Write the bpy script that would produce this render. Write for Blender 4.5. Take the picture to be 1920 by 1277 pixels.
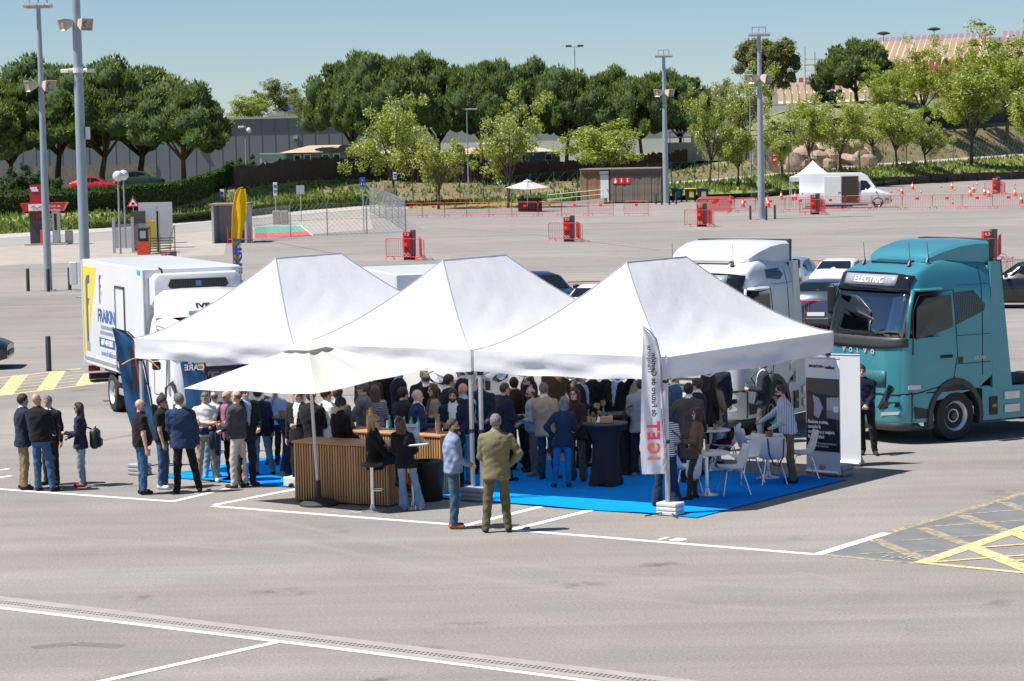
import bpy, math, random
import numpy as np
from mathutils import Vector, Matrix
R = math.radians
for o in list(bpy.data.objects): bpy.data.objects.remove(o)
sc = bpy.context.scene
COL = sc.collection
# ---------------------------------------------------------------- camera, sky, sun
FPX, YH, ROLL, H = 4900.0, 250.0, 0.022, 6.2      # focal length in photo pixels, horizon row, roll, camera height
PITCH = math.atan((638.5 - YH) / FPX)
cam = bpy.data.cameras.new('camera'); camo = bpy.data.objects.new('camera', cam); COL.objects.link(camo)
cam.sensor_width = 36.0; cam.lens = 36.0 * FPX / 1920.0; cam.clip_start = 0.5; cam.clip_end = 5000
_fw = Vector((0, math.cos(PITCH), -math.sin(PITCH)))
_up0 = Vector((0, math.sin(PITCH), math.cos(PITCH))); _rt0 = Vector((1, 0, 0))
_rt = _rt0 * math.cos(ROLL) + _up0 * math.sin(-ROLL)
_up = _up0 * math.cos(ROLL) + _rt0 * math.sin(ROLL)
camo.matrix_world = Matrix(((_rt.x, _up.x, -_fw.x, 0), (_rt.y, _up.y, -_fw.y, 0), (_rt.z, _up.z, -_fw.z, H), (0, 0, 0, 1)))
sc.camera = camo
SUN_AZ = Vector((-1.0, -0.24)).normalized(); SUN_EL = R(60)
w = bpy.data.worlds.new('World'); sc.world = w; w.use_nodes = True
_nt = w.node_tree; _bg = _nt.nodes['Background']
_sky = _nt.nodes.new('ShaderNodeTexSky'); _sky.sky_type = 'NISHITA'; _sky.sun_disc = False
_sky.sun_elevation = SUN_EL; _sky.sun_rotation = math.atan2(SUN_AZ.x, SUN_AZ.y)
_sky.altitude = 50; _sky.air_density = 0.8; _sky.dust_density = 0.0; _sky.ozone_density = 7.0
_nt.links.new(_sky.outputs[0], _bg.inputs[0]); _bg.inputs[1].default_value = 0.061
sun = bpy.data.lights.new('sun', 'SUN'); sun.energy = 4.6; sun.angle = R(0.5); sun.color = (1.0, 0.955, 0.89)
suno = bpy.data.objects.new('sun', sun); COL.objects.link(suno)
_sd = Vector((SUN_AZ.x * math.cos(SUN_EL), SUN_AZ.y * math.cos(SUN_EL), math.sin(SUN_EL)))
suno.rotation_euler = (-_sd).to_track_quat('-Z', 'Y').to_euler(); suno.location = (-30, -10, 60)
sc.view_settings.view_transform = 'Standard'; sc.view_settings.look = 'None'
sc.view_settings.exposure = 0.68; sc.view_settings.gamma = 1.0
sc.cycles.max_bounces = 6; sc.cycles.transparent_max_bounces = 12
# ---------------------------------------------------------------- measuring: photo pixel -> point of the place at height z
def P(px, py, z=0.0):
 d = _fw * FPX + _rt * (px - 960.0) - _up * (py - 638.5)
 t = (z - H) / d.z
 p = Vector((0, 0, H)) + d * t
 return Vector((p.x, p.y, z))
def D(px, py, dist):                                   # the point on that ray at depth Y
 d = _fw * FPX + _rt * (px - 960.0) - _up * (py - 638.5)
 return Vector((0, 0, H)) + d * (dist / d.y)
def V3(p, z): return Vector((p[0], p[1], z))
U = Vector((math.sin(R(34.5)), math.cos(R(34.5)), 0))     # bay lines run away from the lane
W = Vector((math.cos(R(34.5)), -math.sin(R(34.5)), 0))    # the lane
# ---------------------------------------------------------------- materials
MATS = {}
def mat(name, col, rough=0.6, metal=0.0, var=0.0, scale=6.0, bump=0.0, bscale=None, spec=0.5, coat=0.0, trans=0.0, alpha=1.0, col2=None, emis=None, sheen=0.0, detail=4.0, thin=False):
 if name in MATS: return MATS[name]
 m = bpy.data.materials.new(name); m.use_nodes = True
 nt = m.node_tree; b = nt.nodes['Principled BSDF']
 c = (col[0], col[1], col[2], 1)
 b.inputs['Base Color'].default_value = c
 b.inputs['Roughness'].default_value = rough; b.inputs['Metallic'].default_value = metal
 b.inputs['Specular IOR Level'].default_value = spec
 if coat: b.inputs['Coat Weight'].default_value = coat; b.inputs['Coat Roughness'].default_value = 0.04
 if trans: b.inputs['Transmission Weight'].default_value = trans
 if sheen: b.inputs['Sheen Weight'].default_value = sheen
 if alpha < 1: b.inputs['Alpha'].default_value = alpha
 if emis: b.inputs['Emission Color'].default_value = c; b.inputs['Emission Strength'].default_value = emis
 if var or bump or col2:
  tc = nt.nodes.new('ShaderNodeTexCoord')
  n = nt.nodes.new('ShaderNodeTexNoise'); n.inputs['Scale'].default_value = scale; n.inputs['Detail'].default_value = detail
  nt.links.new(tc.outputs['Object'], n.inputs['Vector'])
  if var or col2:
   mr = nt.nodes.new('ShaderNodeMix'); mr.data_type = 'RGBA'
   k2 = col2 if col2 else tuple(min(1, x * (1 + var)) for x in col)
   k1 = col if col2 else tuple(x * (1 - var) for x in col)
   mr.inputs['A'].default_value = (*k1, 1); mr.inputs['B'].default_value = (*k2, 1)
   cr = nt.nodes.new('ShaderNodeMapRange'); cr.inputs['From Min'].default_value = 0.32; cr.inputs['From Max'].default_value = 0.68
   nt.links.new(n.outputs['Fac'], cr.inputs['Value']); nt.links.new(cr.outputs[0], mr.inputs['Factor'])
   nt.links.new(mr.outputs['Result'], b.inputs['Base Color'])
  if bump:
   n2 = n
   if bscale:
    n2 = nt.nodes.new('ShaderNodeTexNoise'); n2.inputs['Scale'].default_value = bscale; n2.inputs['Detail'].default_value = 3
    nt.links.new(tc.outputs['Object'], n2.inputs['Vector'])
   bp = nt.nodes.new('ShaderNodeBump'); bp.inputs['Strength'].default_value = min(1, bump); bp.inputs['Distance'].default_value = 0.02
   nt.links.new(n2.outputs['Fac'], bp.inputs['Height']); nt.links.new(bp.outputs[0], b.inputs['Normal'])
 MATS[name] = m
 return m
def leafmat(name, col, col2, transl=0.35):
 if name in MATS: return MATS[name]
 m = bpy.data.materials.new(name); m.use_nodes = True; nt = m.node_tree
 b = nt.nodes['Principled BSDF']; b.inputs['Roughness'].default_value = 0.55; b.inputs['Specular IOR Level'].default_value = 0.3
 gi = nt.nodes.new('ShaderNodeNewGeometry'); mx = nt.nodes.new('ShaderNodeMix'); mx.data_type = 'RGBA'
 mx.inputs['A'].default_value = (*col, 1); mx.inputs['B'].default_value = (*col2, 1)
 nt.links.new(gi.outputs['Random Per Island'], mx.inputs['Factor']); nt.links.new(mx.outputs['Result'], b.inputs['Base Color'])
 tr = nt.nodes.new('ShaderNodeBsdfTranslucent'); nt.links.new(mx.outputs['Result'], tr.inputs['Color'])
 ms = nt.nodes.new('ShaderNodeMixShader'); ms.inputs[0].default_value = transl
 nt.links.new(b.outputs[0], ms.inputs[1]); nt.links.new(tr.outputs[0], ms.inputs[2])
 nt.links.new(ms.outputs[0], nt.nodes['Material Output'].inputs[0])
 MATS[name] = m; return m
# ---------------------------------------------------------------- mesh collecting
class MB:
 def __init__(s): s.v = []; s.f = []; s.m = []; s.cm = 0
 def add(s, vs, fs, m=None):
  o = len(s.v); s.v.extend([tuple(p) for p in vs]); k = s.cm if m is None else m
  for f in fs: s.f.append(tuple(i + o for i in f)); s.m.append(k)
  return s
 def hexa(s, p, m=None):                                # 8 corners: bottom 4 ccw, top 4 ccw
  return s.add(p, [(3, 2, 1, 0), (4, 5, 6, 7), (0, 1, 5, 4), (1, 2, 6, 5), (2, 3, 7, 6), (3, 0, 4, 7)], m)
 def box(s, c, d, rz=0, m=None, M=None, ch=0):
  x, y, z = d[0] / 2, d[1] / 2, d[2] / 2
  if ch:                                             # chamfered in plan and height
   s0 = len(s.v)
   e = ch; ring = [(-x + e, -y), (x - e, -y), (x, -y + e), (x, y - e), (x - e, y), (-x + e, y), (-x, y - e), (-x, -y + e)]
   rin = [(-x + e, -y + e), (x - e, -y + e), (x - e, -y + e), (x - e, y - e), (x - e, y - e), (-x + e, y - e), (-x + e, y - e), (-x + e, -y + e)]
   rows = [[(a, b, -z) for a, b in rin], [(a, b, -z + e) for a, b in ring], [(a, b, z - e) for a, b in ring], [(a, b, z) for a, b in rin]]
   pts = [q for r_ in rows for q in r_]; fs = []
   for i in range(3):
    for j in range(8): fs.append((i * 8 + j, i * 8 + (j + 1) % 8, i * 8 + 8 + (j + 1) % 8, i * 8 + 8 + j))
   fs.append((24, 26, 28, 30)); fs.append((6, 4, 2, 0))
  else:
   pts = [(-x, -y, -z), (x, -y, -z), (x, y, -z), (-x, y, -z), (-x, -y, z), (x, -y, z), (x, y, z), (-x, y, z)]
   fs = [(3, 2, 1, 0), (4, 5, 6, 7), (0, 1, 5, 4), (1, 2, 6, 5), (2, 3, 7, 6), (3, 0, 4, 7)]
  if M is None:
   ca, sa = math.cos(rz), math.sin(rz)
   pts = [(c[0] + a * ca - b * sa, c[1] + a * sa + b * ca, c[2] + h) for a, b, h in pts]
  else: pts = [M @ (Vector(q) + Vector(c)) for q in pts]
  return s.add(pts, fs, m)
 def cyl(s, p0, p1, r0, r1=None, n=10, caps=True, m=None):
  p0 = Vector(p0); p1 = Vector(p1); r1 = r0 if r1 is None else r1
  d = (p1 - p0)
  if d.length < 1e-6: return s
  d.normalize(); a = d.orthogonal().normalized(); b = d.cross(a)
  if abs(d.z) > .99: a = Vector((1, 0, 0)); b = d.cross(a).normalized(); a = b.cross(d)
  vs = [];
  for p, r in ((p0, r0), (p1, r1)):
   for i in range(n):
    t = 2 * math.pi * i / n; vs.append(p + a * (r * math.cos(t)) + b * (r * math.sin(t)))
  fs = [(i, (i + 1) % n, n + (i + 1) % n, n + i) for i in range(n)]
  if caps: fs += [tuple(range(n))[::-1], tuple(range(n, 2 * n))]
  return s.add(vs, fs, m)
 def tube(s, pts, r, n=6, m=None, closed=False):
  pts = [Vector(p) for p in pts]; rr = r if isinstance(r, (list, tuple)) else [r] * len(pts); vs = []; a = None
  N = len(pts)
  for i, p in enumerate(pts):
   if closed: t = pts[(i + 1) % N] - pts[i - 1]
   else: t = pts[min(i + 1, N - 1)] - pts[max(i - 1, 0)]
   t.normalize()
   if a is None: a = t.orthogonal().normalized()
   a = (a - t * a.dot(t))
   if a.length < 1e-5: a = t.orthogonal()
   a.normalize(); b = t.cross(a)
   for k in range(n):
    q = 2 * math.pi * k / n; vs.append(p + (a * math.cos(q) + b * math.sin(q)) * rr[i])
  fs = []
  for i in range(N if closed else N - 1):
   j = (i + 1) % N
   for k in range(n): fs.append((i * n + k, i * n + (k + 1) % n, j * n + (k + 1) % n, j * n + k))
  if not closed: fs += [tuple(range(n))[::-1], tuple(range((N - 1) * n, N * n))]
  return s.add(vs, fs, m)
 def loft(s, rings, caps=True, m=None, closed=True):
  n = len(rings[0]); vs = [p for r in rings for p in r]; fs = []
  for i in range(len(rings) - 1):
   for k in range(n if closed else n - 1): fs.append((i * n + k, i * n + (k + 1) % n, (i + 1) * n + (k + 1) % n, (i + 1) * n + k))
  if caps and closed: fs += [tuple(range(n))[::-1], tuple(range((len(rings) - 1) * n, len(rings) * n))]
  return s.add(vs, fs, m)
 def lathe(s, c, prof, n=16, m=None, caps=True):
  rings = [[(c[0] + r * math.cos(2 * math.pi * k / n), c[1] + r * math.sin(2 * math.pi * k / n), c[2] + z) for k in range(n)] for r, z in prof]
  return s.loft(rings, caps, m)
 def ell(s, c, r, n=10, k=7, m=None):
  prof = []
  rings = [[(c[0] + r[0] * math.sin(math.pi * (i + .02) / (k + .04)) * math.cos(2 * math.pi * j / n), c[1] + r[1] * math.sin(math.pi * (i + .02) / (k + .04)) * math.sin(2 * math.pi * j / n), c[2] - r[2] * math.cos(math.pi * i / k)) for j in range(n)] for i in range(k + 1)]
  return s.loft(rings, True, m)
 def prism(s, poly, a, b, axis='z', m=None):            # polygon extruded between a and b along an axis
  def q(u, v, t): return (u, v, t) if axis == 'z' else ((t, u, v) if axis == 'x' else (u, t, v))
  n = len(poly); vs = [q(u, v, a) for u, v in poly] + [q(u, v, b) for u, v in poly]
  fs = [tuple(range(n))[::-1], tuple(range(n, 2 * n))] + [(i, (i + 1) % n, n + (i + 1) % n, n + i) for i in range(n)]
  return s.add(vs, fs, m)
 def quad(s, a, b, c, d, m=None): return s.add([a, b, c, d], [(0, 1, 2, 3)], m)
 def build(s, name, mats, parent=None, smooth=False, loc=None, fixn=True, angle=None):
  me = bpy.data.meshes.new(name)
  me.from_pydata(s.v, [], s.f)
  if not isinstance(mats, (list, tuple)): mats = [mats]
  for k in mats: me.materials.append(k)
  if len(mats) > 1: me.polygons.foreach_set('material_index', s.m)
  if fixn:
   import bmesh
   bm = bmesh.new(); bm.from_mesh(me); bmesh.ops.recalc_face_normals(bm, faces=bm.faces[:]); bm.to_mesh(me); bm.free()
  if smooth:
   me.polygons.foreach_set('use_smooth', [True] * len(me.polygons))
   if angle: me.set_sharp_from_angle(angle=R(angle))
  me.update()
  o = bpy.data.objects.new(name, me); COL.objects.link(o)
  if parent: o.parent = parent
  if loc: o.location = loc
  return o
def tag(o, label=None, cat=None, group=None, kind=None):
 if label: o['label'] = label
 if cat: o['category'] = cat
 if group: o['group'] = group
 if kind: o['kind'] = kind
 return o
def thing(name, label, cat, loc=(0, 0, 0), rz=0, group=None):
 o = bpy.data.objects.new(name, None); COL.objects.link(o); o.empty_display_size = .2
 o.location = loc; o.rotation_euler = (0, 0, rz)
 return tag(o, label, cat, group)
def copy_tree(o, parent=None, loc=None, rz=None, label=None, group=None, scale=None):
 c = o.copy(); COL.objects.link(c); c.parent = parent
 if loc is not None: c.location = loc
 if rz is not None: c.rotation_euler = (c.rotation_euler[0], c.rotation_euler[1], rz)
 if scale is not None: c.scale = scale if hasattr(scale, '__len__') else (scale,) * 3
 if label: c['label'] = label
 if group: c['group'] = group
 for ch in KIDS.get(o.name, o.children): copy_tree(ch, c)
 return c
KIDS = {}
def freeze(o):                                            # remember the parts of a thing that will be copied
 KIDS[o.name] = list(o.children)
 for c in o.children: freeze(c)
 return o
def strip_uv(o): return o
def text_mesh(name, body, size, m, parent, M, align='CENTER', bold=0.0, sx=1.0, ext=0.002, shear=0.0, space=1.0, mirror=False):
 cu = bpy.data.curves.new(name, 'FONT'); cu.body = body; cu.size = size; cu.align_x = align; cu.align_y = 'CENTER'
 cu.extrude = ext; cu.offset = bold; cu.shear = shear; cu.space_character = space; cu.resolution_u = 3
 t = bpy.data.objects.new(name, cu); COL.objects.link(t)
 dg = bpy.context.evaluated_depsgraph_get(); me = bpy.data.meshes.new_from_object(t.evaluated_get(dg))
 bpy.data.objects.remove(t); bpy.data.curves.remove(cu)
 me.name = name; me.materials.clear(); me.materials.append(m)
 S = Matrix.Diagonal((-sx if mirror else sx, 1, 1, 1)); me.transform(M @ S)
 o = bpy.data.objects.new(name, me); COL.objects.link(o)
 if parent: o.parent = parent
 return o
def frame(o, x, y):                                       # matrix whose local x and y run along the given directions
 x = Vector(x).normalized(); y = Vector(y); y = (y - x * y.dot(x)).normalized(); z = x.cross(y)
 return Matrix(((x.x, y.x, z.x, o[0]), (x.y, y.y, z.y, o[1]), (x.z, y.z, z.z, o[2]), (0, 0, 0, 1)))
rng = random.Random(7)
# ================================================================ GROUND
def asphalt_mat():
 m = bpy.data.materials.new('asphalt'); m.use_nodes = True; nt = m.node_tree; b = nt.nodes['Principled BSDF']
 N = nt.nodes.new; L = nt.links.new
 tc = N('ShaderNodeTexCoord')
 def noise(scale, detail=4, vec=None, rough=.55):
  n = N('ShaderNodeTexNoise'); n.inputs['Scale'].default_value = scale; n.inputs['Detail'].default_value = detail; n.inputs['Roughness'].default_value = rough
  L(vec if vec else tc.outputs['Object'], n.inputs['Vector']); return n.outputs['Fac']
 def rng_(v, a, b_, c, d):
  r = N('ShaderNodeMapRange'); r.inputs[1].default_value = a; r.inputs[2].default_value = b_; r.inputs[3].default_value = c; r.inputs[4].default_value = d; L(v, r.inputs[0]); return r.outputs[0]
 def mul(a, b_):
  k = N('ShaderNodeMath'); k.operation = 'MULTIPLY'; L(a, k.inputs[0]); L(b_, k.inputs[1]); return k.outputs[0]
 mp = N('ShaderNodeMapping'); mp.inputs['Rotation'].default_value = (0, 0, R(28)); mp.inputs['Scale'].default_value = (0.05, 0.9, 1); L(tc.outputs['Object'], mp.inputs['Vector'])
 mp2 = N('ShaderNodeMapping'); mp2.inputs['Rotation'].default_value = (0, 0, R(-12)); mp2.inputs['Scale'].default_value = (0.03, 0.5, 1); L(tc.outputs['Object'], mp2.inputs['Vector'])
 f = rng_(noise(0.07, 3), .3, .7, .86, 1.12)
 f = mul(f, rng_(noise(0.8, 5), .3, .7, .95, 1.05))
 f = mul(f, rng_(noise(1.1, 4, mp.outputs[0]), .3, .75, .88, 1.12))
 f = mul(f, rng_(noise(1.6, 4, mp2.outputs[0]), .3, .75, .90, 1.10))
 f = mul(f, rng_(noise(26, 2),   .25, .75, .74, 1.24))
 f = mul(f, rng_(noise(75, 1), .25, .75, .84, 1.16))
 # oil spots
 vz = N('ShaderNodeTexVoronoi'); vz.inputs['Scale'].default_value = 0.42; L(tc.outputs['Object'], vz.inputs['Vector'])
 sp = mul(rng_(vz.outputs['Distance'], .05, .22, 1, 0), rng_(noise(2.3, 3), .48, .60, 0, .42))
 inv = N('ShaderNodeMath'); inv.operation = 'SUBTRACT'; inv.inputs[0].default_value = 1; L(sp, inv.inputs[1])
 f = mul(f, inv.outputs[0])
 mx = N('ShaderNodeMix'); mx.data_type = 'RGBA'; mx.inputs['A'].default_value = (.264, .251, .235, 1); mx.inputs['B'].default_value = (.270, .246, .224, 1); L(rng_(noise(.2, 3), .35, .65, 0, 1), mx.inputs['Factor'])
 vm = N('ShaderNodeVectorMath'); vm.operation = 'SCALE'; L(mx.outputs['Result'], vm.inputs[0]); L(f, vm.inputs['Scale']); L(vm.outputs[0], b.inputs['Base Color'])
 b.inputs['Roughness'].default_value = .85; b.inputs['Specular IOR Level'].default_value = .25
 bp = N('ShaderNodeBump'); bp.inputs['Strength'].default_value = .5; bp.inputs['Distance'].default_value = .01; L(noise(60, 2), bp.inputs['Height']); L(bp.outputs[0], b.inputs['Normal'])
 return m
ASPH = asphalt_mat()
def worn(name, col, under, amount=.5, scale=9, rough=.7):    # paint worn through to the ground
 m = bpy.data.materials.new(name); m.use_nodes = True; nt = m.node_tree; b = nt.nodes['Principled BSDF']; N = nt.nodes.new; L = nt.links.new
 tc = N('ShaderNodeTexCoord'); n = N('ShaderNodeTexNoise'); n.inputs['Scale'].default_value = scale; n.inputs['Detail'].default_value = 8; n.inputs['Roughness'].default_value = .7
 L(tc.outputs['Object'], n.inputs['Vector']); r = N('ShaderNodeMapRange'); r.inputs[1].default_value = amount - .06; r.inputs[2].default_value = amount + .06; L(n.outputs['Fac'], r.inputs[0])
 mx = N('ShaderNodeMix'); mx.data_type = 'RGBA'; mx.inputs['A'].default_value = (*col, 1); mx.inputs['B'].default_value = (*under, 1); L(r.outputs[0], mx.inputs['Factor'])
 n2 = N('ShaderNodeTexNoise'); n2.inputs['Scale'].default_value = 3; n2.inputs['Detail'].default_value = 5; L(tc.outputs['Object'], n2.inputs['Vector'])
 r2 = N('ShaderNodeMapRange'); r2.inputs[1].default_value = .3; r2.inputs[2].default_value = .7; r2.inputs[3].default_value = .88; r2.inputs[4].default_value = 1.05; L(n2.outputs['Fac'], r2.inputs[0])
 vm = N('ShaderNodeVectorMath'); vm.operation = 'SCALE'; L(mx.outputs['Result'], vm.inputs[0]); L(r2.outputs[0], vm.inputs['Scale']); L(vm.outputs[0], b.inputs['Base Color'])
 b.inputs['Roughness'].default_value = rough; return m
A0 = (.26, .243, .222)
WPAINT = worn('white_road_paint', (.78, .77, .74), A0, .70)
WFAINT = worn('faint_white_paint', (.42, .41, .39), A0, .52)
YPAINT = worn('yellow_road_paint', (.74, .56, .27), A0, .57)
YFADED = worn('faded_yellow_paint', (.46, .37, .20), (.19, .19, .185), .50)
CONC = mat('concrete', (.36, .32, .28), .85, var=.12, scale=.7, bump=.2, bscale=30)
CONCL = mat('concrete_pale', (.42, .40, .36), .85, var=.1, scale=3, bump=.2, bscale=40)
DARKHOLE = mat('dark_gap', (.02, .018, .016), .9)
g = MB(); g.quad((-1500, -60, 0), (1500, -60, 0), (1500, 3500, 0), (-1500, 3500, 0))
tag(g.build('ground', ASPH), kind='structure')
def line(name, pts, wd, m, z=.004, lab=None):
 b = MB(); z = .0012 + z * .25
 for (a, c) in zip(pts[:-1], pts[1:]):
  a = Vector((a[0], a[1], z)); c = Vector((c[0], c[1], z)); d = (c - a).normalized(); n = Vector((-d.y, d.x, 0)) * wd / 2
  b.quad(a - n, c - n, c + n, a + n)
 return tag(b.build(name, m), kind='structure', label=lab)
# bay markings, from left to right along the lane
line('white_line', [P(-60, 913), P(320, 940)], .14, WPAINT, .004)
line('white_line', [P(322, 941), P(428, 916)], .14, WPAINT, .008)
line('white_line', [P(-40, 901), P(22, 892)], .12, WPAINT, .004)
line('white_line', [P(-40, 887), P(17, 879)], .12, WPAINT, .004)
line('white_line', [P(398, 949), P(868, 985)], .14, WPAINT, .004)
line('white_line', [P(402, 947), P(556, 917)], .14, WPAINT, .008)
line('white_line', [P(862, 988), P(1018, 949)], .15, WPAINT, .008)
line('white_line', [P(962, 994), P(1535, 1040)], .14, WPAINT, .004)
line('white_line', [P(962, 993), P(1114, 955.5)], .15, WPAINT, .008)
line('white_line', [P(1532, 1040), P(1662, 1000)], .17, WPAINT, .008)
line('white_line', [P(-30, 1136.5), P(600, 1212.5), P(1330, 1306)], .12, WPAINT, .012)
line('white_line', [P(150, 1287), P(526, 1203)], .13, WPAINT, .016)
line('white_line', [P(-20, 519), P(84, 518)], .2, WFAINT)
line('white_line', [P(640, 541), P(900, 552)], .2, WFAINT)
for nm, px, py, ang in (('1', 1243, 1010, 0), ('8', 1271, 1012, 0), ('1', 628, 959, 0), ('9', 663, 961, 0)):
 p = P(px, py); o = text_mesh('bay_number', nm, .42, WPAINT if px > 900 else WFAINT, None, frame((p.x, p.y, .0025), W, U) @ Matrix.Scale(.95, 4), bold=.012, ext=.0005, sx=1.15)
 tag(o, kind='structure')
# drain channel along the lane
dt = [P(-30, 1114), P(600, 1190), P(1345, 1281)]; db = [P(-30, 1134), P(600, 1210), P(1345, 1303)]
b = MB()
for i in range(2): b.quad(V3(db[i], .002), V3(db[i + 1], .002), V3(dt[i + 1], .002), V3(dt[i], .002))
dr = tag(b.build('drain_channel', mat('drain_concrete', (.335, .315, .29), .85, var=.1, scale=3, bump=.2, bscale=40)), kind='structure')
b = MB()
for seg in range(2):
 a0, a1, b0, b1 = db[seg], db[seg + 1], dt[seg], dt[seg + 1]; Ls = (a1 - a0).length; n = int(Ls / .065)
 for i in range(n):
  for row in (.36, .52):
   t = (i + (.5 if row > .4 else 0)) / n; pa = a0.lerp(a1, t); pb = b0.lerp(b1, t); c = pa.lerp(pb, row); dx = (a1 - a0).normalized(); dy = (pb - pa).normalized()
   e = .020; f = .032
   b.quad(*[V3(c + dx * (sx * e + sy * .012) + dy * (sy * f), .0034) for sx, sy in ((-1, -1), (1, -1), (1, 1), (-1, 1))])
b.build('drain_slots', mat('slot_shade', (.10, .075, .055), .9), dr)  # flat quads, their dark colour stands in for shade inside the holes
# yellow hatched zones
for a, c, wd, z in (((-20, 711), (152, 691), .16, .004), ((-20, 744), (200, 717), .16, .004)): line('yellow_hatching', [P(*a), P(*c)], wd, YPAINT, z)
for a, c in (((8, 741), (38, 704)), ((84, 732), (110, 696)), ((157, 722), (172, 700))): line('yellow_hatching', [P(*a), P(*c)], .42, YPAINT, .008)
for k in range(5): line('yellow_hatching', [P(-20, 716 + k * 5.6), P(160 + k * 6, 695.5 + k * 5.2)], .09, YPAINT, .012)
b = MB(); b.quad(*[V3(P(*q), .0016) for q in ((1545, 1040), (1725, 1056), (1990, 972), (1990, 905))])
tag(b.build('painted_patch', mat('blacked_out_paint', (.165, .17, .172), .8, var=.12, scale=2)), kind='structure')
for a, c in (((1662, 1000), (1990, 905)), ((1540, 1040), (1735, 1058))): line('yellow_hatching', [P(*a), P(*c)], .16, YFADED, .007)
for a, c in (((1640, 1012), (1735, 1050)), ((1728, 990), (1822, 1024)), ((1803, 966), (1905, 1003)), ((1882, 942), (1990, 980))): line('yellow_hatching', [P(*a), P(*c)], .22, YFADED, .011)
for a, c in (((1610, 1039), (1815, 1030)), ((1690, 1014), (1905, 1000)), ((1735, 988), (1930, 975)), ((1800, 965), (1990, 950))): line('yellow_hatching', [P(*a), P(*c)], .09, YFADED, .015)
for i, (a, c, wd) in enumerate((((1727, 1056), (1990, 967), .24), ((1727, 1056), (1990, 1081), .14), ((1822, 1026), (1990, 1094), .28), ((1745, 1055), (1990, 1036), .10), ((1830, 1028), (1990, 1016), .10), ((1880, 1054), (1990, 1046), .10), ((1903, 1000), (1990, 1036), .26))):
 line('yellow_hatching', [P(*a), P(*c)], wd, YPAINT, .018 + .004 * i)
o = text_mesh('chalk_note', 'Tolo', .34, WFAINT, None, frame(V3(P(1686, 1046), .008), W, U), bold=.004, ext=.0005); tag(o, kind='structure')
TYM = mat('tyre_scuff', (.52, .49, .46), .9, alpha=.16); TYD = mat('tyre_rub', (.06, .058, .055), .9, alpha=.16)
for i, (pts, wd, m) in enumerate((([(395, 965), (560, 1015), (760, 1060), (1000, 1100), (1300, 1135), (1560, 1150)], .22, TYM), ([(470, 965), (640, 1005), (860, 1045), (1100, 1075), (1400, 1100), (1700, 1105)], .2, TYM), ([(0, 990), (150, 1010), (330, 1022), (560, 1040)], .2, TYM), ([(1490, 1074), (1540, 1080), (1590, 1096), (1615, 1108)], .16, TYM), ([(170, 830), (330, 800), (480, 640)], .2, TYD), ([(520, 455), (640, 478), (720, 470)], .3, TYD), ([(1560, 440), (1700, 425), (1850, 428)], .3, TYD), ([(800, 425), (1000, 440), (1240, 470)], .3, TYD), ([(60, 1215), (140, 1207), (230, 1213)], .25, TYD))):
 P_ = [P(*q) for q in pts]; line('tyre_mark', [Vector(P_[max(0, min(len(P_) - 2, int(k / 6)))]).lerp(P_[min(len(P_) - 1, int(k / 6) + 1)], (k % 6) / 6) for k in range(6 * (len(P_) - 1))] + [P_[-1]], wd, m, .0015 + .0002 * i)
# faded yellow around the charging posts
for px, py in ((768, 488), (1067, 454), (1316, 427), (1528, 404), (1868, 366)):
 line('yellow_bay_line', [P(px - 45, py + 1), P(px + 75, py - 3)], .5, worn('scuffed_yellow', (.5, .40, .22), A0, .47, 2) if 'scuffed_yellow' not in bpy.data.materials else bpy.data.materials['scuffed_yellow'], .004)
# ---- concrete apron of the fuel yard, road, terrain
b = MB(); b.add([V3(P(*q), .006) for q in ((-150, 505), (60, 496), (185, 492), (420, 478), (425, 452), (700, 430), (690, 394), (560, 404), (400, 417), (200, 436), (0, 448), (-150, 455))], [tuple(range(12))])
tag(b.build('concrete_yard', CONC), kind='structure')
b = MB(); b.add([V3(P(*q), .010) for q in ((-150, 468), (0, 463), (200, 450), (400, 433), (560, 415), (720, 402), (720, 391), (560, 404), (400, 417), (200, 436), (0, 448), (-150, 455))], [tuple(range(12))])
tag(b.build('road', mat('road_pale', (.30, .29, .27), .85, var=.08, scale=.5)), kind='structure')
b = MB(); b.quad(*[V3(P(*q), .012) for q in ((478, 443), (585, 442), (563, 424), (478, 426))]); tag(b.build('green_painted_bay', worn('green_paint', (.10, .36, .27), (.45, .42, .38), .62, 1.5)), kind='structure')
b = MB(); b.quad(*[V3(P(*q), .016) for q in ((478, 446), (584, 442), (577, 434), (478, 438))]); tag(b.build('red_painted_bay', worn('red_paint', (.58, .10, .10), (.5, .42, .38), .62, 1.5)), kind='structure')
line('white_line', [P(584, 442), P(562, 423)], .25, WPAINT, .02)
COLS = [-150, 0, 200, 400, 560, 690, 780, 900, 1000, 1090, 1250, 1400, 1500, 1600, 1700, 1800, 1920, 2080]
rA = dict(zip(COLS, [455, 447, 435, 416, 403, 392, 392, 390, 388, 377, 374, 371, 362, 352, 346, 340, 336, 328]))
rB = dict(zip(COLS, [(447, .12), (439, .12), (427, .12), (408, .12), (395, .12), (385, .12), (386, .12), (383, .15), (380, .3), (370, .35), (367, .45), (362, .5), (353, .5), (343, .5), (337, .5), (331, .5), (327, .5), (319, .5)]))
rC = dict(zip(COLS, [(435, .45), (428, .45), (417, .5), (394, .8), (375, 1.0), (366, 1.0), (385, .15), (378, .3), (369, .5), (361, .8), (347, 1.2), (335, 1.5), (325, 1.7), (315, 1.85), (308, 1.95), (301, 2.05), (292, 2.2), (282, 2.3)]))
rE = dict(zip(COLS, [(405, 192), (400, 190), (393, 190), (362, 206), (339, 226), (335, 242), (343, 243), (343, 243), (341, 250), (338, 253), (322, 257), (298, 264), (268, 280), (258, 300), (250, 316), (240, 329), (228, 348), (215, 362)]))
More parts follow.
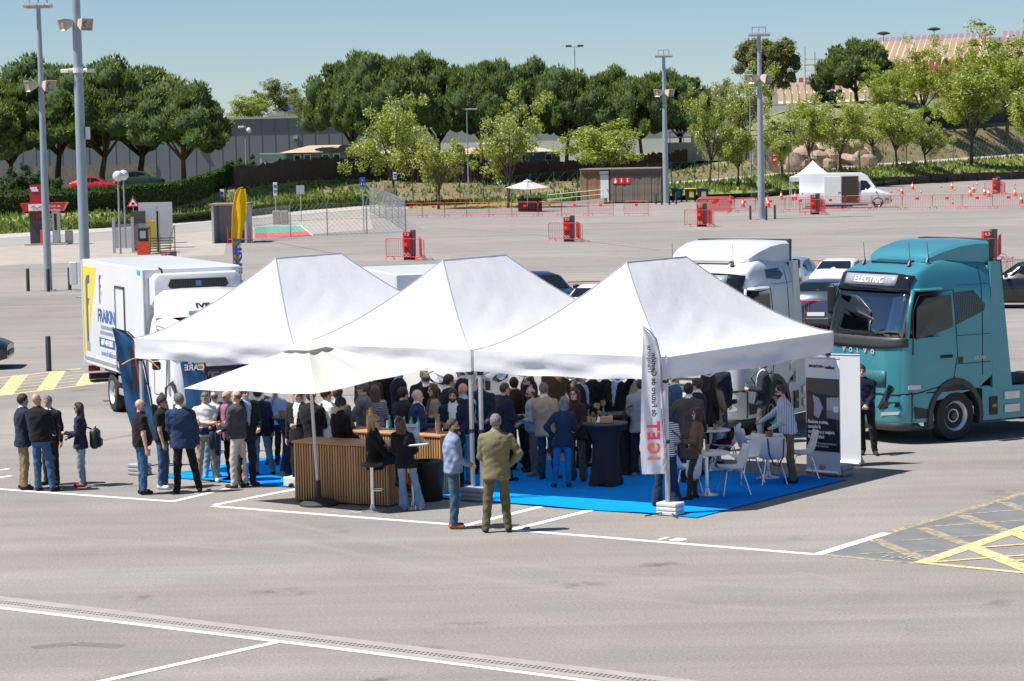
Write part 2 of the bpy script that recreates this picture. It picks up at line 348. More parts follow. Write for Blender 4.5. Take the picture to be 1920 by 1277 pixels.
rF = dict(zip(COLS, [(380, 250), (375, 250), (365, 250), (335, 270), (325, 280), (320, 300), (318, 300), (315, 300), (312, 310), (300, 315), (285, 320), (240, 325), (205, 330), (192, 340), (188, 350), (186, 360), (180, 370), (175, 380)]))
def ip(d, x):
 xs = COLS; j = max(i for i in range(len(xs) - 1) if xs[i] <= x or i == 0); t = (x - xs[j]) / (xs[j + 1] - xs[j]); a, c = d[xs[j]], d[xs[j + 1]]
 if isinstance(a, tuple): return tuple(p + (q - p) * t for p, q in zip(a, c))
 return a + (c - a) * t
GRASS = mat('grass_ground', (.14, .20, .045), .9, col2=(.27, .25, .10), scale=.35, bump=1.0, bscale=3.0, detail=7)
GRASSD = mat('dry_bank', (.12, .11, .05), .9, col2=(.24, .18, .10), scale=.25, bump=1.0, bscale=2.0, detail=7)
PATHM = mat('path_concrete', (.40, .36, .31), .85, var=.1, scale=.6)
HILLM = mat('hill_grass', (.14, .18, .055), .9, col2=(.24, .22, .10), scale=.12, bump=1.0, bscale=1.2, detail=7)
xs = [-150 + 22.3 * i for i in range(101)]
rr = random.Random(3)
def row(fn): return [fn(x) for x in xs]
Apt = row(lambda x: V3(P(x, ip(rA, x)), 0)); Bpt = row(lambda x: P(x, *ip(rB, x))); Cpt = row(lambda x: P(x, *ip(rC, x)))
Dpt = row(lambda x: (P(x, ip(rC, x)[0] - 5, ip(rC, x)[1] + .05) if x > 740 else Cpt[int(round((x + 150) / 22.3))].lerp(D(x, *ip(rE, x)), .3)))
Ept = row(lambda x: D(x, *ip(rE, x))); Fpt = row(lambda x: D(x, *ip(rF, x)))
Gpt = [p + Vector((p.x * .8, 320, 6 if xs[i] > 1350 else -3)) for i, p in enumerate(Fpt)]
for p in Apt: p.z = -.02
tb = MB()
def strip(lo, hi, n, m, amp):
 rows = []
 for k in range(n + 1):
  t = k / n; rows.append([a.lerp(c, t) + Vector((0, 0, rr.uniform(-amp, amp) if 0 < k < n else 0)) for a, c in zip(lo, hi)])
 for r0, r1 in zip(rows[:-1], rows[1:]):
  for i in range(len(xs) - 1):
   mm = m(xs[i]) if callable(m) else m
   tb.quad(r0[i], r0[i + 1], r1[i + 1], r1[i], mm)
strip(Apt, Bpt, 1, lambda x: 1 if x < 750 else 0, 0)
strip(Bpt, Cpt, 4, 0, .10); strip(Cpt, Dpt, 1, lambda x: 2 if x > 740 else 0, 0); strip(Dpt, Ept, 5, lambda x: 0 if x < 640 else 3, .14); strip(Ept, Fpt, 5, lambda x: 4, .3); strip(Fpt, Gpt, 4, 4, .5)
tag(tb.build('terrain', [GRASS, CONCL, PATHM, GRASSD, HILLM], smooth=True), kind='structure')
def terr(x, row_='E', t=0.0):                               # a terrain point on a photo column, between rows
 i = min(len(xs) - 2, max(0, int((x + 150) / 22.3))); f = (x + 150) / 22.3 - i
 a = {'A': Apt, 'B': Bpt, 'C': Cpt, 'D': Dpt, 'E': Ept, 'F': Fpt}[row_]; nx = {'A': Bpt, 'B': Cpt, 'C': Dpt, 'D': Ept, 'E': Fpt, 'F': Gpt}[row_]
 p = a[i].lerp(a[i + 1], f); q = nx[i].lerp(nx[i + 1], f); return p.lerp(q, t)
# grass blades on the banks
gb = MB(); gr = random.Random(11)
for _ in range(15000):
 x = gr.uniform(-140, 2060); rw = gr.choice('BBBBD' if x > 740 else 'BBC'); p = terr(x, rw, gr.random() ** .8)
 if gr.random() < .25 and x < 740: p = terr(x, 'D', gr.random())
 h = gr.uniform(.12, .42) * (1 if x < 740 else 1.25); a = gr.uniform(0, 6.28); wd = gr.uniform(.08, .2); lx, ly = gr.uniform(-.12, .12), gr.uniform(-.12, .12)
 dx, dy = math.cos(a) * wd, math.sin(a) * wd
 gb.add([(p.x - dx, p.y - dy, p.z - .05), (p.x + dx, p.y + dy, p.z - .05), (p.x + lx, p.y + ly, p.z + h)], [(0, 1, 2)])
tag(gb.build('grass', leafmat('grass_blades', (.13, .22, .035), (.30, .33, .09), .4), fixn=False), 'uneven grass growing on the banks behind the car park', 'grass', kind='stuff')
# ================================================================ TENTS, CARPET
TW = Vector((math.cos(R(34.6)), -math.sin(R(34.6)), 0)); TU = Vector((math.sin(R(36)), math.cos(R(36)), 0))
TD = V3(P(1258, 966), 0); WID, DEP = 3.86, 5.5
def canvas(name, base=(.84, .84, .86), transl=.28):
 m = bpy.data.materials.new(name); m.use_nodes = True; nt = m.node_tree; b = nt.nodes['Principled BSDF']; b.inputs['Base Color'].default_value = (*base, 1); b.inputs['Roughness'].default_value = .75; b.inputs['Specular IOR Level'].default_value = .2
 tr = nt.nodes.new('ShaderNodeBsdfTranslucent'); tr.inputs['Color'].default_value = (*base, 1); ms = nt.nodes.new('ShaderNodeMixShader'); ms.inputs[0].default_value = transl
 tc = nt.nodes.new('ShaderNodeTexCoord'); n = nt.nodes.new('ShaderNodeTexNoise'); n.inputs['Scale'].default_value = 5.5; n.inputs['Detail'].default_value = 3; n.inputs['Distortion'].default_value = .25; nt.links.new(tc.outputs['Object'], n.inputs['Vector'])
 bp = nt.nodes.new('ShaderNodeBump'); bp.inputs['Strength'].default_value = .3; bp.inputs['Distance'].default_value = .03; nt.links.new(n.outputs['Fac'], bp.inputs['Height']); nt.links.new(bp.outputs[0], b.inputs['Normal']); nt.links.new(bp.outputs[0], tr.inputs['Normal'])
 nt.links.new(b.outputs[0], ms.inputs[1]); nt.links.new(tr.outputs[0], ms.inputs[2]); nt.links.new(ms.outputs[0], nt.nodes['Material Output'].inputs[0]); MATS[name] = m; return m
CANVAS = canvas('tent_canvas'); SEAM = mat('tent_seam', (.42, .43, .48), .7)
ALU = mat('aluminium', (.62, .63, .64), .38, metal=.75, var=.05, scale=20)
STEELG = mat('grey_galvanised', (.42, .45, .47), .5, metal=.35, var=.08, scale=3)
BLACKP = mat('black_plastic', (.02, .02, .022), .45)
WEIGHT = mat('grey_weight', (.33, .34, .35), .7, var=.1, scale=8)
ZE, ZV, ZR = 2.56, 2.20, 3.97
def leg(root, p, dirs):
 b = MB(); b.box((p[0], p[1], 1.3), (.055, .055, 2.5), rz=R(-35)); lo = b.build('leg', ALU, root)
 b = MB(); b.box((p[0], p[1], .62), (.045, .045, 1.2), rz=R(-35)); b.box((p[0], p[1], .015), (.12, .12, .03), rz=R(-35)); b.build('lower_leg', ALU, lo)
 for zz, hh in ((1.18, .06), (2.17, .07)): b = MB(); b.box((p[0], p[1], zz), (.075, .075, hh), rz=R(-35)); b.build('leg_bracket', BLACKP, lo)
def make_tent(k, label, seed):
 A = TD - TW * WID * (3 - k); root = thing('canopy_tent', label, 'tent', tuple(A), group='white canopy tents in a row')
 e = .03; rr = random.Random(seed)
 c = [Vector((0, 0, 0)) + TW * e + TU * 0, TW * (WID - e), TW * (WID - e) + TU * DEP, TW * e + TU * DEP]
 mid = (c[0] + c[2]) / 2; r0 = mid - TU * .95; r1 = mid + TU * .95
 def sag(t): return t ** 1.42
 def panel(name, a, b_, ra, rb, n=22, mM=20):
  mb = MB(); vs = []; ph = rr.uniform(0, 6)
  for j in range(mM + 1):
   t = j / mM
   for i in range(n + 1):
    s = i / n; lo = a.lerp(b_, s); hi = ra.lerp(rb, s); p = lo.lerp(hi, t)
    edge = math.sin(math.pi * s); z = ZE + (ZR - ZE) * sag(t) - .10 * edge * math.sin(math.pi * min(1, t * 1.15)) * (1 - .5 * t)
    wr = 1.7 * (.016 * math.sin(9 * s + 5 * t * math.cos(ph) + ph) * math.sin(7 * t + 3 * s + ph) + .010 * math.sin(23 * s + 11 * t + ph * 2) * math.sin(5 * t) + .012 * math.sin(34 * s * (1 - t) + 17 * t + ph) * t + .010 * math.sin(26 * (s - t) + ph) * math.sin(3 * s + 2 * t))
    vs.append((p.x, p.y, z + wr * edge * math.sin(math.pi * t) ** .5 if 0 < t < 1 else z))
  fs = [(j * (n + 1) + i, j * (n + 1) + i + 1, (j + 1) * (n + 1) + i + 1, (j + 1) * (n + 1) + i) for j in range(mM) for i in range(n)]
  mb.add(vs, fs); return mb.build(name, CANVAS, root, smooth=True, fixn=False)
 for nm, a, b_, ra, rb in (('roof_panel', c[0], c[1], r0, r0), ('roof_panel', c[1], c[2], r0, r1), ('roof_panel', c[2], c[3], r1, r1), ('roof_panel', c[3], c[0], r1, r0)): panel(nm, a, b_, ra, rb)
 # seams on the hips
 sb = MB()
 for q, r_ in ((c[0], r0), (c[1], r0), (c[2], r1), (c[3], r1)):
  sb.tube([(q.lerp(r_, t / 12)).to_3d() + Vector((0, 0, ZE + (ZR - ZE) * sag(t / 12) + .006)) for t in range(13)], .011, 5)
 sb.tube([V3(r0.lerp(r1, t / 4), ZR + .004) for t in range(5)], .010, 5)
 sb.build('roof_seam', SEAM, root)
 for a, b_ in ((c[0], c[1]), (c[1], c[2]), (c[2], c[3]), (c[3], c[0])):      # valances
  mb = MB(); n = 40; vs = []; nv = 6; nrm = Vector((b_ - a).normalized().cross(Vector((0, 0, 1)))); ph = rr.uniform(0, 9)
  for j in range(nv + 1):
   t = j / nv
   for i in range(n + 1):
    s = i / n; p = a.lerp(b_, s); ed = math.sin(math.pi * s) ** .4
    off = (.035 * math.sin(3.2 * t + 4.4 * s + ph) + .022 * math.sin(8 * s - 7 * t + 2 * ph) + .012 * math.sin(21 * s + 6 * t + ph)) * ed * min(1, t * 1.6) + .004
    sagz = -.035 * math.sin(math.pi * s) * t
    q = p + nrm * off; vs.append((q.x, q.y, ZE + (ZV - ZE) * t + sagz + .01 * math.sin(17 * s + ph) * t))
  mb.add(vs, [(j * (n + 1) + i, j * (n + 1) + i + 1, (j + 1) * (n + 1) + i + 1, (j + 1) * (n + 1) + i) for j in range(nv) for i in range(n)])
  mb.build('valance', CANVAS, root, smooth=True, fixn=False)
 ins = .07
 for q, sx, sy in ((c[0], 1, 1), (c[1], -1, 1), (c[2], -1, -1), (c[3], 1, -1)):
  p = q + TW * (ins * sx) + TU * (ins * sy); leg(root, p, None)
 # scissor trusses
 tr = MB(); cs = [q + TW * (ins * sx) + TU * (ins * sy) for q, sx, sy in ((c[0], 1, 1), (c[1], -1, 1), (c[2], -1, -1), (c[3], 1, -1))]
 for i in range(4):
  a, b_ = cs[i], cs[(i + 1) % 4]; n = 4
  for s in range(n):
   p, q = a.lerp(b_, s / n), a.lerp(b_, (s + 1) / n)
   tr.cyl(V3(p, 2.48), V3(q, 2.12), .013, n=5); tr.cyl(V3(p, 2.12), V3(q, 2.48), .013, n=5)
 tr.build('truss', ALU, root)
 return root
make_tent(0, 'white canopy tent at the left of the row, next to the refrigerated truck', 1)
make_tent(1, 'white canopy tent in the middle of the row of three', 2)
make_tent(2, 'white canopy tent at the right of the row, nearest the teal truck', 5)
def weight(p, label, n=2, m=None, rz=-35, sz=(.38, .28, .065), kk=0):
 r_ = thing('tent_weight', label, 'weight', (p[0], p[1], .008), R(rz), 'ballast weights on the tent legs')
 for i in range(n):
  b = MB(); b.box((0, 0, sz[2] / 2 + i * (sz[2] + .004)), sz, ch=.015); b.build('ballast_slab', m or WEIGHT, r_)
WW = mat('white_weight', (.62, .62, .60), .7, var=.08, scale=8)
weight(TD + TW * -.02 + TU * .02, 'pale stacked weights under the tent leg beside the white feather flag', 3, WW)
weight(TD - TW * WID, 'dark grey stacked weights under the paired legs behind the man in blue sweater', 3, WEIGHT, sz=(.46, .30, .07))
weight(TD - TW * WID * 2 + TU * .1 - TW * .1, 'pale block weight at the tent legs left of the wooden bar', 1, WW, sz=(.42, .34, .17))
weight(TD - TW * WID * 3 + TU * .05, 'grey stacked weights at the far left tent leg', 3, WEIGHT)
weight(TD + TU * DEP, 'grey weights at the tent leg behind the advertising banners', 2, WEIGHT, sz=(.5, .4, .09))
CARPET = mat('blue_carpet', (.0, .25, .78), .95, var=.06, scale=3, bump=.3, bscale=120, spec=.1)
cb = MB(); o0 = TD + TW * .55 - TU * .12; o1 = TD + TW * .50 + TU * 5.0; nn = 60
for i in range(nn):
 for j in range(16):
  def cp(i, j):
   s, t = i / nn, j / 16; p = o0.lerp(o1, t) - TW * (11.6 * s)
   wv = .012 * (1 + math.sin(s * 31 + t * 5)) * (1 if j == 0 else .35) * (1 if 3 < i else 0); return (p.x + TU.x * .04 * math.sin(s * 22) * (j == 0), p.y + TU.y * .04 * math.sin(s * 22) * (j == 0), .016 + wv * .6)
  cb.quad(cp(i, j), cp(i + 1, j), cp(i + 1, j + 1), cp(i, j + 1))
tag(cb.build('carpet', CARPET, smooth=True), 'bright blue carpet laid on the asphalt under the tents', 'carpet')
# ================================================================ VEHICLES  (local +x forward, +y left)
TYRE = mat('tyre_rubber', (.022, .022, .023), .8, var=.2, scale=12)
CHROME = mat('polished_metal', (.82, .82, .83), .26, metal=.85); RIMT = mat('truck_rim', (.80, .80, .80), .35, metal=.5)
RIMG = mat('silver_rim', (.55, .56, .58), .3, metal=.8)
GLASSD = mat('dark_glass', (.010, .014, .016), .06, spec=.6, coat=.25)
GLASSG = mat('green_tint_glass', (.03, .055, .055), .03, spec=1.0, coat=1.0)
def clear_glass(name, tint, g=.16):
 m = bpy.data.materials.new(name); m.use_nodes = True; nt = m.node_tree; tr = nt.nodes.new('ShaderNodeBsdfTransparent'); tr.inputs[0].default_value = (*tint, 1); gl = nt.nodes.new('ShaderNodeBsdfGlossy'); gl.inputs['Roughness'].default_value = .02; fr = nt.nodes.new('ShaderNodeFresnel'); fr.inputs[0].default_value = 1.5; ad = nt.nodes.new('ShaderNodeMath'); ad.inputs[1].default_value = g; ms = nt.nodes.new('ShaderNodeMixShader')
 nt.links.new(fr.outputs[0], ad.inputs[0]); nt.links.new(ad.outputs[0], ms.inputs[0]); nt.links.new(tr.outputs[0], ms.inputs[1]); nt.links.new(gl.outputs[0], ms.inputs[2]); nt.links.new(ms.outputs[0], nt.nodes['Material Output'].inputs[0]); MATS[name] = m; return m
SCREEN = clear_glass('windscreen_glass', (.80, .90, .87), .26)
INTD = mat('cab_interior', (.11, .115, .115), .8); SEATG = mat('seat_fabric', (.26, .25, .23), .9); PILL = mat('pillar_trim', (.55, .62, .50), .6)
WHITEP = mat('white_paint', (.74, .75, .76), .28, coat=.5, var=.02, scale=1.2)
TEAL = mat('teal_metallic', (.065, .305, .37), .28, metal=.30, coat=.6, var=.06, scale=.8)
DGREY = mat('dark_grey_plastic', (.045, .048, .052), .5, var=.1, scale=10)
BLACKG = mat('black_gloss', (.012, .013, .018), .12, coat=.4)
TRIMB = mat('seam_black', (.015, .015, .017), .6)
LAMPG = mat('lamp_glass', (.55, .58, .6), .08, coat=1.0, metal=.3)
AMBER = mat('amber_lens', (.75, .22, .02), .25)
REDL = mat('red_lens', (.45, .015, .015), .2, coat=.6)
CHASS = mat('chassis_dark', (.03, .03, .032), .7, var=.2, scale=4)
LTXT = mat('white_lettering', (.82, .83, .84), .5)
def wheel(parent, c, side, r=.5, wd=.30, rim=RIMG, rr_=.58, nuts=0, n=28, deep=.04):
 """wheel on a y axis; side +1 shows towards +y"""
 def lat(prof, m, nm, par):
  b = MB(); rings = [[(c[0] + q * math.cos(2 * math.pi * k / n), c[1] + side * y, c[2] + q * math.sin(2 * math.pi * k / n)) for k in range(n)] for q, y in prof]
  b.loft(rings, True); return b.build(nm, m, par, smooth=True, angle=40)
 h = wd / 2; Rr = r * rr_
 w_ = lat([(Rr, -h), (r * .93, -h), (r, -h * .72), (r, h * .72), (r * .95, h * .95), (r * .80, h), (Rr, h * .96), (Rr * .98, h * .5)], TYRE, 'wheel', parent)
 lat([(.02, h * .3), (Rr * .45, h * .55), (Rr * .52, h * .2), (Rr * .80, h * .05), (Rr * .86, h * .7), (Rr, h * .98), (Rr * 1.0, h * .4)], rim, 'rim', w_)
 if nuts:
  b = MB()
  for k in range(nuts):
   a = 2 * math.pi * k / nuts; p = Vector((c[0] + Rr * .64 * math.cos(a), c[1] + side * h * .1, c[2] + Rr * .64 * math.sin(a))); b.cyl(p, p + Vector((0, side * .05, 0)), .022, n=6)
  tag(b.build('wheel_nuts', CHROME, w_), kind='stuff')
  b = MB(); p = Vector((c[0], c[1] + side * h * .3, c[2])); b.cyl(p, p + Vector((0, side * .09, 0)), Rr * .28, Rr * .24, n=14); b.build('hub', BLACKG, w_)
  b = MB()
  for k in range(nuts):
   a = 2 * math.pi * (k + .5) / nuts; p = Vector((c[0] + Rr * .82 * math.cos(a), c[1] + side * (h * .42), c[2] + Rr * .82 * math.sin(a))); b.cyl(p, p + Vector((0, side * .012, 0)), .016, n=6)
  tag(b.build('rim_holes', BLACKP, w_), kind='stuff')
 return w_
class Cab:
 """plan rounded at the front; profile tables give front, rear and half width at each height"""
 def __init__(s, zs, xf, w, xr, xc=.55, n=5.0): s.zs, s.xf_, s.w_, s.xr_, s.xc, s.n = zs, xf, w, xr, xc, n
 def _i(s, t, z): return float(np.interp(z, s.zs, t))
 def front(s, v, z, off=0):
  xf, w_ = s._i(s.xf_, z), s._i(s.w_, z); xc = min(s.xc, xf - .35); q = min(abs(v) / w_, .9999)
  x = xc + (xf - xc) * (1 - q ** s.n) ** (1 / s.n) - .05 * q * q
  return Vector((x + off, v * (1 + off * .3), z))
 def side(s, x, z, sg=1, off=0):
  xf, w_ = s._i(s.xf_, z), s._i(s.w_, z); xc = min(s.xc, xf - .35)
  y = w_ if x <= xc else w_ * (1 - min(.9999, (x - xc) / (xf - xc)) ** s.n) ** (1 / s.n)
  return Vector((x, sg * (y + off), z))
 def ring(s, z):
  xf, w_, xr = s._i(s.xf_, z), s._i(s.w_, z), s._i(s.xr_, z); pts = []
  for t in np.linspace(-1, 1, 31):
   v = w_ * math.sin(t * math.pi / 2); pts.append(s.front(v * .99995, z))
  xc = min(s.xc, xf - .35)
  return [Vector((xr, -w_, z)), Vector(((xr + xc) / 2, -w_, z))] + pts + [Vector(((xr + xc) / 2, w_, z)), Vector((xr, w_, z))]
 def shell(s, name, m, parent, zz):
  b = MB(); b.loft([s.ring(z) for z in zz], True); return b.build(name, m, parent, smooth=True, angle=35)
 def fpatch(s, name, m, parent, v0, v1, z0, z1, off=.012, nv=14, nz=5, ztop=None):
  b = MB(); vs = []
  for j in range(nz + 1):
   for i in range(nv + 1):
    v = v0 + (v1 - v0) * i / nv; za = z0(v) if callable(z0) else z0; zb = z1(v) if callable(z1) else z1
    vs.append(s.front(v, za + (zb - za) * j / nz, off))
  b.add(vs, [(j * (nv + 1) + i, j * (nv + 1) + i + 1, (j + 1) * (nv + 1) + i + 1, (j + 1) * (nv + 1) + i) for j in range(nz) for i in range(nv)])
  o = b.build(name, m, parent, smooth=True, fixn=False); s.thick(o); return o
 def thick(s, o):
  md = o.modifiers.new('thick', 'SOLIDIFY'); md.thickness = .012; md.offset = 0
 def spatch(s, name, m, parent, poly, sg=1, off=.008, thick=.012):
  import bmesh
  b = MB(); n = len(poly); inn = [s.side(x, z, sg, off) for x, z in poly]; out = [s.side(x, z, sg, off - thick) for x, z in poly]
  b.add(inn + out, [tuple(range(n)) if sg < 0 else tuple(range(n))[::-1]] + [(i, (i + 1) % n, n + (i + 1) % n, n + i) for i in range(n)])
  return b.build(name, m, parent)
 def seam(s, name, m, parent, poly, sg=1, r=.007, off=.003, closed=False):
  b = MB(); pts = []
  for (a, c) in zip(poly, poly[1:] + ([poly[0]] if closed else [])):
   k = max(2, int(math.hypot(c[0] - a[0], c[1] - a[1]) / .12))
   for i in range(k): pts.append(s.side(a[0] + (c[0] - a[0]) * i / k, a[1] + (c[1] - a[1]) * i / k, sg, off))
  if not closed: pts.append(s.side(*poly[-1], sg, off))
  b.tube(pts, r, 4, closed=closed); return b.build(name, m, parent)
def make_tractor(label, paint, loc, rz, sign, teal=False):
 t = thing('tractor_truck', label, 'truck', loc, rz, 'trucks parked behind the tents')
 cab = Cab([.30, .50, .80, 1.0, 1.2, 1.9, 2.0, 2.45, 2.85, 3.20, 3.38, 3.52, 3.58],
              [1.36, 1.44, 1.45, 1.43, 1.42, 1.40, 1.39, 1.28, 1.16, 1.02, .66, .10, -.20],
              [1.18, 1.22, 1.23, 1.23, 1.235, 1.235, 1.235, 1.215, 1.185, 1.12, 1.05, .95, .88],
              [.62, .62, .62, -.6, -.95, -.95, -.95, -.95, -.95, -.95, -.93, -.92, -.9], xc=.62)
 cab2 = Cab(cab.zs, [x - .78 for x in cab.xf_], cab.w_, cab.xr_, xc=-.2, n=9)
 bb = MB(); bb.loft([cab.ring(z) for z in (1.0, 1.2, 1.5, 1.8, 1.93)] + [cab2.ring(z) for z in (1.932, 2.2, 2.5, 2.86)] + [cab.ring(z) for z in (2.862, 3.0, 3.2, 3.3, 3.38, 3.45, 3.52, 3.58)], True); body = bb.build('cab_body', paint, t, smooth=True, angle=35)
 cab2.fpatch('bulkhead', INTD, t, -1.1, 1.1, 1.95, 2.84, .015, nv=12, nz=3)
 b = MB(); b.box((1.02, 0, 1.94), (.50, 2.0, .09), ch=.03); b.build('dashboard', INTD, t)
 for sg in (1, -1):
  b = MB(); b.box((.72, sg * .58, 2.15), (.16, .50, .55), ch=.06); b.box((.70, sg * .58, 2.55), (.12, .28, .24), ch=.05); b.build('seat', SEATG, t)
  b = MB(); b.tube([cab.front(sg * 1.165, 1.92, -.03), cab.front(sg * 1.14, 2.4, -.03), cab.front(sg * 1.12, 2.87, -.03)], .055, 8); b.build('windscreen_pillar', paint, t, smooth=True)
  b = MB(); b.tube([cab.front(sg * 1.05, 1.95, -.08), cab.front(sg * 1.02, 2.4, -.08), cab.front(sg * 1.0, 2.84, -.08)], .045, 6); b.build('pillar_trim', PILL, t)
  b = MB(); b.tube([cab.front(sg * .15, 1.97, .03), cab.front(sg * .42, 2.02, .035), cab.front(sg * .72, 2.10, .035)], .012, 4); b.build('wiper', TRIMB, t)
 b = MB(); b.tube([(.98 + .06 * math.cos(a), .58 + .21 * math.cos(a), 2.10 + .18 * math.sin(a)) for a in np.linspace(0, 6.28, 19)[:-1]], .02, 6, closed=True); b.build('steering_wheel', BLACKP, t)
 b = MB(); p = cab.front(-1.17, 2.55, .02); b.box((p.x + .05, p.y - .08, p.z + .05), (.16, .20, .62), ch=.06); b.box((p.x + .02, p.y - .10, p.z - .38), (.14, .22, .20), ch=.05); b.build('side_mirror', BLACKP, t)
 bump = cab.shell('bumper', paint, t, [.42, .50, .65, .80, .98])
 cab.fpatch('bumper_lip', DGREY, bump, -1.2, 1.2, .27, .42, .01, nv=20, nz=1)
 cab.fpatch('bumper_gap', TRIMB, bump, -1.19, 1.19, .965, 1.0, .006, nv=20, nz=1)
 cab.fpatch('windscreen', SCREEN, t, -1.13, 1.13, lambda v: 1.93 - .0 * v, 2.85, .012, nv=24, nz=6)
 cab.fpatch('screen_surround', DGREY, t, -1.19, 1.19, lambda v: 1.74 + .05 * min(1, (abs(v) / 1.1) ** 4) - .03, 1.95, .018, nv=24, nz=3)
 vis = cab.fpatch('sun_visor', BLACKG, t, -1.10, 1.10, 2.84, lambda v: 3.215 - .06 * (abs(v) / 1.1) ** 4, .03, nv=24, nz=4)
 cab.fpatch('sign_panel', mat('sign_grey', (.30, .32, .36), .35), vis, -.78, .78, 2.95, 3.17, .042, nv=10, nz=2)
 sp0 = cab.front(0, 3.06, .056); up = (cab.front(0, 3.15) - cab.front(0, 2.97)).normalized()
 text_mesh('sign_lettering', sign, .185, LTXT, vis, frame(sp0, (0, 1, 0), up) , bold=.004, sx=1.12 if len(sign) < 9 else .86, ext=.004)
 # roof light window and roof spoiler
 b = MB()
 q = [(.62, -.55, 3.415), (.62, .55, 3.415), (.0, .50, 3.566), (.0, -.50, 3.566)]; b.hexa([(x, y, z - .03) for x, y, z in q] + [(x, y, z + .012) for x, y, z in q]); b.build('roof_window', GLASSD, t)
 sp = MB(); rings = []
 for x, zt, wt, zb in ((.42, 3.52, .80, 3.44), (.36, 3.62, .90, 3.42), (.10, 3.76, .97, 3.42), (-.35, 3.90, 1.02, 3.42), (-.75, 3.95, 1.06, 3.40), (-1.02, 3.94, 1.08, 3.35)):
  rings.append([Vector((x, -wt, zb)), Vector((x, -wt, zt - .10)), Vector((x, -wt * .93, zt - .02)), Vector((x, -wt * .5, zt)), Vector((x, 0, zt + .01)), Vector((x, wt * .5, zt)), Vector((x, wt * .93, zt - .02)), Vector((x, wt, zt - .10)), Vector((x, wt, zb))])
 sp.loft(rings, True); sp.build('roof_spoiler', paint, t, smooth=True, angle=35)
 b = MB()
 b.hexa([(-1.03, -1.07, 3.3), (-1.03, 1.07, 3.3), (-1.13, 1.07, 3.3), (-1.13, -1.07, 3.3), (-1.03, -1.07, 3.95), (-1.03, 1.07, 3.95), (-1.20, 1.05, 3.96), (-1.20, -1.05, 3.96)]); b.build('spoiler_flap', DGREY, t)
 for sg in (1, -1):
  # side fairing behind the cab
  b = MB(); b.hexa([(-.96, sg * 1.16, .98), (-.96, sg * 1.235, .98), (-1.50, sg * 1.20, .98), (-1.50, sg * 1.16, .98), (-.96, sg * 1.10, 3.40), (-.96, sg * 1.19, 3.40), (-1.24, sg * 1.16, 3.40), (-1.24, sg * 1.10, 3.40)]); fa = b.build('side_fairing', paint, t)
  b = MB(); b.hexa([(-1.24, sg * 1.09, 2.75), (-1.25, sg * 1.165, 2.75), (-1.35, sg * 1.16, 2.75), (-1.35, sg * 1.10, 2.75), (-1.22, sg * 1.05, 3.42), (-1.22, sg * 1.13, 3.42), (-1.30, sg * 1.13, 3.42), (-1.30, sg * 1.05, 3.42)]); b.build('fairing_edge', DGREY, fa)
  sw = [(.93, 2.02), (.88, 2.62), (.72, 2.78), (.06, 2.80), (.0, 2.10)]
  sw = [(.98, 1.90), (.93, 2.52), (.70, 2.70), (.06, 2.74), (.04, 2.10)]
  win = cab.spatch('side_window', GLASSD, t, sw, sg)
  dr = cab.seam('door_seam', TRIMB, t, [(1.05, 1.62), (1.02, 2.45), (.86, 2.76), (.0, 2.84), (-.06, 1.55), (.06, 1.12), (1.05, .98)], sg, .009)
  if teal:
   pl = cab.spatch('slotted_panel', BLACKG, t, [(-.04, 2.14), (-.04, 2.78), (-.52, 2.80), (-.80, 2.50), (-.76, 2.38)], sg)
   gd = MB()
   for i in range(15):
    for j in range(11):
     x = -.09 - i * .046; z = 2.20 + j * .056 + (i % 2) * .028
     if z < 2.75 and z > 2.16 - (x + .04) * .32 and (x > -.52 or z < 2.80 - (-.52 - x) * 1.07): gd.box(cab.side(x, z, sg, .012), (.016, .006, .03))
   tag(gd.build('panel_slots', mat('slot_teal', (.06, .2, .22), .4), pl), kind='stuff')
  else:
   cab.spatch('roof_side_window', GLASSD, t, [(.10, 3.06), (.10, 3.24), (-.48, 3.26), (-.62, 3.10), (-.45, 3.0)], sg)
  cab.seam('panel_seam', TRIMB, t, [(-.06, 1.92), (-.92, 1.92)], sg); cab.seam('panel_seam', TRIMB, t, [(-.70, 3.30), (-.72, 2.9), (-.70, 1.2)], sg)
  cab.seam('panel_seam', TRIMB, t, [(-.06, 1.42), (-.92, 1.42)], sg); cab.seam('panel_seam', TRIMB, t, [(-.10, 2.92), (-.92, 2.92)], sg, .006)
  h = MB(); h.box(cab.side(.22, 1.56, sg, .012), (.30, .02, .05), ch=.008); h.build('door_handle', TRIMB, t)
  pod = MB(); p = cab.side(.62, 2.86, sg, .02); pod.box((p.x + .1, p.y + sg * .10, p.z + .02), (.62, .20, .06), ch=.025); pod.build('camera_mirror', paint, t)
  # headlamp
  hl = cab.spatch('headlamp', BLACKG, t, [(1.32, .60), (1.39, .62), (1.36, 1.04), (1.28, 1.04)], sg, .02) if False else None
  b = MB(); vs = []
  for (v, z) in ((.62, .72), (.70, .68), (1.10, .76), (1.10, .84), (.82, .84), (.98, 1.12), (.88, 1.14)): vs.append(cab.front(sg * v, z, .022))
  b.add(vs, [(0, 1, 2, 3, 4), (4, 5, 6, 0)]); o = b.build('headlamp', BLACKG, bump, fixn=False); cab.thick(o)
  b = MB(); b.add([cab.front(sg * v, z, .026) for v, z in ((.70, .56), (1.08, .60), (1.10, .66), (.72, .62))], [(0, 1, 2, 3)]); o = b.build('fog_lamp', LAMPG, bump, fixn=False); cab.thick(o)
  b = MB(); b.hexa([Vector(cab.side(x, z, sg, o_)) for z in (1.06, 1.13) for x, o_ in ((.88, -.01), (1.15, -.01), (1.15, .015), (.88, .015))]); b.build('side_lamp', LAMPG, t)
  # sill, steps, arch
  cab.spatch('sill', paint, t, [(1.02, .42), (1.05, .98), (.75, 1.0), (.58, .72), (.52, .42)], sg, .004)
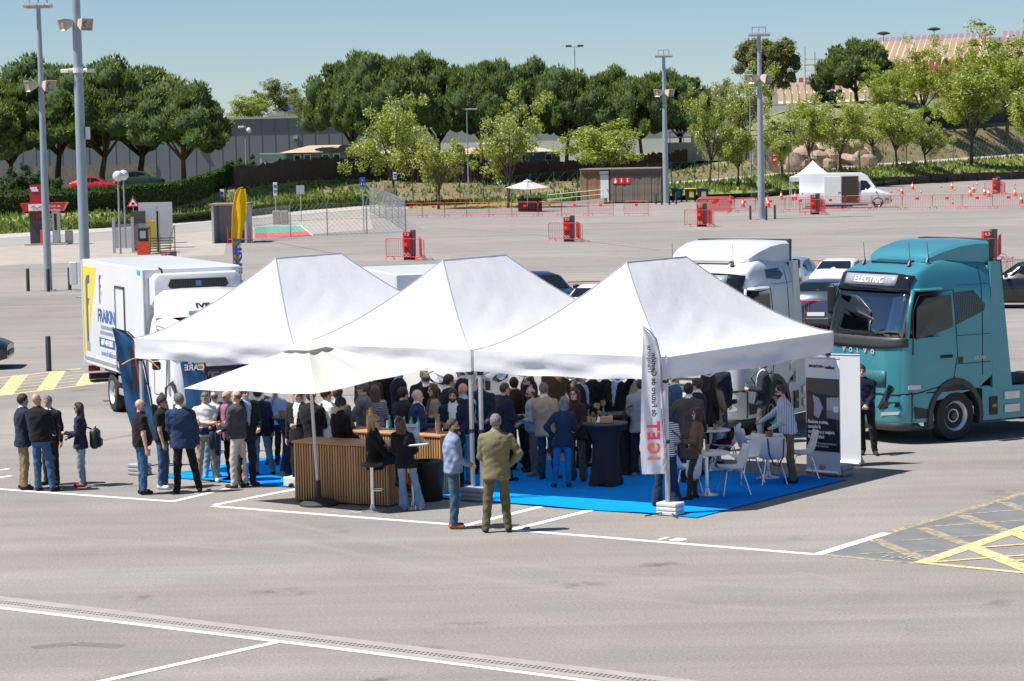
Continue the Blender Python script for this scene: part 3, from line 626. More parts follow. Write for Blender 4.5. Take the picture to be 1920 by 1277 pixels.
  cab.spatch('step_well', BLACKP, t, [(1.0, .50), (1.03, .74), (.62, .66), (.56, .50)], sg, .012)
  cab.seam('panel_seam', TRIMB, t, [(1.08, 1.02), (1.07, .44)], sg, .012)
  ar = MB(); pts = [];
  for k in range(15):
   a = R(198 - k * 15.5); pts.append((.70 * math.cos(a), .50 + .70 * math.sin(a)))
  inner = [(.60 * math.cos(R(198 - k * 15.5)), .50 + .60 * math.sin(R(198 - k * 15.5))) for k in range(15)]
  for y0, y1 in ((1.08, 1.262),):
   for k in range(14):
    o1, o2, i1, i2 = pts[k], pts[k + 1], inner[k], inner[k + 1]
    ar.hexa([(o1[0], sg * y0, o1[1]), (o2[0], sg * y0, o2[1]), (i2[0], sg * y0, i2[1]), (i1[0], sg * y0, i1[1]), (o1[0], sg * y1, o1[1]), (o2[0], sg * y1, o2[1]), (i2[0], sg * y1, i2[1]), (i1[0], sg * y1, i1[1])])
  ar.build('wheel_arch', DGREY, t)
  cab.spatch('wheel_well', CHASS, t, [(.6 * math.cos(R(a)), .5 + .6 * math.sin(R(a))) for a in range(55, 126, 10)], sg, .004)
  wheel(t, (0, sg * 1.08, .49), sg, .49, .32, RIMT, .60, 10)
  b = MB(); b.prism([(-.72, .34), (-.72, .98), (-1.0, 1.0), (-4.0, .92), (-4.0, .34)], sg * 1.0, sg * 1.20, 'y'); sk = b.build('side_skirt', paint, t)
  b = MB(); b.box((-1.0, sg * 1.215, .62), (.20, .03, .36), ch=.01); b.build('marker_box', BLACKP, sk); b = MB(); b.box((-1.0, sg * 1.236, .62), (.10, .012, .06)); b.build('reflector', AMBER, sk)
  for zz in (.80, .54):
   b = MB(); b.box((-1.48, sg * 1.215, zz), (.40, .03, .17), ch=.01); b.build('step_plate', ALU, sk)
  wheel(t, (-3.75, sg * 1.0, .49), sg, .49, .32, RIMT, .60, 10)
 b = MB(); b.box((-2.4, 0, .80), (3.6, .85, .30)); b.box((.1, 0, .66), (1.6, 1.5, .62)); b.build('chassis', CHASS, t)
 b = MB(); b.box((-1.9, 0, 1.05), (1.1, 2.0, .10)); b.build('catwalk', CHASS, t)
 # grille and badge
 if teal:
  cab.fpatch('grille', mat('grille_teal', (.02, .12, .14), .5, var=.5, scale=60), t, -.80, .80, 1.10, 1.36, .012, nv=14, nz=2)
  cab.fpatch('lower_grille', mat('grille_teal', (.02, .12, .14), .5), bump, -.52, .52, .55, .92, .014, nv=10, nz=2)
  lf = mat('silver_letters', (.8, .82, .83), .25, metal=.5)
  for k, chh in enumerate('VOLVO'):
   v = .62 - k * .23; p = cab.front(v * -1 * -1, 1.665, .02)
  for k, chh in enumerate('VOLVO'):
   v = -.44 + k * .22; p = cab.front(v, 1.66, .024); text_mesh('badge_letter', chh, .10, lf, t, frame(p, (0, 1, 0), (0, 0, 1)), bold=.004, sx=1.3)
  b = MB(); p = cab.side(-.42, 1.49, 1, .012);
  text_mesh('side_lettering', 'ELECTRIC', .075, LTXT, t, frame((-.62, 1.25, 1.50), (-1, 0, 0), (0, 0, 1)))
  b.box((-.14, 1.245, 1.38 + .1), (.10, .012, .10)); b.build('charge_label', mat('label_black', (.06, .05, .03), .5), t)
 else:
  gb_ = cab.fpatch('grille', mat('grille_white', (.55, .56, .56), .5, var=.1, scale=40), t, -.85, .85, 1.02, 1.62, .012, nv=12, nz=6)
  gl = MB()
  for i in range(5):
   z = 1.08 + i * .11; gl.tube([cab.front(v, z, .02) for v in np.linspace(-.82, .82, 15)], .016, 5)
  tag(gl.build('grille_bars', DGREY, gb_), kind='stuff')
  b = MB(); b.box((.55, 1.25, 1.05), (.28, .012, .36)); b.build('hazard_label', mat('yellow_label', (.75, .55, .03), .5), t)
  for i in range(2):
   b = MB(); b.box((.55, 1.258, 1.14 - i * .14), (.20, .008, .05)); b.build('label_print', BLACKP, t)
 for y, x in ((.70, .70), (-.70, .70)) + (((.95, .45),) if teal else ()):
  b = MB(); z = 3.38 if x > .6 else 3.46; b.cyl((x, y, z - .02), (x - .04, y, z + .10), .05, .02, n=8); b.tube([(x - .04, y, z + .09), (x + .02, y + .03, z + .55)], [.007, .004], 4); b.build('aerial', BLACKP, t)
 return t
def zwarp(t, a, b):                                          # cab heights adjusted together
 done = set()
 def go(o):
  for c in o.children:
   if c.data and c.data.name not in done:
    done.add(c.data.name); n = len(c.data.vertices); co = np.empty(n * 3); c.data.vertices.foreach_get('co', co); co = co.reshape(-1, 3); co[:, 2] = np.interp(co[:, 2], a, b); c.data.vertices.foreach_set('co', co.ravel()); c.data.update()
   go(c)
 go(t)
def heading(phi): f = Vector((math.sin(phi), -math.cos(phi), 0)); return f, Vector((-f.y, f.x, 0)), math.atan2(f.y, f.x)
f_, l_, rz_ = heading(R(-59)); pw = P(1790, 826)
TEALRIG = make_tractor('teal tractor truck with ELECTRIC roof sign, parked right of the tents', TEAL, tuple(pw - l_ * 1.2), rz_, 'ELECTRIC', True)
f_, l_, rz_ = heading(R(-34)); pc = V3(P(1497, 540, 2.9), 0)
WHITERIG = make_tractor('white tractor truck with high roof standing behind the right hand tent', WHITEP, tuple(pc + f_ * 1.20 - l_ * 1.19), rz_, 'GLOBETROTTER')
bpy.context.view_layer.update()
for t_ in (TEALRIG, WHITERIG): zwarp(t_, [0, .98, 1.7, 1.95, 2.85, 3.2, 3.58, 3.97], [0, .98, 1.84, 2.09, 2.98, 3.31, 3.63, 3.92])
# ---------------------------------------------------------------- refrigerated box truck
YEL = mat('yellow_graphic', (.85, .60, .01), .4); BLU = mat('blue_graphic', (.03, .10, .36), .4); GREYT = mat('grey_print', (.25, .27, .42), .5)
BOXW = mat('box_white', (.70, .72, .74), .35, coat=.3, var=.03, scale=.9)
f_, l_, rz_ = heading(R(22)); c1 = V3(P(268, 504, 3.43), 0)
ft = thing('box_truck', 'white refrigerated box truck with yellow and blue lettering on its side', 'truck', tuple(c1 + l_ * 1.1), rz_, 'trucks parked behind the tents')
BL, BH0, BH1, HW, KX = 6.0, .93, 3.43, 1.1, 1.277
b = MB(); b.box((-BL / 2, 0, (BH0 + BH1) / 2), (BL, 2 * HW, BH1 - BH0), ch=.03); bx = b.build('cargo_box', BOXW, ft)
for x in (-.03, -BL + .03):
 for y in (-HW - .002, HW + .002): b = MB(); b.box((x, y, (BH0 + BH1) / 2), (.09, .03, BH1 - BH0 - .05)); b.build('corner_post', mat('post_white', (.6, .62, .64), .35), bx)
b = MB(); b.box((-BL / 2, -HW - .006, BH0 + .16), (BL - .2, .02, .07)); b.build('bump_rail', ALU, bx)
def side_poly(name, pts, m, off=.004, par=None):                 # flat graphic on the right hand wall, x forward, z up
 pts = [(x * KX, z) for x, z in pts]; b = MB(); n = len(pts); b.add([(x, -HW - off, z) for x, z in pts] + [(x, -HW + .01, z) for x, z in pts], [tuple(range(n)), tuple(range(n, 2 * n))[::-1]] + [(i, (i + 1) % n, n + (i + 1) % n, n + i) for i in range(n)]); return b.build(name, m, par or bx)
side_poly('yellow_panel', [(-4.62, 1.18), (-4.50, 1.18), (-3.52, 3.27), (-4.62, 3.27)], YEL)
def fshape(x, z, s, name, m, curl):
 side_poly(name, [(x, z), (x + .17 * s, z), (x + .17 * s, z + 1.0 * s), (x + .34 * s, z + 1.0 * s), (x + .34 * s, z + 1.16 * s), (x + .17 * s, z + 1.16 * s), (x + .17 * s, z + 1.52 * s), (x + .38 * s, z + 1.58 * s), (x + .38 * s, z + 1.78 * s), (x + .10 * s, z + 1.74 * s), (x, z + 1.58 * s)], m, .008)
 side_poly(name, curl, YEL, .009)
fshape(-4.42, 1.45, .92, 'logo_letter', BLU, [(-4.10 + .09 * math.cos(a), 2.30 + .2 * math.sin(a)) for a in np.linspace(0, 6.1, 12)])
fshape(-3.32, 2.45, .38, 'logo_letter', BLU, [(-3.18 + .035 * math.cos(a), 2.73 + .08 * math.sin(a)) for a in np.linspace(0, 6.1, 10)])
TXM = lambda x, z: frame((x * KX, -HW - .006, z), (1, 0, 0), (0, 0, 1))
text_mesh('lettering', 'FRAIKIN', .42, BLU, bx, TXM(-2.83, 2.16), bold=.006, sx=1.1, ext=.003)
text_mesh('lettering', 'ALQUILER·RENTING', .12, GREYT, bx, TXM(-2.83, 1.91), sx=1.08); text_mesh('lettering', 'VEHICULOS INDUSTRIALES', .12, GREYT, bx, TXM(-2.83, 1.78), sx=.92)
side_poly('phone_panel', [(-3.42, 1.45), (-2.22, 1.45), (-2.22, 1.66), (-3.42, 1.66)], BLU, .006)
text_mesh('lettering', '689 404 800', .19, LTXT, bx, frame((-2.82 * KX, -HW - .009, 1.555), (1, 0, 0), (0, 0, 1)), bold=.006, sx=1.2)
text_mesh('lettering', 'www.fraikin.es', .2, GREYT, bx, TXM(-2.75, 1.31), sx=1.2)
b = MB(); b.box((-4.32 * KX, -HW - .008, 1.38), (.30, .01, .2)); b.build('grey_plate', mat('plate_grey', (.3, .31, .32), .5), bx)
db_ = MB(); db_.box((-2.2, -HW - .004, 1.98), (.84, .02, 1.86)); dor = db_.build('side_door', BOXW, bx)
b = MB()
for x, z, dx, dz in ((-1.78, 1.98, .03, 1.92), (-2.62, 1.98, .03, 1.92), (-2.2, 2.92, .87, .05), (-2.2, 1.04, .87, .06)): b.box((x, -HW - .015, z), (dx, .03, dz))
b.build('door_frame', DGREY, dor); b = MB(); b.box((-2.48, -HW - .03, 1.32), (.12, .05, .18)); b.build('door_handle', BLACKP, dor)
side_poly('blue_sticker', [(-.42, 3.28), (-.22, 3.28), (-.22, 3.38), (-.42, 3.38)], mat('sky_blue_sticker', (.02, .35, .62), .4), .01)
# fridge unit on the headboard
b = MB(); rings = []
for x, hw, z0, z1 in ((.01, .98, 2.50, 3.30), (.30, 1.0, 2.55, 3.33), (.44, .96, 2.70, 3.30), (.48, .90, 2.80, 3.22)):
 rings.append([Vector((x, -hw, z0 + .12)), Vector((x, -hw, z1 - .10)), Vector((x, -hw + .10, z1)), Vector((x, hw - .10, z1)), Vector((x, hw, z1 - .10)), Vector((x, hw, z0 + .12)), Vector((x, hw - .12, z0)), Vector((x, -hw + .12, z0))])
b.loft(rings, True); fr = b.build('fridge_unit', BOXW, ft, smooth=True, angle=30)
b = MB(); b.add([(.475, y, z) for y, z in ((-.62, 3.0), (.62, 3.0), (.68, 3.06), (.62, 3.2), (-.62, 3.2), (-.68, 3.06))] + [(.50, y, z) for y, z in ((-.62, 3.0), (.62, 3.0), (.68, 3.06), (.62, 3.2), (-.62, 3.2), (-.68, 3.06))], [tuple(range(6)), tuple(range(6, 12)), *[(i, (i + 1) % 6, 6 + (i + 1) % 6, 6 + i) for i in range(6)]]); gr_ = b.build('vent_grille', BLACKP, fr)
gl = MB()
for k in range(22): gl.box((.502, -.6 + k * .057, 3.10), (.01, .012, .18))
tag(gl.build('vent_slats', DGREY, gr_), kind='stuff')
b = MB(); b.box((.51, 0, 3.10), (.02, .12, .12)); b.build('badge', mat('badge_blue', (.05, .2, .45), .4), fr)
text_mesh('lettering', 'THERMO KING', .145, TRIMB, fr, frame((.505, 0, 2.89), (0, 1, 0), (0, 0, 1)), bold=.006, sx=1.12)
b = MB(); b.tube([(.2, -.72, 3.30), (.2, -.74, 3.40), (.22, -.80, 3.44)], .025, 6); b.build('exhaust_pipe', BLACKP, fr)
# cab
cb = Cab([.35, .6, 1.1, 1.45, 1.6, 2.0, 2.30, 2.42, 2.46], [2.02, 2.06, 2.06, 2.02, 1.98, 1.80, 1.58, 1.35, 1.1], [1.05, 1.08, 1.08, 1.08, 1.07, 1.04, .98, .92, .85], [.15] * 9, xc=1.2)
cb.shell('cab_body', WHITEP, ft, [.5, .7, 1.1, 1.45, 1.6, 1.8, 2.0, 2.15, 2.3, 2.38, 2.42, 2.46])
cb.fpatch('windscreen', GLASSD, ft, -.95, .95, 1.55, 2.24, .012, nv=20)
cb.fpatch('bumper', DGREY, ft, -1.0, 1.0, .38, .62, .015, nv=16, nz=2); cb.fpatch('grille', BLACKG, ft, -.8, .8, .95, 1.40, .012)
text_mesh('lettering', 'IVECO', .26, mat('chrome_letters', (.35, .36, .38), .3, metal=.6), ft, frame(cb.front(0, 1.18, .03), (0, 1, 0), (0, 0, 1)), bold=.008, sx=1.5)
for sg in (-1, 1):
 cb.spatch('side_window', GLASSD, ft, [(1.62, 1.55), (1.45, 2.12), (.75, 2.16), (.72, 1.50)], sg); cb.seam('door_seam', TRIMB, ft, [(1.66, 1.50), (1.5, 2.2), (.66, 2.22), (.62, .75), (1.6, .75)], sg, .008, closed=True)
 cb.spatch('headlamp', BLACKG, ft, [(1.97, .72), (1.90, 1.12), (1.55, .95), (1.5, .66)], sg, .02)
 b = MB(); y = sg * 1.08; b.tube([(1.5, y, 2.02), (1.62, y + sg * .16, 2.08), (1.66, y + sg * .22, 1.98)], .02, 6); b.box((1.68, y + sg * .24, 1.76), (.10, .20, .42), ch=.03); b.box((1.70, y + sg * .22, 1.44), (.10, .18, .18), ch=.03); b.build('mirror', BLACKP, ft)
 wheel(ft, (1.25, sg * .98, .42), sg, .42, .24, RIMG, .58); wheel(ft, (-3.3, sg * .92, .45), sg, .45, .36, mat('pale_rim', (.6, .61, .62), .4), .60)
 for z in (.80, .52):
  b = MB(); b.box((-1.2, sg * 1.06, z), (3.0, .04, .15), ch=.012); b.build('side_guard', ALU, ft)
 b = MB(); b.box((-3.3, sg * .92, .93), (1.15, .40, .04)); b.build('mudguard', CHASS, ft)
b = MB(); b.box((-2.4, 0, .72), (7.0, .8, .22)); b.box((-5.8, 0, .62), (.12, 2.1, .14)); b.box((-5.85, -.75, .5), (.25, .5, .05)); b.build('chassis', CHASS, ft)
b = MB(); b.box((-5.92, -.9, .80), (.06, .28, .14)); b.build('tail_lamp', REDL, ft)
df = MB(); rings = []
for x, hw, zt, zb in ((1.55, .62, 2.50, 2.44), (1.30, .82, 2.78, 2.42), (.95, .94, 2.92, 2.40), (.55, 1.0, 3.0, 2.38), (.42, 1.0, 2.98, 2.38)):
 rings.append([Vector((x, -hw, zb)), Vector((x, -hw * .98, zt - .18)), Vector((x, -hw * .8, zt - .03)), Vector((x, -hw * .4, zt)), Vector((x, hw * .4, zt)), Vector((x, hw * .8, zt - .03)), Vector((x, hw * .98, zt - .18)), Vector((x, hw, zb))])
df.loft(rings, True); dfo = df.build('roof_deflector', WHITEP, ft, smooth=True, angle=40)
b = MB(); q = [(1.535, -.52, 2.545), (1.535, .52, 2.545), (1.36, .55, 2.745), (1.36, -.55, 2.745)]; b.hexa([(x, y, z - .03) for x, y, z in q] + [(x + .02, y, z + .02) for x, y, z in q]); b.build('badge_panel', WHITEP, dfo)
text_mesh('lettering', 'IVECO', .17, TRIMB, dfo, frame((1.475, 0, 2.667), (0, 1, 0), (-.175, 0, .2)), bold=.006, sx=1.4)
# ---------------------------------------------------------------- passenger cars, vans: stations along x (x, half width, z low, z belt, z top, half width of the top)
def make_car(name, label, cat, st, paint, loc, rz, glass, wr=.33, wx=(1.35, -1.35), group=None, rims=RIMG, roof=None, lamps=True, hatch=None, wy=.72, tl=None):
 t = thing(name, label, cat, loc, rz, group)
 b = MB(); rings = []
 for x, w_, z0, zb, zt, wt in st:
  rings.append([Vector((x, -w_ * .92, z0)), Vector((x, -w_, z0 + (zb - z0) * .35)), Vector((x, -w_ * .985, zb - .04)), Vector((x, -w_ * .95, zb)), Vector((x, -(w_ * .3 + wt * .7), zb + (zt - zb) * .55)), Vector((x, -wt, zt - .05)), Vector((x, -wt * .8, zt)), Vector((x, 0, zt + .015)),
                      Vector((x, wt * .8, zt)), Vector((x, wt, zt - .05)), Vector((x, (w_ * .3 + wt * .7), zb + (zt - zb) * .55)), Vector((x, w_ * .95, zb)), Vector((x, w_ * .985, zb - .04)), Vector((x, w_, z0 + (zb - z0) * .35)), Vector((x, w_ * .92, z0))])
 b.loft(rings, True); body = b.build('body', paint, t, smooth=True, angle=38)
 S = np.array([(x, w_, zb, zt, wt) for x, w_, z0, zb, zt, wt in st][::-1])
 def sp(x, z, sg, off=.01):
  w_, zb, zt, wt = (float(np.interp(x, S[:, 0], S[:, k])) for k in (1, 2, 3, 4))
  k = max(0, min(1, (z - zb) / max(.01, zt - .05 - zb))); ym = w_ * .3 + wt * .7
  y = w_ * .95 + (ym - w_ * .95) * (k / .55) if k < .55 else ym + (wt - ym) * (k - .55) / .45
  return Vector((x, sg * (y + off), z))
 for nm, poly in glass.get('side', []):
  for sg in (-1, 1):
   m_ = MB(); n = len(poly); m_.add([sp(x, z, sg, .008) for x, z in poly] + [sp(x, z, sg, -.01) for x, z in poly], [tuple(range(n)), tuple(range(n, 2 * n))[::-1]] + [(i, (i + 1) % n, n + (i + 1) % n, n + i) for i in range(n)]); m_.build(nm, GLASSD, t)
 for nm, q in glass.get('end', []):                              # quads across the car: (x0,z0,halfw0),(x1,z1,halfw1)
  (x0, z0, w0), (x1, z1, w1) = q; m_ = MB(); nx = .014 if x0 > 0 else -.014
  m_.hexa([(x0, -w0, z0 - .01), (x0, w0, z0 - .01), (x1, w1, z1 - .01), (x1, -w1, z1 - .01), (x0 + nx, -w0, z0 + .012), (x0 + nx, w0, z0 + .012), (x1 + nx, w1, z1 + .012), (x1 + nx, -w1, z1 + .012)]); m_.build(nm, GLASSD, t)
 for x in wx:
  for sg in (-1, 1):
   wheel(t, (x, sg * wy, wr), sg, wr, .21, rims, .66, n=20)
   m_ = MB(); ring = [(x + (wr + .07) * math.cos(a), wr + (wr + .07) * math.sin(a)) for a in np.linspace(-.15, math.pi + .15, 13)]
   ri = [(x + (wr + .01) * math.cos(a), wr + (wr + .01) * math.sin(a)) for a in np.linspace(-.15, math.pi + .15, 13)]
   yy = float(np.interp(x, S[:, 0], S[:, 1])) * 1.004 + .004
   for k in range(12): m_.hexa([(ring[k][0], sg * (yy - .2), ring[k][1]), (ring[k + 1][0], sg * (yy - .2), ring[k + 1][1]), (ri[k + 1][0], sg * (yy - .2), ri[k + 1][1]), (ri[k][0], sg * (yy - .2), ri[k][1]), (ring[k][0], sg * yy, ring[k][1]), (ring[k + 1][0], sg * yy, ring[k + 1][1]), (ri[k + 1][0], sg * yy, ri[k + 1][1]), (ri[k][0], sg * yy, ri[k][1])])
   m_.build('wheel_arch', BLACKP, t)
 fr_, bk = st[0], st[-1]
 for sg in (-1, 1):
  if lamps:
   m_ = MB(); x = fr_[0] - .10; zt_ = fr_[3] - .04; m_.hexa([(x - .28, sg * fr_[1] * .99, zt_ - .07), (x + .09, sg * fr_[1] * .78, zt_ - .10), (x + .10, sg * fr_[1] * .55, zt_ - .10), (x + .02, sg * fr_[1] * .55, zt_ - .10), (x - .28, sg * fr_[1] * 1.01, zt_ + .04), (x + .08, sg * fr_[1] * .80, zt_ + .03), (x + .10, sg * fr_[1] * .55, zt_ + .0), (x + .02, sg * fr_[1] * .55, zt_ + .01)]); m_.build('headlamp', LAMPG, t)
  m_ = MB(); x = bk[0]; zt_ = (tl or bk[3] - .02); m_.hexa([(x - .02, sg * bk[1] * .55, zt_ - .10), (x - .02, sg * bk[1] * .96, zt_ - .08), (x + .25, sg * bk[1] * 1.02, zt_ - .06), (x + .25, sg * bk[1] * .9, zt_ - .06), (x - .02, sg * bk[1] * .55, zt_ - .02), (x - .02, sg * bk[1] * .96, zt_ + .05), (x + .25, sg * bk[1] * 1.02, zt_ + .03), (x + .25, sg * bk[1] * .9, zt_ + .03)]); m_.build('tail_lamp', REDL, t)
  m_ = MB(); mx_ = glass.get('mirror', (.75, 1.0)); m_.box((mx_[0], sg * (st[len(st) // 2][1] + .10), mx_[1]), (.12, .2, .14), ch=.03); m_.build('door_mirror', paint, t)
 m_ = MB(); m_.box((bk[0] - .012, 0, (bk[2] + bk[3]) / 2 + .02), (.02, .52, .11)); m_.build('number_plate', LTXT, t)
 m_ = MB(); m_.box((bk[0] + .02, 0, bk[2] + .06), (.10, bk[1] * 1.75, .20), ch=.03); m_.build('rear_bumper', DGREY, t)
 m_ = MB(); m_.box((fr_[0] - .03, 0, fr_[2] + .14), (.12, fr_[1] * 1.5, .16), ch=.03); m_.build('front_grille', BLACKP, t)
 m_ = MB(); m_.box((0, 0, .27), (3.2, 1.45, .16)); m_.build('underbody', CHASS, t)
 return t
HATCH = [(2.05, .72, .30, .62, .66, .60), (1.85, .84, .25, .70, .76, .66), (1.30, .89, .22, .80, .92, .70), (.95, .90, .22, .86, .99, .72), (.35, .90, .22, .90, 1.38, .62), (-.30, .90, .22, .92, 1.47, .62), (-1.10, .90, .22, .94, 1.42, .60), (-1.75, .88, .24, .96, 1.18, .62), (-2.05, .82, .30, .94, 1.00, .64), (-2.12, .78, .38, .80, .84, .62)]
HGL = {'side': [('side_window', [(.62, .95), (.22, 1.30), (-.28, 1.39), (-.32, .97)]), ('side_window', [(-.38, .97), (-.34, 1.39), (-1.0, 1.35), (-1.18, 1.0)]), ('quarter_window', [(-1.26, 1.02), (-1.08, 1.33), (-1.45, 1.18)])], 'end': [('windscreen', ((.93, 1.02, .62), (.37, 1.375, .54))), ('rear_window', ((-1.76, 1.17, .60), (-1.16, 1.41, .50)))], 'mirror': (.68, .98)}
SUV = [(2.15, .76, .34, .72, .78, .64), (1.95, .88, .28, .84, .92, .70), (1.30, .92, .26, .94, 1.06, .74), (.95, .93, .26, 1.0, 1.10, .76), (.35, .93, .26, 1.03, 1.52, .66), (-.40, .93, .26, 1.05, 1.62, .66), (-1.40, .93, .26, 1.08, 1.58, .64), (-1.90, .91, .28, 1.10, 1.36, .66), (-2.12, .86, .34, 1.06, 1.12, .68), (-2.18, .82, .42, .92, .96, .66)]
SGL = {'side': [('side_window', [(.62, 1.10), (.25, 1.42), (-.32, 1.52), (-.36, 1.11)]), ('side_window', [(-.42, 1.11), (-.38, 1.52), (-1.10, 1.49), (-1.14, 1.13)]), ('quarter_window', [(-1.20, 1.14), (-1.18, 1.47), (-1.55, 1.38), (-1.66, 1.18)])], 'end': [('windscreen', ((.93, 1.12, .64), (.37, 1.51, .56))), ('rear_window', ((-1.91, 1.35, .62), (-1.44, 1.57, .54)))], 'mirror': (.70, 1.12)}
SEDAN = [(2.30, .72, .30, .60, .64, .60), (2.05, .86, .25, .70, .76, .66), (1.30, .90, .22, .80, .90, .70), (.90, .91, .22, .86, .97, .72), (.25, .91, .22, .90, 1.34, .60), (-.40, .91, .22, .91, 1.42, .60), (-1.05, .91, .22, .93, 1.34, .58), (-1.60, .90, .22, .94, 1.06, .66), (-2.20, .86, .26, .93, .99, .68), (-2.32, .80, .36, .84, .88, .64)]
EGL = {'side': [('side_window', [(.52, .94), (.18, 1.26), (-.34, 1.34), (-.38, .96)]), ('side_window', [(-.44, .96), (-.40, 1.34), (-1.0, 1.28), (-1.30, 1.0)])], 'end': [('windscreen', ((.88, 1.0, .62), (.28, 1.335, .52))), ('rear_window', ((-1.56, 1.08, .58), (-1.08, 1.33, .50)))], 'mirror': (.62, .98)}
CB = mat('paint_slate_blue', (.075, .095, .14), .25, metal=.4, coat=.6); CN = mat('paint_dark_navy', (.012, .022, .04), .2, coat=.7); CK = mat('paint_black', (.012, .013, .016), .2, coat=.7)
CL = mat('paint_light_blue', (.30, .38, .46), .25, metal=.3, coat=.6); CR = mat('paint_red', (.45, .02, .02), .3, coat=.5); CG = mat('paint_green_dark', (.03, .06, .05), .3, coat=.5)
def at(px, py, z=0.): return tuple(V3(P(px, py, z), 0))
make_car('parked_car', 'white hatchback with red tail lamps parked between the two tractor trucks', 'car', HATCH, WHITEP, at(1580, 508, 1.0), R(72), HGL, group='cars parked beyond the tents')
make_car('parked_car', 'slate blue crossover car parked in front of the white hatchback', 'car', SUV, CB, at(1556, 560, 1.0), R(72), SGL, group='cars parked beyond the tents')
make_car('parked_car', 'pale blue car half hidden behind the white tractor truck', 'car', HATCH, CL, at(1487, 505, 1.0), R(72), HGL, group='cars parked beyond the tents')
make_car('parked_car', 'dark navy sport utility car behind the middle tent', 'car', SUV, CN, at(1010, 545, 1.0), R(-64), SGL, group='cars parked beyond the tents')
make_car('parked_car', 'white saloon car seen between the middle and right tents', 'car', SEDAN, WHITEP, at(1128, 556, 1.0), R(72), EGL, group='cars parked beyond the tents')
make_car('parked_car', 'black sport utility car at the right edge behind the teal truck', 'car', SUV, CK, at(1935, 520, 1.0), R(160), SGL, group='cars parked beyond the tents')
make_car('parked_car', 'dark grey car nose entering the picture at the left edge', 'car', HATCH, mat('paint_dark_grey', (.03, .035, .045), .25, metal=.3, coat=.6), tuple(V3(P(-8, 694), 0) + Vector((-1.78, .75, 0))), R(3), HGL, group='cars parked beyond the tents')
# small box truck behind the middle of the tents
f_, l_, rz_ = heading(R(16)); p0 = P(884, 786)
vt = thing('box_van', 'white box van with yellow stripe, its nose showing under the middle tent', 'van', tuple(V3(p0, 0)), rz_, 'trucks parked behind the tents')
vc = Cab([.3, .55, .85, 1.0, 1.15, 1.3, 1.9, 2.15, 2.25], [.0, .06, .08, .05, -.05, -.45, -1.05, -1.30, -1.6], [.92, .98, 1.0, 1.0, .99, .97, .92, .86, .8], [-2.2] * 9, xc=-.7, n=3.6)
vc.shell('cab_body', WHITEP, vt, [.35, .55, .7, .85, 1.0, 1.08, 1.15, 1.22, 1.3, 1.5, 1.7, 1.9, 2.05, 2.15, 2.25]); vc.fpatch('windscreen', GLASSD, vt, -.84, .84, 1.32, 2.10, .012, nv=16)
gr_ = vc.fpatch('grille', BLACKP, vt, -.42, .42, lambda v: .62 - .0 * v, lambda v: .92 - .10 * (abs(v) / .42), .02)
gl = MB()
for k in range(4): gl.tube([vc.front(v, .66 + k * .07, .032) for v in np.linspace(-.40, .40, 9)], .010, 4)
tag(gl.build('grille_bars', DGREY, gr_), kind='stuff')
vc.fpatch('bumper', DGREY, vt, -.9, .9, .32, .50, .02, nv=14, nz=2)
for sg in (-1, 1):
 b = MB(); b.add([vc.front(sg * v, z, .022) for v, z in ((.48, .84), (.62, .78), (.86, .86), (.93, 1.10), (.74, 1.02), (.52, .92))], [tuple(range(6))]); o = b.build('headlamp', BLACKG, vt, fixn=False); vc.thick(o)
 b = MB(); b.add([vc.front(sg * v, z, .034) for v, z in ((.58, .87), (.74, .90), (.74, .97), (.58, .92))], [tuple(range(4))]); o = b.build('headlamp_lens', LAMPG, vt, fixn=False); vc.thick(o)
 wheel(vt, (-.85, sg * .86, .36), sg, .36, .22, RIMG, .6, n=20); wheel(vt, (-4.6, sg * .86, .36), sg, .36, .30, RIMG, .6, n=20)
 vc.spatch('side_window', GLASSD, vt, [(-.95, 1.35), (-1.35, 2.0), (-2.0, 2.02), (-2.0, 1.35)], sg)
text_mesh('lettering', 'IVECO', .16, CHROME, vt, frame(vc.front(0, .99, .02), (0, 1, 0), (-.4, 0, 1)), bold=.006, sx=1.3)
b = MB(); b.box((-4.3, 0, 2.0), (3.9, 2.12, 2.2), ch=.03); vb = b.build('cargo_box', BOXW, vt)
for y in (-1.064,):
 b = MB(); b.prism([(-6.15, 1.2), (-5.9, 1.2), (-5.5, 3.0), (-6.15, 3.0)], y - .004, y + .01, 'y'); b.build('yellow_panel', YEL, vb)
b = MB(); b.box((-3.6, 0, .6), (5, .8, .2)); b.build('chassis', CHASS, vt)
# panel van far across the car park, side door open
PV = [(3.35, .80, .36, .92, 1.00, .70), (3.15, .95, .30, 1.05, 1.14, .80), (2.60, 1.0, .28, 1.18, 1.30, .84), (2.25, 1.0, .28, 1.22, 1.50, .84), (1.60, 1.0, .28, 1.24, 2.40, .80), (1.10, 1.0, .28, 1.25, 2.66, .80), (-2.2, 1.0, .28, 1.25, 2.70, .80), (-3.45, 1.0, .28, 1.25, 2.68, .80), (-3.52, .98, .34, 1.25, 2.6, .78)]
PVG = {'side': [('side_window', [(2.10, 1.35), (1.55, 2.05), (1.10, 2.10), (1.08, 1.35)])], 'end': [('windscreen', ((2.24, 1.55, .76), (1.64, 2.38, .68)))], 'mirror': (2.1, 1.5)}
van = make_car('panel_van', 'white panel van with open side door beside the small far tent', 'van', PV, WHITEP, at(1588, 390), R(-10), PVG, wr=.36, wx=(2.35, -2.2), wy=.86, tl=1.2)
b = MB(); b.box((.30, -1.0, 1.42), (1.28, .10, 2.0)); b.build('door_opening', mat('van_interior', (.045, .032, .022), .8), van)
b = MB(); b.box((-1.0, -1.04, 1.40), (1.3, .05, 2.05), ch=.02); b.build('sliding_door', WHITEP, van); b = MB(); b.box((-.5, -1.075, 1.2), (.2, .02, .05)); b.build('door_handle', BLACKP, van)
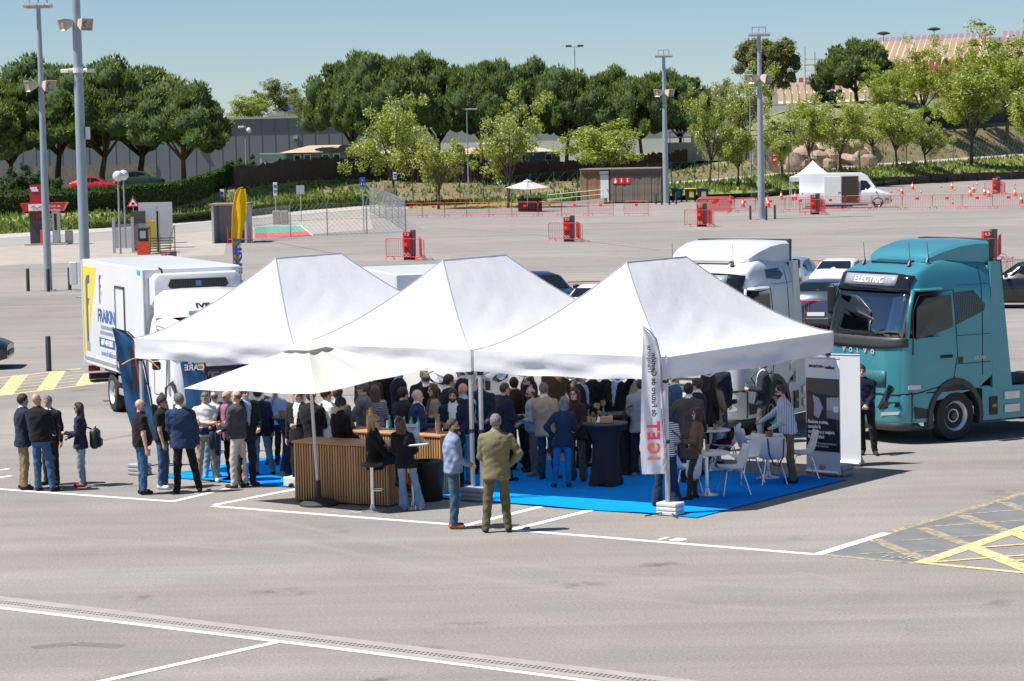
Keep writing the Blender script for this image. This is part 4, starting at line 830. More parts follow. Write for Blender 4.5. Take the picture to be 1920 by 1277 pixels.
for (px, py, d, m, st, gl_, lab, rz) in ((178, 350, 222, CR, HATCH, HGL, 'red hatchback parked in shade under the left pines', 5), (262, 342, 226, CG, SUV, SGL, 'dark green sport utility car under the left pines', 12), (480, 338, 236, CR, HATCH, HGL, 'small red car behind the brush fence', 10), (522, 213, 420, WHITEP, SEDAN, EGL, 'white car on the hill road above the grey hall', 5)):
 p = D(px, py, d); make_car('distant_car', lab, 'car', st, m, tuple(p + Vector((0, 0, -.6))), R(rz), gl_)
p = D(541, 208, 424); make_car('distant_van', 'dark blue van on the hill road above the grey hall', 'van', PV, CN, tuple(p + Vector((0, 0, -1.2))), R(80), PVG, wr=.36, wx=(2.35, -2.2), wy=.86)
# ================================================================ PEOPLE
def surface_nets(F, o, r):
 S = F < 0
 nx, ny, nz = F.shape
 c = np.zeros((nx - 1, ny - 1, nz - 1), np.int8)
 for dx in (0, 1):
  for dy in (0, 1):
   for dz in (0, 1): c += S[dx:nx - 1 + dx, dy:ny - 1 + dy, dz:nz - 1 + dz]
 act = (c > 0) & (c < 8); idx = np.full(act.shape, -1, np.int64); I = np.argwhere(act); idx[act] = np.arange(len(I))
 acc = np.zeros((len(I), 3)); cnt = np.zeros(len(I)); K = [(0, 0, 0), (1, 0, 0), (0, 1, 0), (1, 1, 0), (0, 0, 1), (1, 0, 1), (0, 1, 1), (1, 1, 1)]
 val = [F[I[:, 0] + a, I[:, 1] + b, I[:, 2] + d] for a, b, d in K]
 for i in range(8):
  for ax in range(3):
   if K[i][ax] == 0:
    k2 = list(K[i]); k2[ax] = 1; j = K.index(tuple(k2)); va, vb = val[i], val[j]; m = (va < 0) != (vb < 0)
    t = np.where(m, va / np.where(m, va - vb, 1), 0); p = np.array(K[i], float)[None].repeat(len(I), 0); p[:, ax] += t; acc[m] += p[m]; cnt[m] += 1
 V = (I + acc / cnt[:, None]) * r + np.array(o); faces = []
 for ax in range(3):
  a, b = [q for q in range(3) if q != ax]; sl0 = [slice(1, -1)] * 3; sl0[ax] = slice(0, -1); sl1 = [slice(1, -1)] * 3; sl1[ax] = slice(1, None)
  s0, s1 = S[tuple(sl0)], S[tuple(sl1)]; e = np.argwhere(s0 != s1); fl = s0[s0 != s1]; base = e.copy(); base[:, a] += 1; base[:, b] += 1
  def g_(da, db): q = base.copy(); q[:, a] -= da; q[:, b] -= db; return idx[q[:, 0], q[:, 1], q[:, 2]]
  q = np.stack([g_(1, 1), g_(0, 1), g_(0, 0), g_(1, 0)], 1); sw = fl if ax != 1 else ~fl
  q[~sw] = q[~sw][:, ::-1]; faces.append(q)
 return V, np.concatenate(faces)
def seg(P_, a, b, ra, rb, fl=None):
 a = np.array(a, np.float32); b = np.array(b, np.float32); pa = P_ - a; ba = b - a; t = np.clip((pa @ ba) / max(1e-9, float(ba @ ba)), 0, 1); q = pa - t[..., None] * ba
 if fl is not None: q = q / np.array(fl, np.float32)
 return np.sqrt((q * q).sum(-1)) - (ra + t * (rb - ra))
def elp(P_, c, r):
 r = np.array(r, np.float32); q = (P_ - np.array(c, np.float32)) / r; k = np.sqrt((q * q).sum(-1)); return (k - 1) * float(r.min()) * (.5 + .5 * np.clip(k, .2, 2))
def smin(a, b, k): h = np.clip(.5 + .5 * (b - a) / k, 0, 1); return b + (a - b) * h - k * h * (1 - h)
MEN = dict(z=[.76, .80, .90, .98, 1.10, 1.24, 1.36, 1.43, 1.475, 1.50, 1.53], b=[.188, .190, .186, .180, .178, .200, .216, .203, .145, .080, .055], a=[.130, .132, .132, .128, .126, .140, .134, .115, .090, .072, .055])
WOM = dict(z=[.76, .80, .90, .98, 1.10, 1.24, 1.36, 1.43, 1.475, 1.50, 1.53], b=[.180, .182, .178, .160, .138, .155, .168, .155, .105, .062, .046], a=[.125, .128, .128, .118, .105, .128, .112, .095, .075, .060, .046])
ARM = {'down': (.03, .265, .80), 'hold': (.27, .12, 1.13), 'low': (.26, .13, 1.02), 'cross': (.205, -.09, 1.16), 'hip': (.07, .185, .98), 'pocket': (.09, .205, .87), 'face': (.15, .05, 1.50), 'head': (.06, .12, 1.66), 'clasp': (.24, .03, .99), 'back': (-.15, .05, .96), 'reach': (.52, .06, 1.10), 'out': (.42, .22, 1.18), 'phone': (.30, .14, 1.08), 'lap': (.34, .08, .98)}
HINT = {'hip': (-.35, 1, .1), 'pocket': (-.6, .7, -.4), 'head': (.2, 1, .3), 'face': (.3, .5, -1), 'back': (-.5, .9, -.2), 'cross': (-.1, .7, -1)}
SKINS = [(.63, .38, .28), (.56, .32, .225), (.68, .44, .34), (.40, .22, .145)]
CLOTHN = {}
def cloth(col, st=None):
 k = 'cloth_%d_%d_%d%s' % (int(col[0] * 999), int(col[1] * 999), int(col[2] * 999), st or '')
 if k in MATS: return MATS[k]
 m = mat(k, col, .88, var=.16, scale=5, bump=.55, bscale=16, spec=.2, sheen=.05 if max(col) < .2 else 0)
 if st in ('hstripe', 'vstripe', 'tweed'):
  nt = m.node_tree; b = nt.nodes['Principled BSDF']; tc = nt.nodes.new('ShaderNodeTexCoord'); wv = nt.nodes.new('ShaderNodeTexWave'); wv.bands_direction = 'Z' if st != 'vstripe' else 'X'
  wv.inputs['Scale'].default_value = {'hstripe': 9, 'vstripe': 11, 'tweed': 8}[st]; wv.inputs['Detail'].default_value = 0 if st != 'tweed' else 2; wv.inputs['Distortion'].default_value = {'hstripe': .3, 'vstripe': .15, 'tweed': 9}[st]; nt.links.new(tc.outputs['Object'], wv.inputs['Vector'])
  mx = nt.nodes.new('ShaderNodeMix'); mx.data_type = 'RGBA'; mx.inputs['A'].default_value = (*col, 1); mx.inputs['B'].default_value = (.04, .05, .08, 1) if st == 'hstripe' else ((.12, .2, .36, 1) if st == 'vstripe' else (.10, .12, .17, 1))
  mr = nt.nodes.new('ShaderNodeMapRange'); mr.inputs[1].default_value = .55; mr.inputs[2].default_value = .68; nt.links.new(wv.outputs['Fac'], mr.inputs[0]); nt.links.new(mr.outputs[0], mx.inputs['Factor']); nt.links.new(mx.outputs['Result'], b.inputs['Base Color'])
 return m
def ik(S_, T, l1, l2, hint):
 S_ = np.array(S_, float); T = np.array(T, float); d = T - S_; L = np.linalg.norm(d)
 if L > (l1 + l2) * .995: T = S_ + d / L * (l1 + l2) * .995; d = T - S_; L = np.linalg.norm(d)
 u = d / L; a = (l1 * l1 - l2 * l2 + L * L) / (2 * L); hh = math.sqrt(max(0, l1 * l1 - a * a)); n = np.array(hint, float); n = n - u * (n @ u); n /= np.linalg.norm(n) + 1e-9
 return S_ + u * a + n * hh, T
PCOUNT = [0]
def person(label, px, py, h=1.76, yaw=0, sex='m', top=(.02, .02, .025), trou=(.05, .05, .06), shirt=None, shoe=(.02, .02, .02), hair='short', hcol=(.03, .02, .015), arms=('down', 'down'), style='jacket', fat=1.0, stance=.11, step=.0, hy=0, nod=0, lean=0, beard=None, glasses=None, skin=0, sit=None, tst=None, res=.0175, at_=None, skirt=None, flare=0, tex=None, z0=.004, socks=False, extra=None, foot=None, group='people gathered around the tents'):
 PCOUNT[0] += 1; rs = random.Random(PCOUNT[0] * 13 + 5); s = h / 1.75
 loc = Vector(at_) if at_ else V3(P(px, py, h + (sit['dz'] if sit else 0)), z0)
 shx = shy = 0.0
 if foot:
  loc = V3(P(*foot), z0); hd = D(px, py, loc.y); h = max(1.5, min(1.92, hd.z - z0)); dxw = max(-.19, min(.19, hd.x - loc.x)); shx, shy = dxw * math.cos(R(yaw)) / h, -dxw * math.sin(R(yaw)) / h
 s = h / 1.75
 root = thing('person', label, 'person', tuple(loc), R(yaw), group)
 T = WOM if sex == 'w' else MEN; prof = {k: np.array(v) for k, v in T.items()}
 hem = {'jacket': .795, 'coat': .62, 'shirt': .90, 'sweater': .90, 'tee': .90, 'vest': .90}[style]; puff = .012 if style in ('jacket', 'coat', 'sweater') else .005
 HIPZ = .93; dz = sit['dz'] if sit else 0.0
 pr = []                                                # (group, kind, args, wrinkle)
 # legs
 feet = []
 for sd in (1, -1):
  hip = (-.005, sd * .088, HIPZ - .03)
  if sit and sit['legs'][0 if sd > 0 else 1]:
   kn, an = sit['legs'][0 if sd > 0 else 1]
  else:
   ft_ = (sd * step, sd * stance); an = (ft_[0], ft_[1], .095); kn = ((hip[0] + an[0]) / 2 + .025, (hip[1] + an[1]) / 2 + sd * .005, .49)
  lr = .080 if sex == 'm' else .082
  wl = .010 if sex == 'm' else 0
  pr.append((2, 'seg', (hip, kn, lr * 1.08, .064 + wl * .8), .004)); pr.append((2, 'seg', (kn, an, .062 + wl * .8, .050 + flare + wl), .0055))
  toe = (an[0] + .135, an[1] + sd * .035, .036 + max(0, an[2] - .095) - (.10 if an[2] > .3 else 0)); heel = (an[0] - .045, an[1], an[2] - .055)
  pr.append((3, 'seg', (heel, toe, .040, .038), 0)); feet.append((an, toe))
  if socks: pr.append((0, 'seg', ((an[0], an[1], an[2] + .06), (an[0], an[1], an[2] - .02), .042, .040), 0))
 pr.append((2, 'ell', ((-.01, 0, HIPZ + .005), (.122 * (1 + .35 * (fat - 1)), .178, .135)), .004))
 if skirt: pr.append((5, 'seg', ((0, 0, .92), (0, 0, skirt), .15, .15), .004))
 pr.append((1, 'torso', None, .004))
 # arms
 hands = []; la = math.radians(lean)
 for i, sd in enumerate((1, -1)):
  ps = arms[i]; tg = ARM[ps] if isinstance(ps, str) else ps; hint = HINT.get(ps, (-.45, .45, -1)) if isinstance(ps, str) else (-.3, .5, -1)
  shw = .196 if sex == 'm' else .158
  S_ = (0, sd * shw, 1.405); Tt = (tg[0], sd * tg[1], tg[2]); E_, Wt = ik(S_, Tt, .285, .255, (hint[0], sd * hint[1], hint[2]))
  ru = .056 if sex == 'm' else .047; bare = style == 'tee'
  gu = 4 if style == 'vest' else 1
  if bare:
   mid = np.array(S_) + (E_ - np.array(S_)) * .62; pr.append((1, 'seg', (S_, mid, ru + .012, .058), .005)); pr.append((0, 'seg', (mid, E_, .045, .040), 0)); pr.append((0, 'seg', (E_, Wt, .041, .028), 0))
  else:
   pr.append((gu, 'seg', (S_, E_, ru + puff, .046 + puff), .0045)); pr.append((gu, 'seg', (E_, Wt, .044 + puff, .034 + puff * .6), .005))
  fd = Wt - E_; fd /= np.linalg.norm(fd); pe = Wt + fd * .085
  pr.append((0, 'seg', (Wt - fd * .01, pe, .027, .033), 0)); hands.append((Wt, fd, pe, sd, ps))
 pr.append((0, 'seg', ((-.01, 0, 1.45), (.0, 0, 1.53), .058, .054), 0))
 if style in ('jacket', 'coat', 'shirt', 'vest') and shirt is not None: pr.append((4, 'seg', ((-.012, 0, 1.475), (-.004, 0, 1.505), .066, .063), 0))
 sm = rs.uniform(0, 6)
 def torso(Q):
  zz = Q[..., 2]; b_ = np.interp(zz, prof['z'], prof['b']).astype(np.float32) + puff; a_ = np.interp(zz, prof['z'], prof['a']).astype(np.float32) + puff
  bel = np.exp(-((zz - 1.03) / .16) ** 2); a_ = a_ * (1 + (fat - 1) * bel); b_ = b_ * (1 + .55 * (fat - 1) * bel); cx = .5 * (fat - 1) * .12 * bel - .012 * np.exp(-((zz - 1.3) / .12) ** 2)
  if hem < .85: b_ = b_ + .012 * np.clip((.98 - zz) / .15, 0, 1); a_ = a_ + .015 * np.clip((.98 - zz) / .15, 0, 1)
  d = (np.sqrt(((Q[..., 0] - cx) / a_) ** 2 + (Q[..., 1] / b_) ** 2) - 1) * np.minimum(a_, b_)
  return np.maximum(np.maximum(d, hem - zz), zz - 1.525)
 def ev(p, Q):
  if p[1] == 'seg': return seg(Q, *p[2])
  if p[1] == 'ell': return elp(Q, *p[2])
  return torso(Q)
 # evaluate on a grid, each primitive only around itself
 pts = np.array([q for p in pr if p[1] == 'seg' for q in p[2][:2]]); lo = np.minimum(pts.min(0), [-.2, -.26, .0]) - .10; hi = np.maximum(pts.max(0), [.22, .26, 1.5]) + .10; lo[2] = max(lo[2], -.06)
 if sit: lo[2] = pts.min(0)[2] - .08
 ax = [np.arange(lo[i], hi[i] + res, res, dtype=np.float32) for i in range(3)]; shp = tuple(len(a) for a in ax); F = np.full(shp, .2, np.float32)
 for p in pr:
  if p[1] == 'seg': bl = np.minimum(p[2][0], p[2][1]) - max(p[2][2], p[2][3]) - .06; bh = np.maximum(p[2][0], p[2][1]) + max(p[2][2], p[2][3]) + .06
  elif p[1] == 'ell': bl = np.array(p[2][0]) - np.array(p[2][1]) - .06; bh = np.array(p[2][0]) + np.array(p[2][1]) + .06
  else: bl = np.array((-.28, -.30, hem - .05)); bh = np.array((.34, .30, 1.58))
  ii = [slice(max(0, int((bl[k] - lo[k]) / res)), min(shp[k], int((bh[k] - lo[k]) / res) + 2)) for k in range(3)]
  Q = np.stack(np.meshgrid(ax[0][ii[0]], ax[1][ii[1]], ax[2][ii[2]], indexing='ij'), -1)
  if Q.size == 0: continue
  d = ev(p, Q)
  if p[3]: d = d + p[3] * (np.sin(Q[..., 2] * 47 + Q[..., 1] * 21 + sm) * np.sin(Q[..., 0] * 33 + Q[..., 2] * 12 + 2 * sm) + .6 * np.sin(Q[..., 2] * 26 - Q[..., 0] * 38 + Q[..., 1] * 30 + sm))
  k = .012 if p[0] in (3, 0) else .026
  F[tuple(ii)] = smin(F[tuple(ii)], d.astype(np.float32), k)
 for k in range(3):
  q = [slice(None)] * 3; q[k] = 0; F[tuple(q)] = .2; q[k] = -1; F[tuple(q)] = .2
 V, Fc = surface_nets(F, lo, res)
 dist = np.stack([ev(p, V.astype(np.float32)) - (.012 if p[0] == 4 and p[2] else 0) for p in pr], 1); grp = np.array([p[0] for p in pr])[dist.argmin(1)]
 if shirt is not None and style in ('jacket', 'coat'):
  x, y, z = V[:, 0], V[:, 1], V[:, 2]; opn = .010 + np.clip((z - 1.06) / .42, 0, 1) * .058 + (.020 if tex == 'open' else 0); m_ = (grp == 1) & (x > .04) & (np.abs(y) < opn) & (z > (1.06 if tex != 'open' else hem)) & (z < 1.52); grp[m_] = 4
 if style != 'tee' and style != 'vest': pass
 belt = (grp == 2) & (V[:, 2] > .955)
 V = V.copy()
 Vs = [V]; Fs = [Fc]; Gs = [grp[Fc[:, 0]]]
 # fingers
 fm = MB()
 for Wt, fd, pe, sd, ps in hands:
  inw = np.array([0, -sd, 0.]) if abs(fd[1]) < .8 else np.array([1., 0, 0]); inw = inw - fd * (inw @ fd); inw /= np.linalg.norm(inw); sdv = np.cross(fd, inw)
  curl = 1.2 if ps in ('hold', 'low', 'phone', 'clasp', 'reach') else .55
  for k in range(4):
   b0 = pe - fd * .012 + sdv * (.026 - .0175 * k); L = (.062, .074, .070, .054)[k]; p1 = b0 + fd * L * .45 + inw * .004; p2 = p1 + (fd * math.cos(curl) + inw * math.sin(curl)) * L * .32; p3 = p2 + (fd * math.cos(curl * 1.7) + inw * math.sin(curl * 1.7)) * L * .28
   fm.tube([b0, p1, p2, p3], [.0095, .0090, .0082, .0066], 5)
  t0 = Wt + fd * .025 + sdv * .024; t1 = t0 + fd * .03 + sdv * .022 + inw * .012; t2 = t1 + fd * .032 + sdv * .004 + inw * .012; fm.tube([t0, t1, t2], [.012, .0105, .008], 5)
 # head on its own finer grid
 hs = .905 * (1.0 if sex == 'm' else .96); hr = .0105
 la_ = [np.arange(a, b + hr, hr, dtype=np.float32) for a, b in ((-.135, .135), (-.115, .115), (-.215, .165))]
 Q = np.stack(np.meshgrid(*la_, indexing='ij'), -1)
 def headf(Q):
  d = elp(Q, (-.012, 0, .035), (.100, .079, .100)); d = smin(d, elp(Q, (.018, 0, -.042), (.074, .062, .086)), .02); d = smin(d, seg(Q, (.055, -.012, -.098), (.055, .012, -.098), .028, .028), .02)
  d = smin(d, seg(Q, (.078, -.034, .020), (.078, .034, .020), .014, .014), .012); d = smin(d, seg(Q, (.086, 0, .006), (.104, 0, -.030), .009, .0145), .010)
  d = np.maximum(d, -(elp(Q, (.098, .033, -.004), (.020, .018, .013)))); d = np.maximum(d, -(elp(Q, (.098, -.033, -.004), (.020, .018, .013))))
  for sd in (1, -1): d = smin(d, elp(Q, (-.004, sd * .080, -.010), (.022, .010, .033)), .006)
  return smin(d, seg(Q, (-.022, 0, -.07), (-.036, 0, -.205), .052, .058), .02)
 HV, HF = surface_nets(np.minimum(np.maximum(headf(Q), -.1 + 0 * Q[..., 0]), .2), (-.135, -.115, -.215), hr)
 x, y, z = HV.T; hg = np.zeros(len(HV), int)
 hg[(x > .070) & (np.abs(y) < .026) & (z < -.062) & (z > -.076)] = 6
 hg[(x > .055) & (np.abs(y) > .014) & (np.abs(y) < .052) & (z > .020) & (z < .036)] = 7
 hg[(x > .060) & (np.abs(np.abs(y) - .033) < .013) & (np.abs(z + .004) < .010)] = 8
 if beard: hg[(z < -.046) & (z > -.135) & (x > -.012) & ((np.abs(y) > .022) | (z < -.080) | (z > -.060)) & (x < .099)] = 9
 Mh = Matrix.Rotation(R(hy), 3, 'Z') @ Matrix.Rotation(R(nod), 3, 'Y'); Mh = np.array(Mh); hc = np.array((.012, 0, 1.75 - .135 * hs))
 HVt = (HV * hs) @ Mh.T + hc
 n0 = len(V); Vs.append(HVt); Fs.append(HF + n0); Gs.append(hg[HF[:, 0]])
 Vall = np.concatenate(Vs); Fall = np.concatenate(Fs); Gall = np.concatenate(Gs)
 def bend(A):                                             # lean of the trunk about the hips
  if not lean: return A
  A = np.array(A, float).copy(); m_ = A[:, 2] > HIPZ; k = np.clip((A[:, 2] - HIPZ) / .2, 0, 1) * la; xx, zz = A[:, 0].copy(), A[:, 2] - HIPZ
  A[m_, 0] = (xx * np.cos(k) + zz * np.sin(k))[m_]; A[m_, 2] = (HIPZ + zz * np.cos(k) - xx * np.sin(k))[m_]; return A
 Vall = bend(Vall); Vall[:, 2] += dz
 nB = len(Vall); verts = [tuple(v * s) for v in Vall]; fv = bend(np.array([tuple(v) for v in fm.v])); fv[:, 2] += dz; verts += [tuple(v * s) for v in fv]
 faces = [tuple(int(i) for i in f) for f in Fall] + [tuple(i + nB for i in f) for f in fm.f]; gi = list(Gall) + [0] * len(fm.f)
 me = bpy.data.meshes.new('body'); me.from_pydata(verts, [], faces)
 sk = SKINS[skin]; SK = mat('skin_%d' % skin, sk, .55, var=.06, scale=14, spec=.35)
 sh = shirt if shirt is not None else top
 for m_ in (SK, cloth(top, tst), cloth(trou), cloth(shoe), cloth(sh), cloth((.70, .70, .68)), mat('lips_%d' % skin, (sk[0] * .75, sk[1] * .5, sk[2] * .5), .5), cloth(tuple(c * .8 for c in hcol)), mat('eye_dark', (.03, .022, .02), .2), cloth(beard if beard else hcol)): me.materials.append(m_)
 me.polygons.foreach_set('material_index', [int(g_) for g_ in gi]); me.polygons.foreach_set('use_smooth', [True] * len(faces)); me.update()
 o = bpy.data.objects.new('body', me); COL.objects.link(o); o.parent = root
 def hp(v): q = bend((np.array([v]) * hs) @ Mh.T + hc)[0]; q[2] += dz; return Vector(q * s)
 # hair
 if hair != 'bald':
  pl = {'short': (.088, .072), 'thin': (.05, .098), 'ring': (-.02, .03), 'long': (.080, .078), 'bob': (.080, .078), 'cap': (.09, .05), 'buzz': (.075, .085)}[hair]
  hl = [np.arange(a, b + .0115, .0115, dtype=np.float32) for a, b in ((-.19, .14), (-.16, .16), (-.50 if hair == 'long' else -.24, .18))]; Q = np.stack(np.meshgrid(*hl, indexing='ij'), -1)
  th = {'short': .016, 'thin': .009, 'ring': .008, 'long': .018, 'bob': .022, 'cap': .018, 'buzz': .006}[hair]
  d = elp(Q, (-.014, 0, .035), (.100 + th, .079 + th, .101 + th)); nrm = np.array((.783, -.621)); d = np.maximum(d, (Q[..., 0] - pl[0]) * .783 - (Q[..., 2] - pl[1]) * .621 + (.006 * np.sin(Q[..., 1] * 60)))
  if hair == 'ring': d = np.maximum(d, Q[..., 2] - .055)
  if hair in ('short', 'thin', 'ring', 'buzz'): d = np.maximum(d, -.075 - Q[..., 2])
  if hair == 'long':
   d = smin(d, seg(Q, (-.075, 0, .02), (-.105, 0, -.38), .085, .07, (.65, 1.35, 1)), .03)
   for sd in (1, -1): d = smin(d, seg(Q, (-.02, sd * .082, .02), (.01, sd * .10, -.26), .030, .026), .025)
  if hair == 'bob':
   d = smin(d, seg(Q, (-.05, 0, .0), (-.055, 0, -.13), .088, .072, (.8, 1.2, 1)), .03)
   for sd in (1, -1): d = smin(d, seg(Q, (.0, sd * .085, .02), (.02, sd * .085, -.11), .030, .028), .025)
  if hair in ('long', 'bob'): d = np.maximum(d, -elp(Q, (.075, 0, -.02), (.075, .064, .085)))
  d = d + .0045 * np.sin(Q[..., 1] * 130 + Q[..., 0] * 40) * np.sin(Q[..., 2] * 34 + Q[..., 0] * 60 + sm)
  for k in range(3):
   q = [slice(None)] * 3; q[k] = 0; d[tuple(q)] = .2; q[k] = -1; d[tuple(q)] = .2
  AV, AF = surface_nets(d, (hl[0][0], hl[1][0], hl[2][0]), .0115); AV = bend((AV * hs) @ Mh.T + hc); AV[:, 2] += dz
  me = bpy.data.meshes.new('hair'); me.from_pydata([tuple(v * s) for v in AV], [], [tuple(int(i) for i in f) for f in AF]); me.materials.append(mat('hair_%d_%d_%d' % tuple(int(c * 999) for c in hcol), hcol, .5, var=.35, scale=30, bump=.8, bscale=60)); me.polygons.foreach_set('use_smooth', [True] * len(AF)); me.update()
  oh = bpy.data.objects.new('hat' if hair == 'cap' else 'hair', me); COL.objects.link(oh); oh.parent = root
 if glasses:
  b = MB()
  for sd in (1, -1):
   b.hexa([hp((xx, sd * yy, zz)) for zz in (-.016, .012) for xx, yy in ((.096, .012), (.090, .054), (.095, .054), (.101, .012))]); b.tube([hp((.092, sd * .054, .004)), hp((.05, sd * .082, .006)), hp((-.01, sd * .090, .004))], .0035, 4)
  b.tube([hp((.100, -.012, .004)), hp((.104, 0, .006)), hp((.100, .012, .004))], .003, 4); b.build('sunglasses' if glasses == 'sun' else 'glasses', BLACKG if glasses == 'sun' else mat('spectacle_lens', (.10, .09, .085), .1, alpha=.65, coat=.5), root)
 if shx or shy:
  SM = Matrix(((1, 0, shx, 0), (0, 1, shy, 0), (0, 0, 1, 0), (0, 0, 0, 1)))
  for c_ in root.children: c_.data.transform(SM)
 info = {'root': root, 's': s, 'hands': [((lambda q: q + Vector((q.z * shx, q.z * shy, 0)))(Vector(bend(np.array([pe]))[0] * s) + Vector((0, 0, dz * s))), fd) for Wt, fd, pe, sd, ps in hands], 'loc': loc, 'yaw': yaw}
 return info
KRAFT = mat('kraft_paper', (.44, .29, .16), .8, var=.06, scale=20)
def cup_mesh(b, c, r=.040, h=.10): b.lathe(c, [(r * .72, 0), (r, h), (r * 1.06, h), (r * 1.06, h + .006), (r * .9, h + .006), (r * .66, .01)], 12)
def hold_cup(pi, k, label):                                  # a paper cup in hand k, a thing of its own
 p, fd = pi['hands'][k]; q = Matrix.Rotation(R(pi['yaw']), 3, 'Z') @ (p + Vector((.025, 0, 0))); w_ = pi['loc'] + q
 b = MB(); cup_mesh(b, (0, 0, -.05)); tag(b.build('paper_cup', KRAFT, None, smooth=True, angle=40, loc=tuple(w_)), label, 'cup', 'brown paper cups')
NAVY = (.018, .028, .055); BLK = (.012, .012, .014); DKS = (.02, .021, .027); WHT = (.72, .73, .76); LB = (.33, .47, .68); JEAN = (.045, .11, .21); JEANL = (.22, .33, .43); BEIGE = (.40, .34, .26); KHAKI = (.30, .21, .11); GREYH = (.13, .125, .115); SILV = (.17, .165, .155); BRN = (.05, .028, .018)
pe = {}
pe[1] = person('man in navy jacket and khaki trousers at the far left, turned to his right', 42, 739, 1.74, 20, top=NAVY, shirt=WHT, trou=KHAKI, arms=('hold', 'cross'), hair='short', skin=1, foot=(44, 918))
pe[2] = person('bald man in black sweater and blue jeans seen from behind, left group', 67, 738, 1.78, 68, style='sweater', top=BLK, trou=JEAN, shoe=(.03, .035, .05), hair='bald', glasses='sun', fat=1.25, stance=.15, arms=('low', 'low'), skin=1, foot=(86, 921))
pe[3] = person('man in dark suit and white shirt facing the bald man in the left group', 90, 742, 1.76, -110, top=DKS, shirt=WHT, trou=(.03, .028, .032), hcol=GREYH, hair='buzz', arms=('down', 'down'), skin=1, nod=12, foot=(98, 909)); hold_cup(pe[3], 1, 'brown paper cup held low by the man in dark suit at the left')
pe[4] = person('woman with long dark hair, navy blazer, ripped jeans and black backpack at the left', 147, 755, 1.58, 178, 'w', top=(.03, .028, .06), shirt=(.16, .36, .66), trou=(.26, .37, .45), shoe=(.50, .06, .05), hair='long', hcol=(.025, .014, .012), arms=('hold', 'low'), tex='open', glasses='sun', socks=True, foot=(156, 912))
pe[5] = person('bald man in black t-shirt and jeans with sunglasses, beside the blue feather flag', 262, 749, 1.74, 22, style='tee', top=BLK, trou=JEAN, hair='bald', glasses='sun', fat=1.42, stance=.07, arms=('pocket', 'down'), beard=(.30, .28, .26), hy=0, foot=(268, 927)); hold_cup(pe[5], 1, 'amber drink held low by the bald man in black t-shirt')
pe[6] = person('young man in black t-shirt and glasses behind the man in blue suit', 303, 742, 1.73, -12, style='tee', top=BLK, trou=JEAN, shoe=WHT, glasses='clear', arms=('pocket', 'pocket'), hair='short', foot=(306, 916))
pe[7] = person('man in blue suit jacket and black trousers seen from behind near the left tent', 334, 738, 1.80, 104, top=(.022, .045, .105), shirt=WHT, trou=BLK, hcol=GREYH, arms=('low', 'down'), stance=.19, fat=1.12, hy=25, glasses='clear', foot=(354, 924))
pe[8] = person('man in white t-shirt with crossed arms and sweater tied round his waist', 384, 735, 1.80, -82, style='tee', top=(.76, .77, .80), trou=BEIGE, shoe=WHT, hcol=GREYH, hair='buzz', beard=(.4, .37, .33), arms=('cross', 'cross'), stance=.16, fat=1.2, nod=20, hy=15, foot=(389, 904))
pe[9] = person('bald man half hidden behind the man in white t-shirt', 402, 733, 1.76, 80, style='tee', top=(.5, .52, .56), trou=JEANL, shoe=(.4, .4, .4), hair='ring', hcol=GREYH, foot=(396, 897))
pe[10] = person('bald man with glasses in dark blazer and purple shirt looking at his phone', 424, 733, 1.78, -140, top=(.035, .034, .045), shirt=(.36, .12, .26), trou=BLK, hair='bald', glasses='sun', arms=('low', 'phone'), tex='open', fat=1.1, foot=(440, 903))
pe[11] = person('man in grey sweater, pale trousers and brown shoes at the tent edge', 443, 732, 1.78, 150, style='sweater', top=(.065, .068, .075), trou=(.52, .47, .44), shoe=(.09, .04, .03), hcol=(.10, .09, .08), hair='ring', arms=('hold', 'hold'), stance=.13, step=.03, foot=(450, 914)); hold_cup(pe[11], 0, 'brown paper cup held by the man in grey sweater')
pe[12] = person('man in navy jacket and faded jeans seen from behind under the left tent', 481, 727, 1.80, 115, top=(.012, .018, .04), shirt=WHT, trou=(.22, .27, .28), arms=('low', 'down'), stance=.15, step=.06, foot=(497, 891))
pe[13] = person('man in light blue shirt with a hand to his face beside the draped table', 517, 727, 1.78, -95, style='shirt', top=(.30, .42, .62), trou=(.015, .016, .022), arms=('pocket', 'face'), hcol=BRN, step=.08, foot=(512, 872))
pe[14] = person('man in dark suit behind the man in navy jacket under the left tent', 458, 724, 1.80, -60, top=DKS, shirt=(.3, .42, .62), trou=DKS, arms=('low', 'down'))
pe[15] = person('man in black suit in the shade behind the draped table by the left legs', 560, 729, 1.76, -120, top=BLK, trou=BLK, shirt=WHT, arms=('hold', 'down'))
pe[16] = person('man in black coat standing behind the wooden bar, left end', 583, 731, 1.76, 60, top=BLK, trou=BLK, arms=('low', 'low'), hcol=BRN)
pe[17] = person('man in white shirt under the parasol behind the bar', 611, 727, 1.78, 25, style='shirt', top=(.66, .67, .72), trou=(.10, .15, .22), arms=('low', 'low'), skin=1)
pe[18] = person('man in grey blazer talking at the bar, seen from behind', 633, 727, 1.78, 55, top=(.07, .078, .088), shirt=WHT, trou=(.12, .11, .10), hcol=BRN, arms=('low', 'low'))
pe[19] = person('barman in black jacket and black cap behind the wooden bar', 637, 746, 1.72, 35, top=BLK, trou=BLK, hair='cap', hcol=(.012, .012, .013), arms=('low', 'low'), nod=25, hy=-20)
pe[20] = person('grey haired man with glasses and grey sweater raising his hand behind the bar', 680, 716, 1.78, 178, style='sweater', top=(.17, .17, .165), trou=(.1, .1, .11), hcol=(.12, .115, .11), glasses='sun', arms=('out', 'low'))
pe[21] = person('woman with long brown hair in a grey striped jumper, from behind', 703, 723, 1.66, 92, 'w', style='sweater', tst='tweed', top=(.36, .39, .44), trou=JEAN, hair='long', hcol=(.13, .055, .025), arms=('low', 'low'))
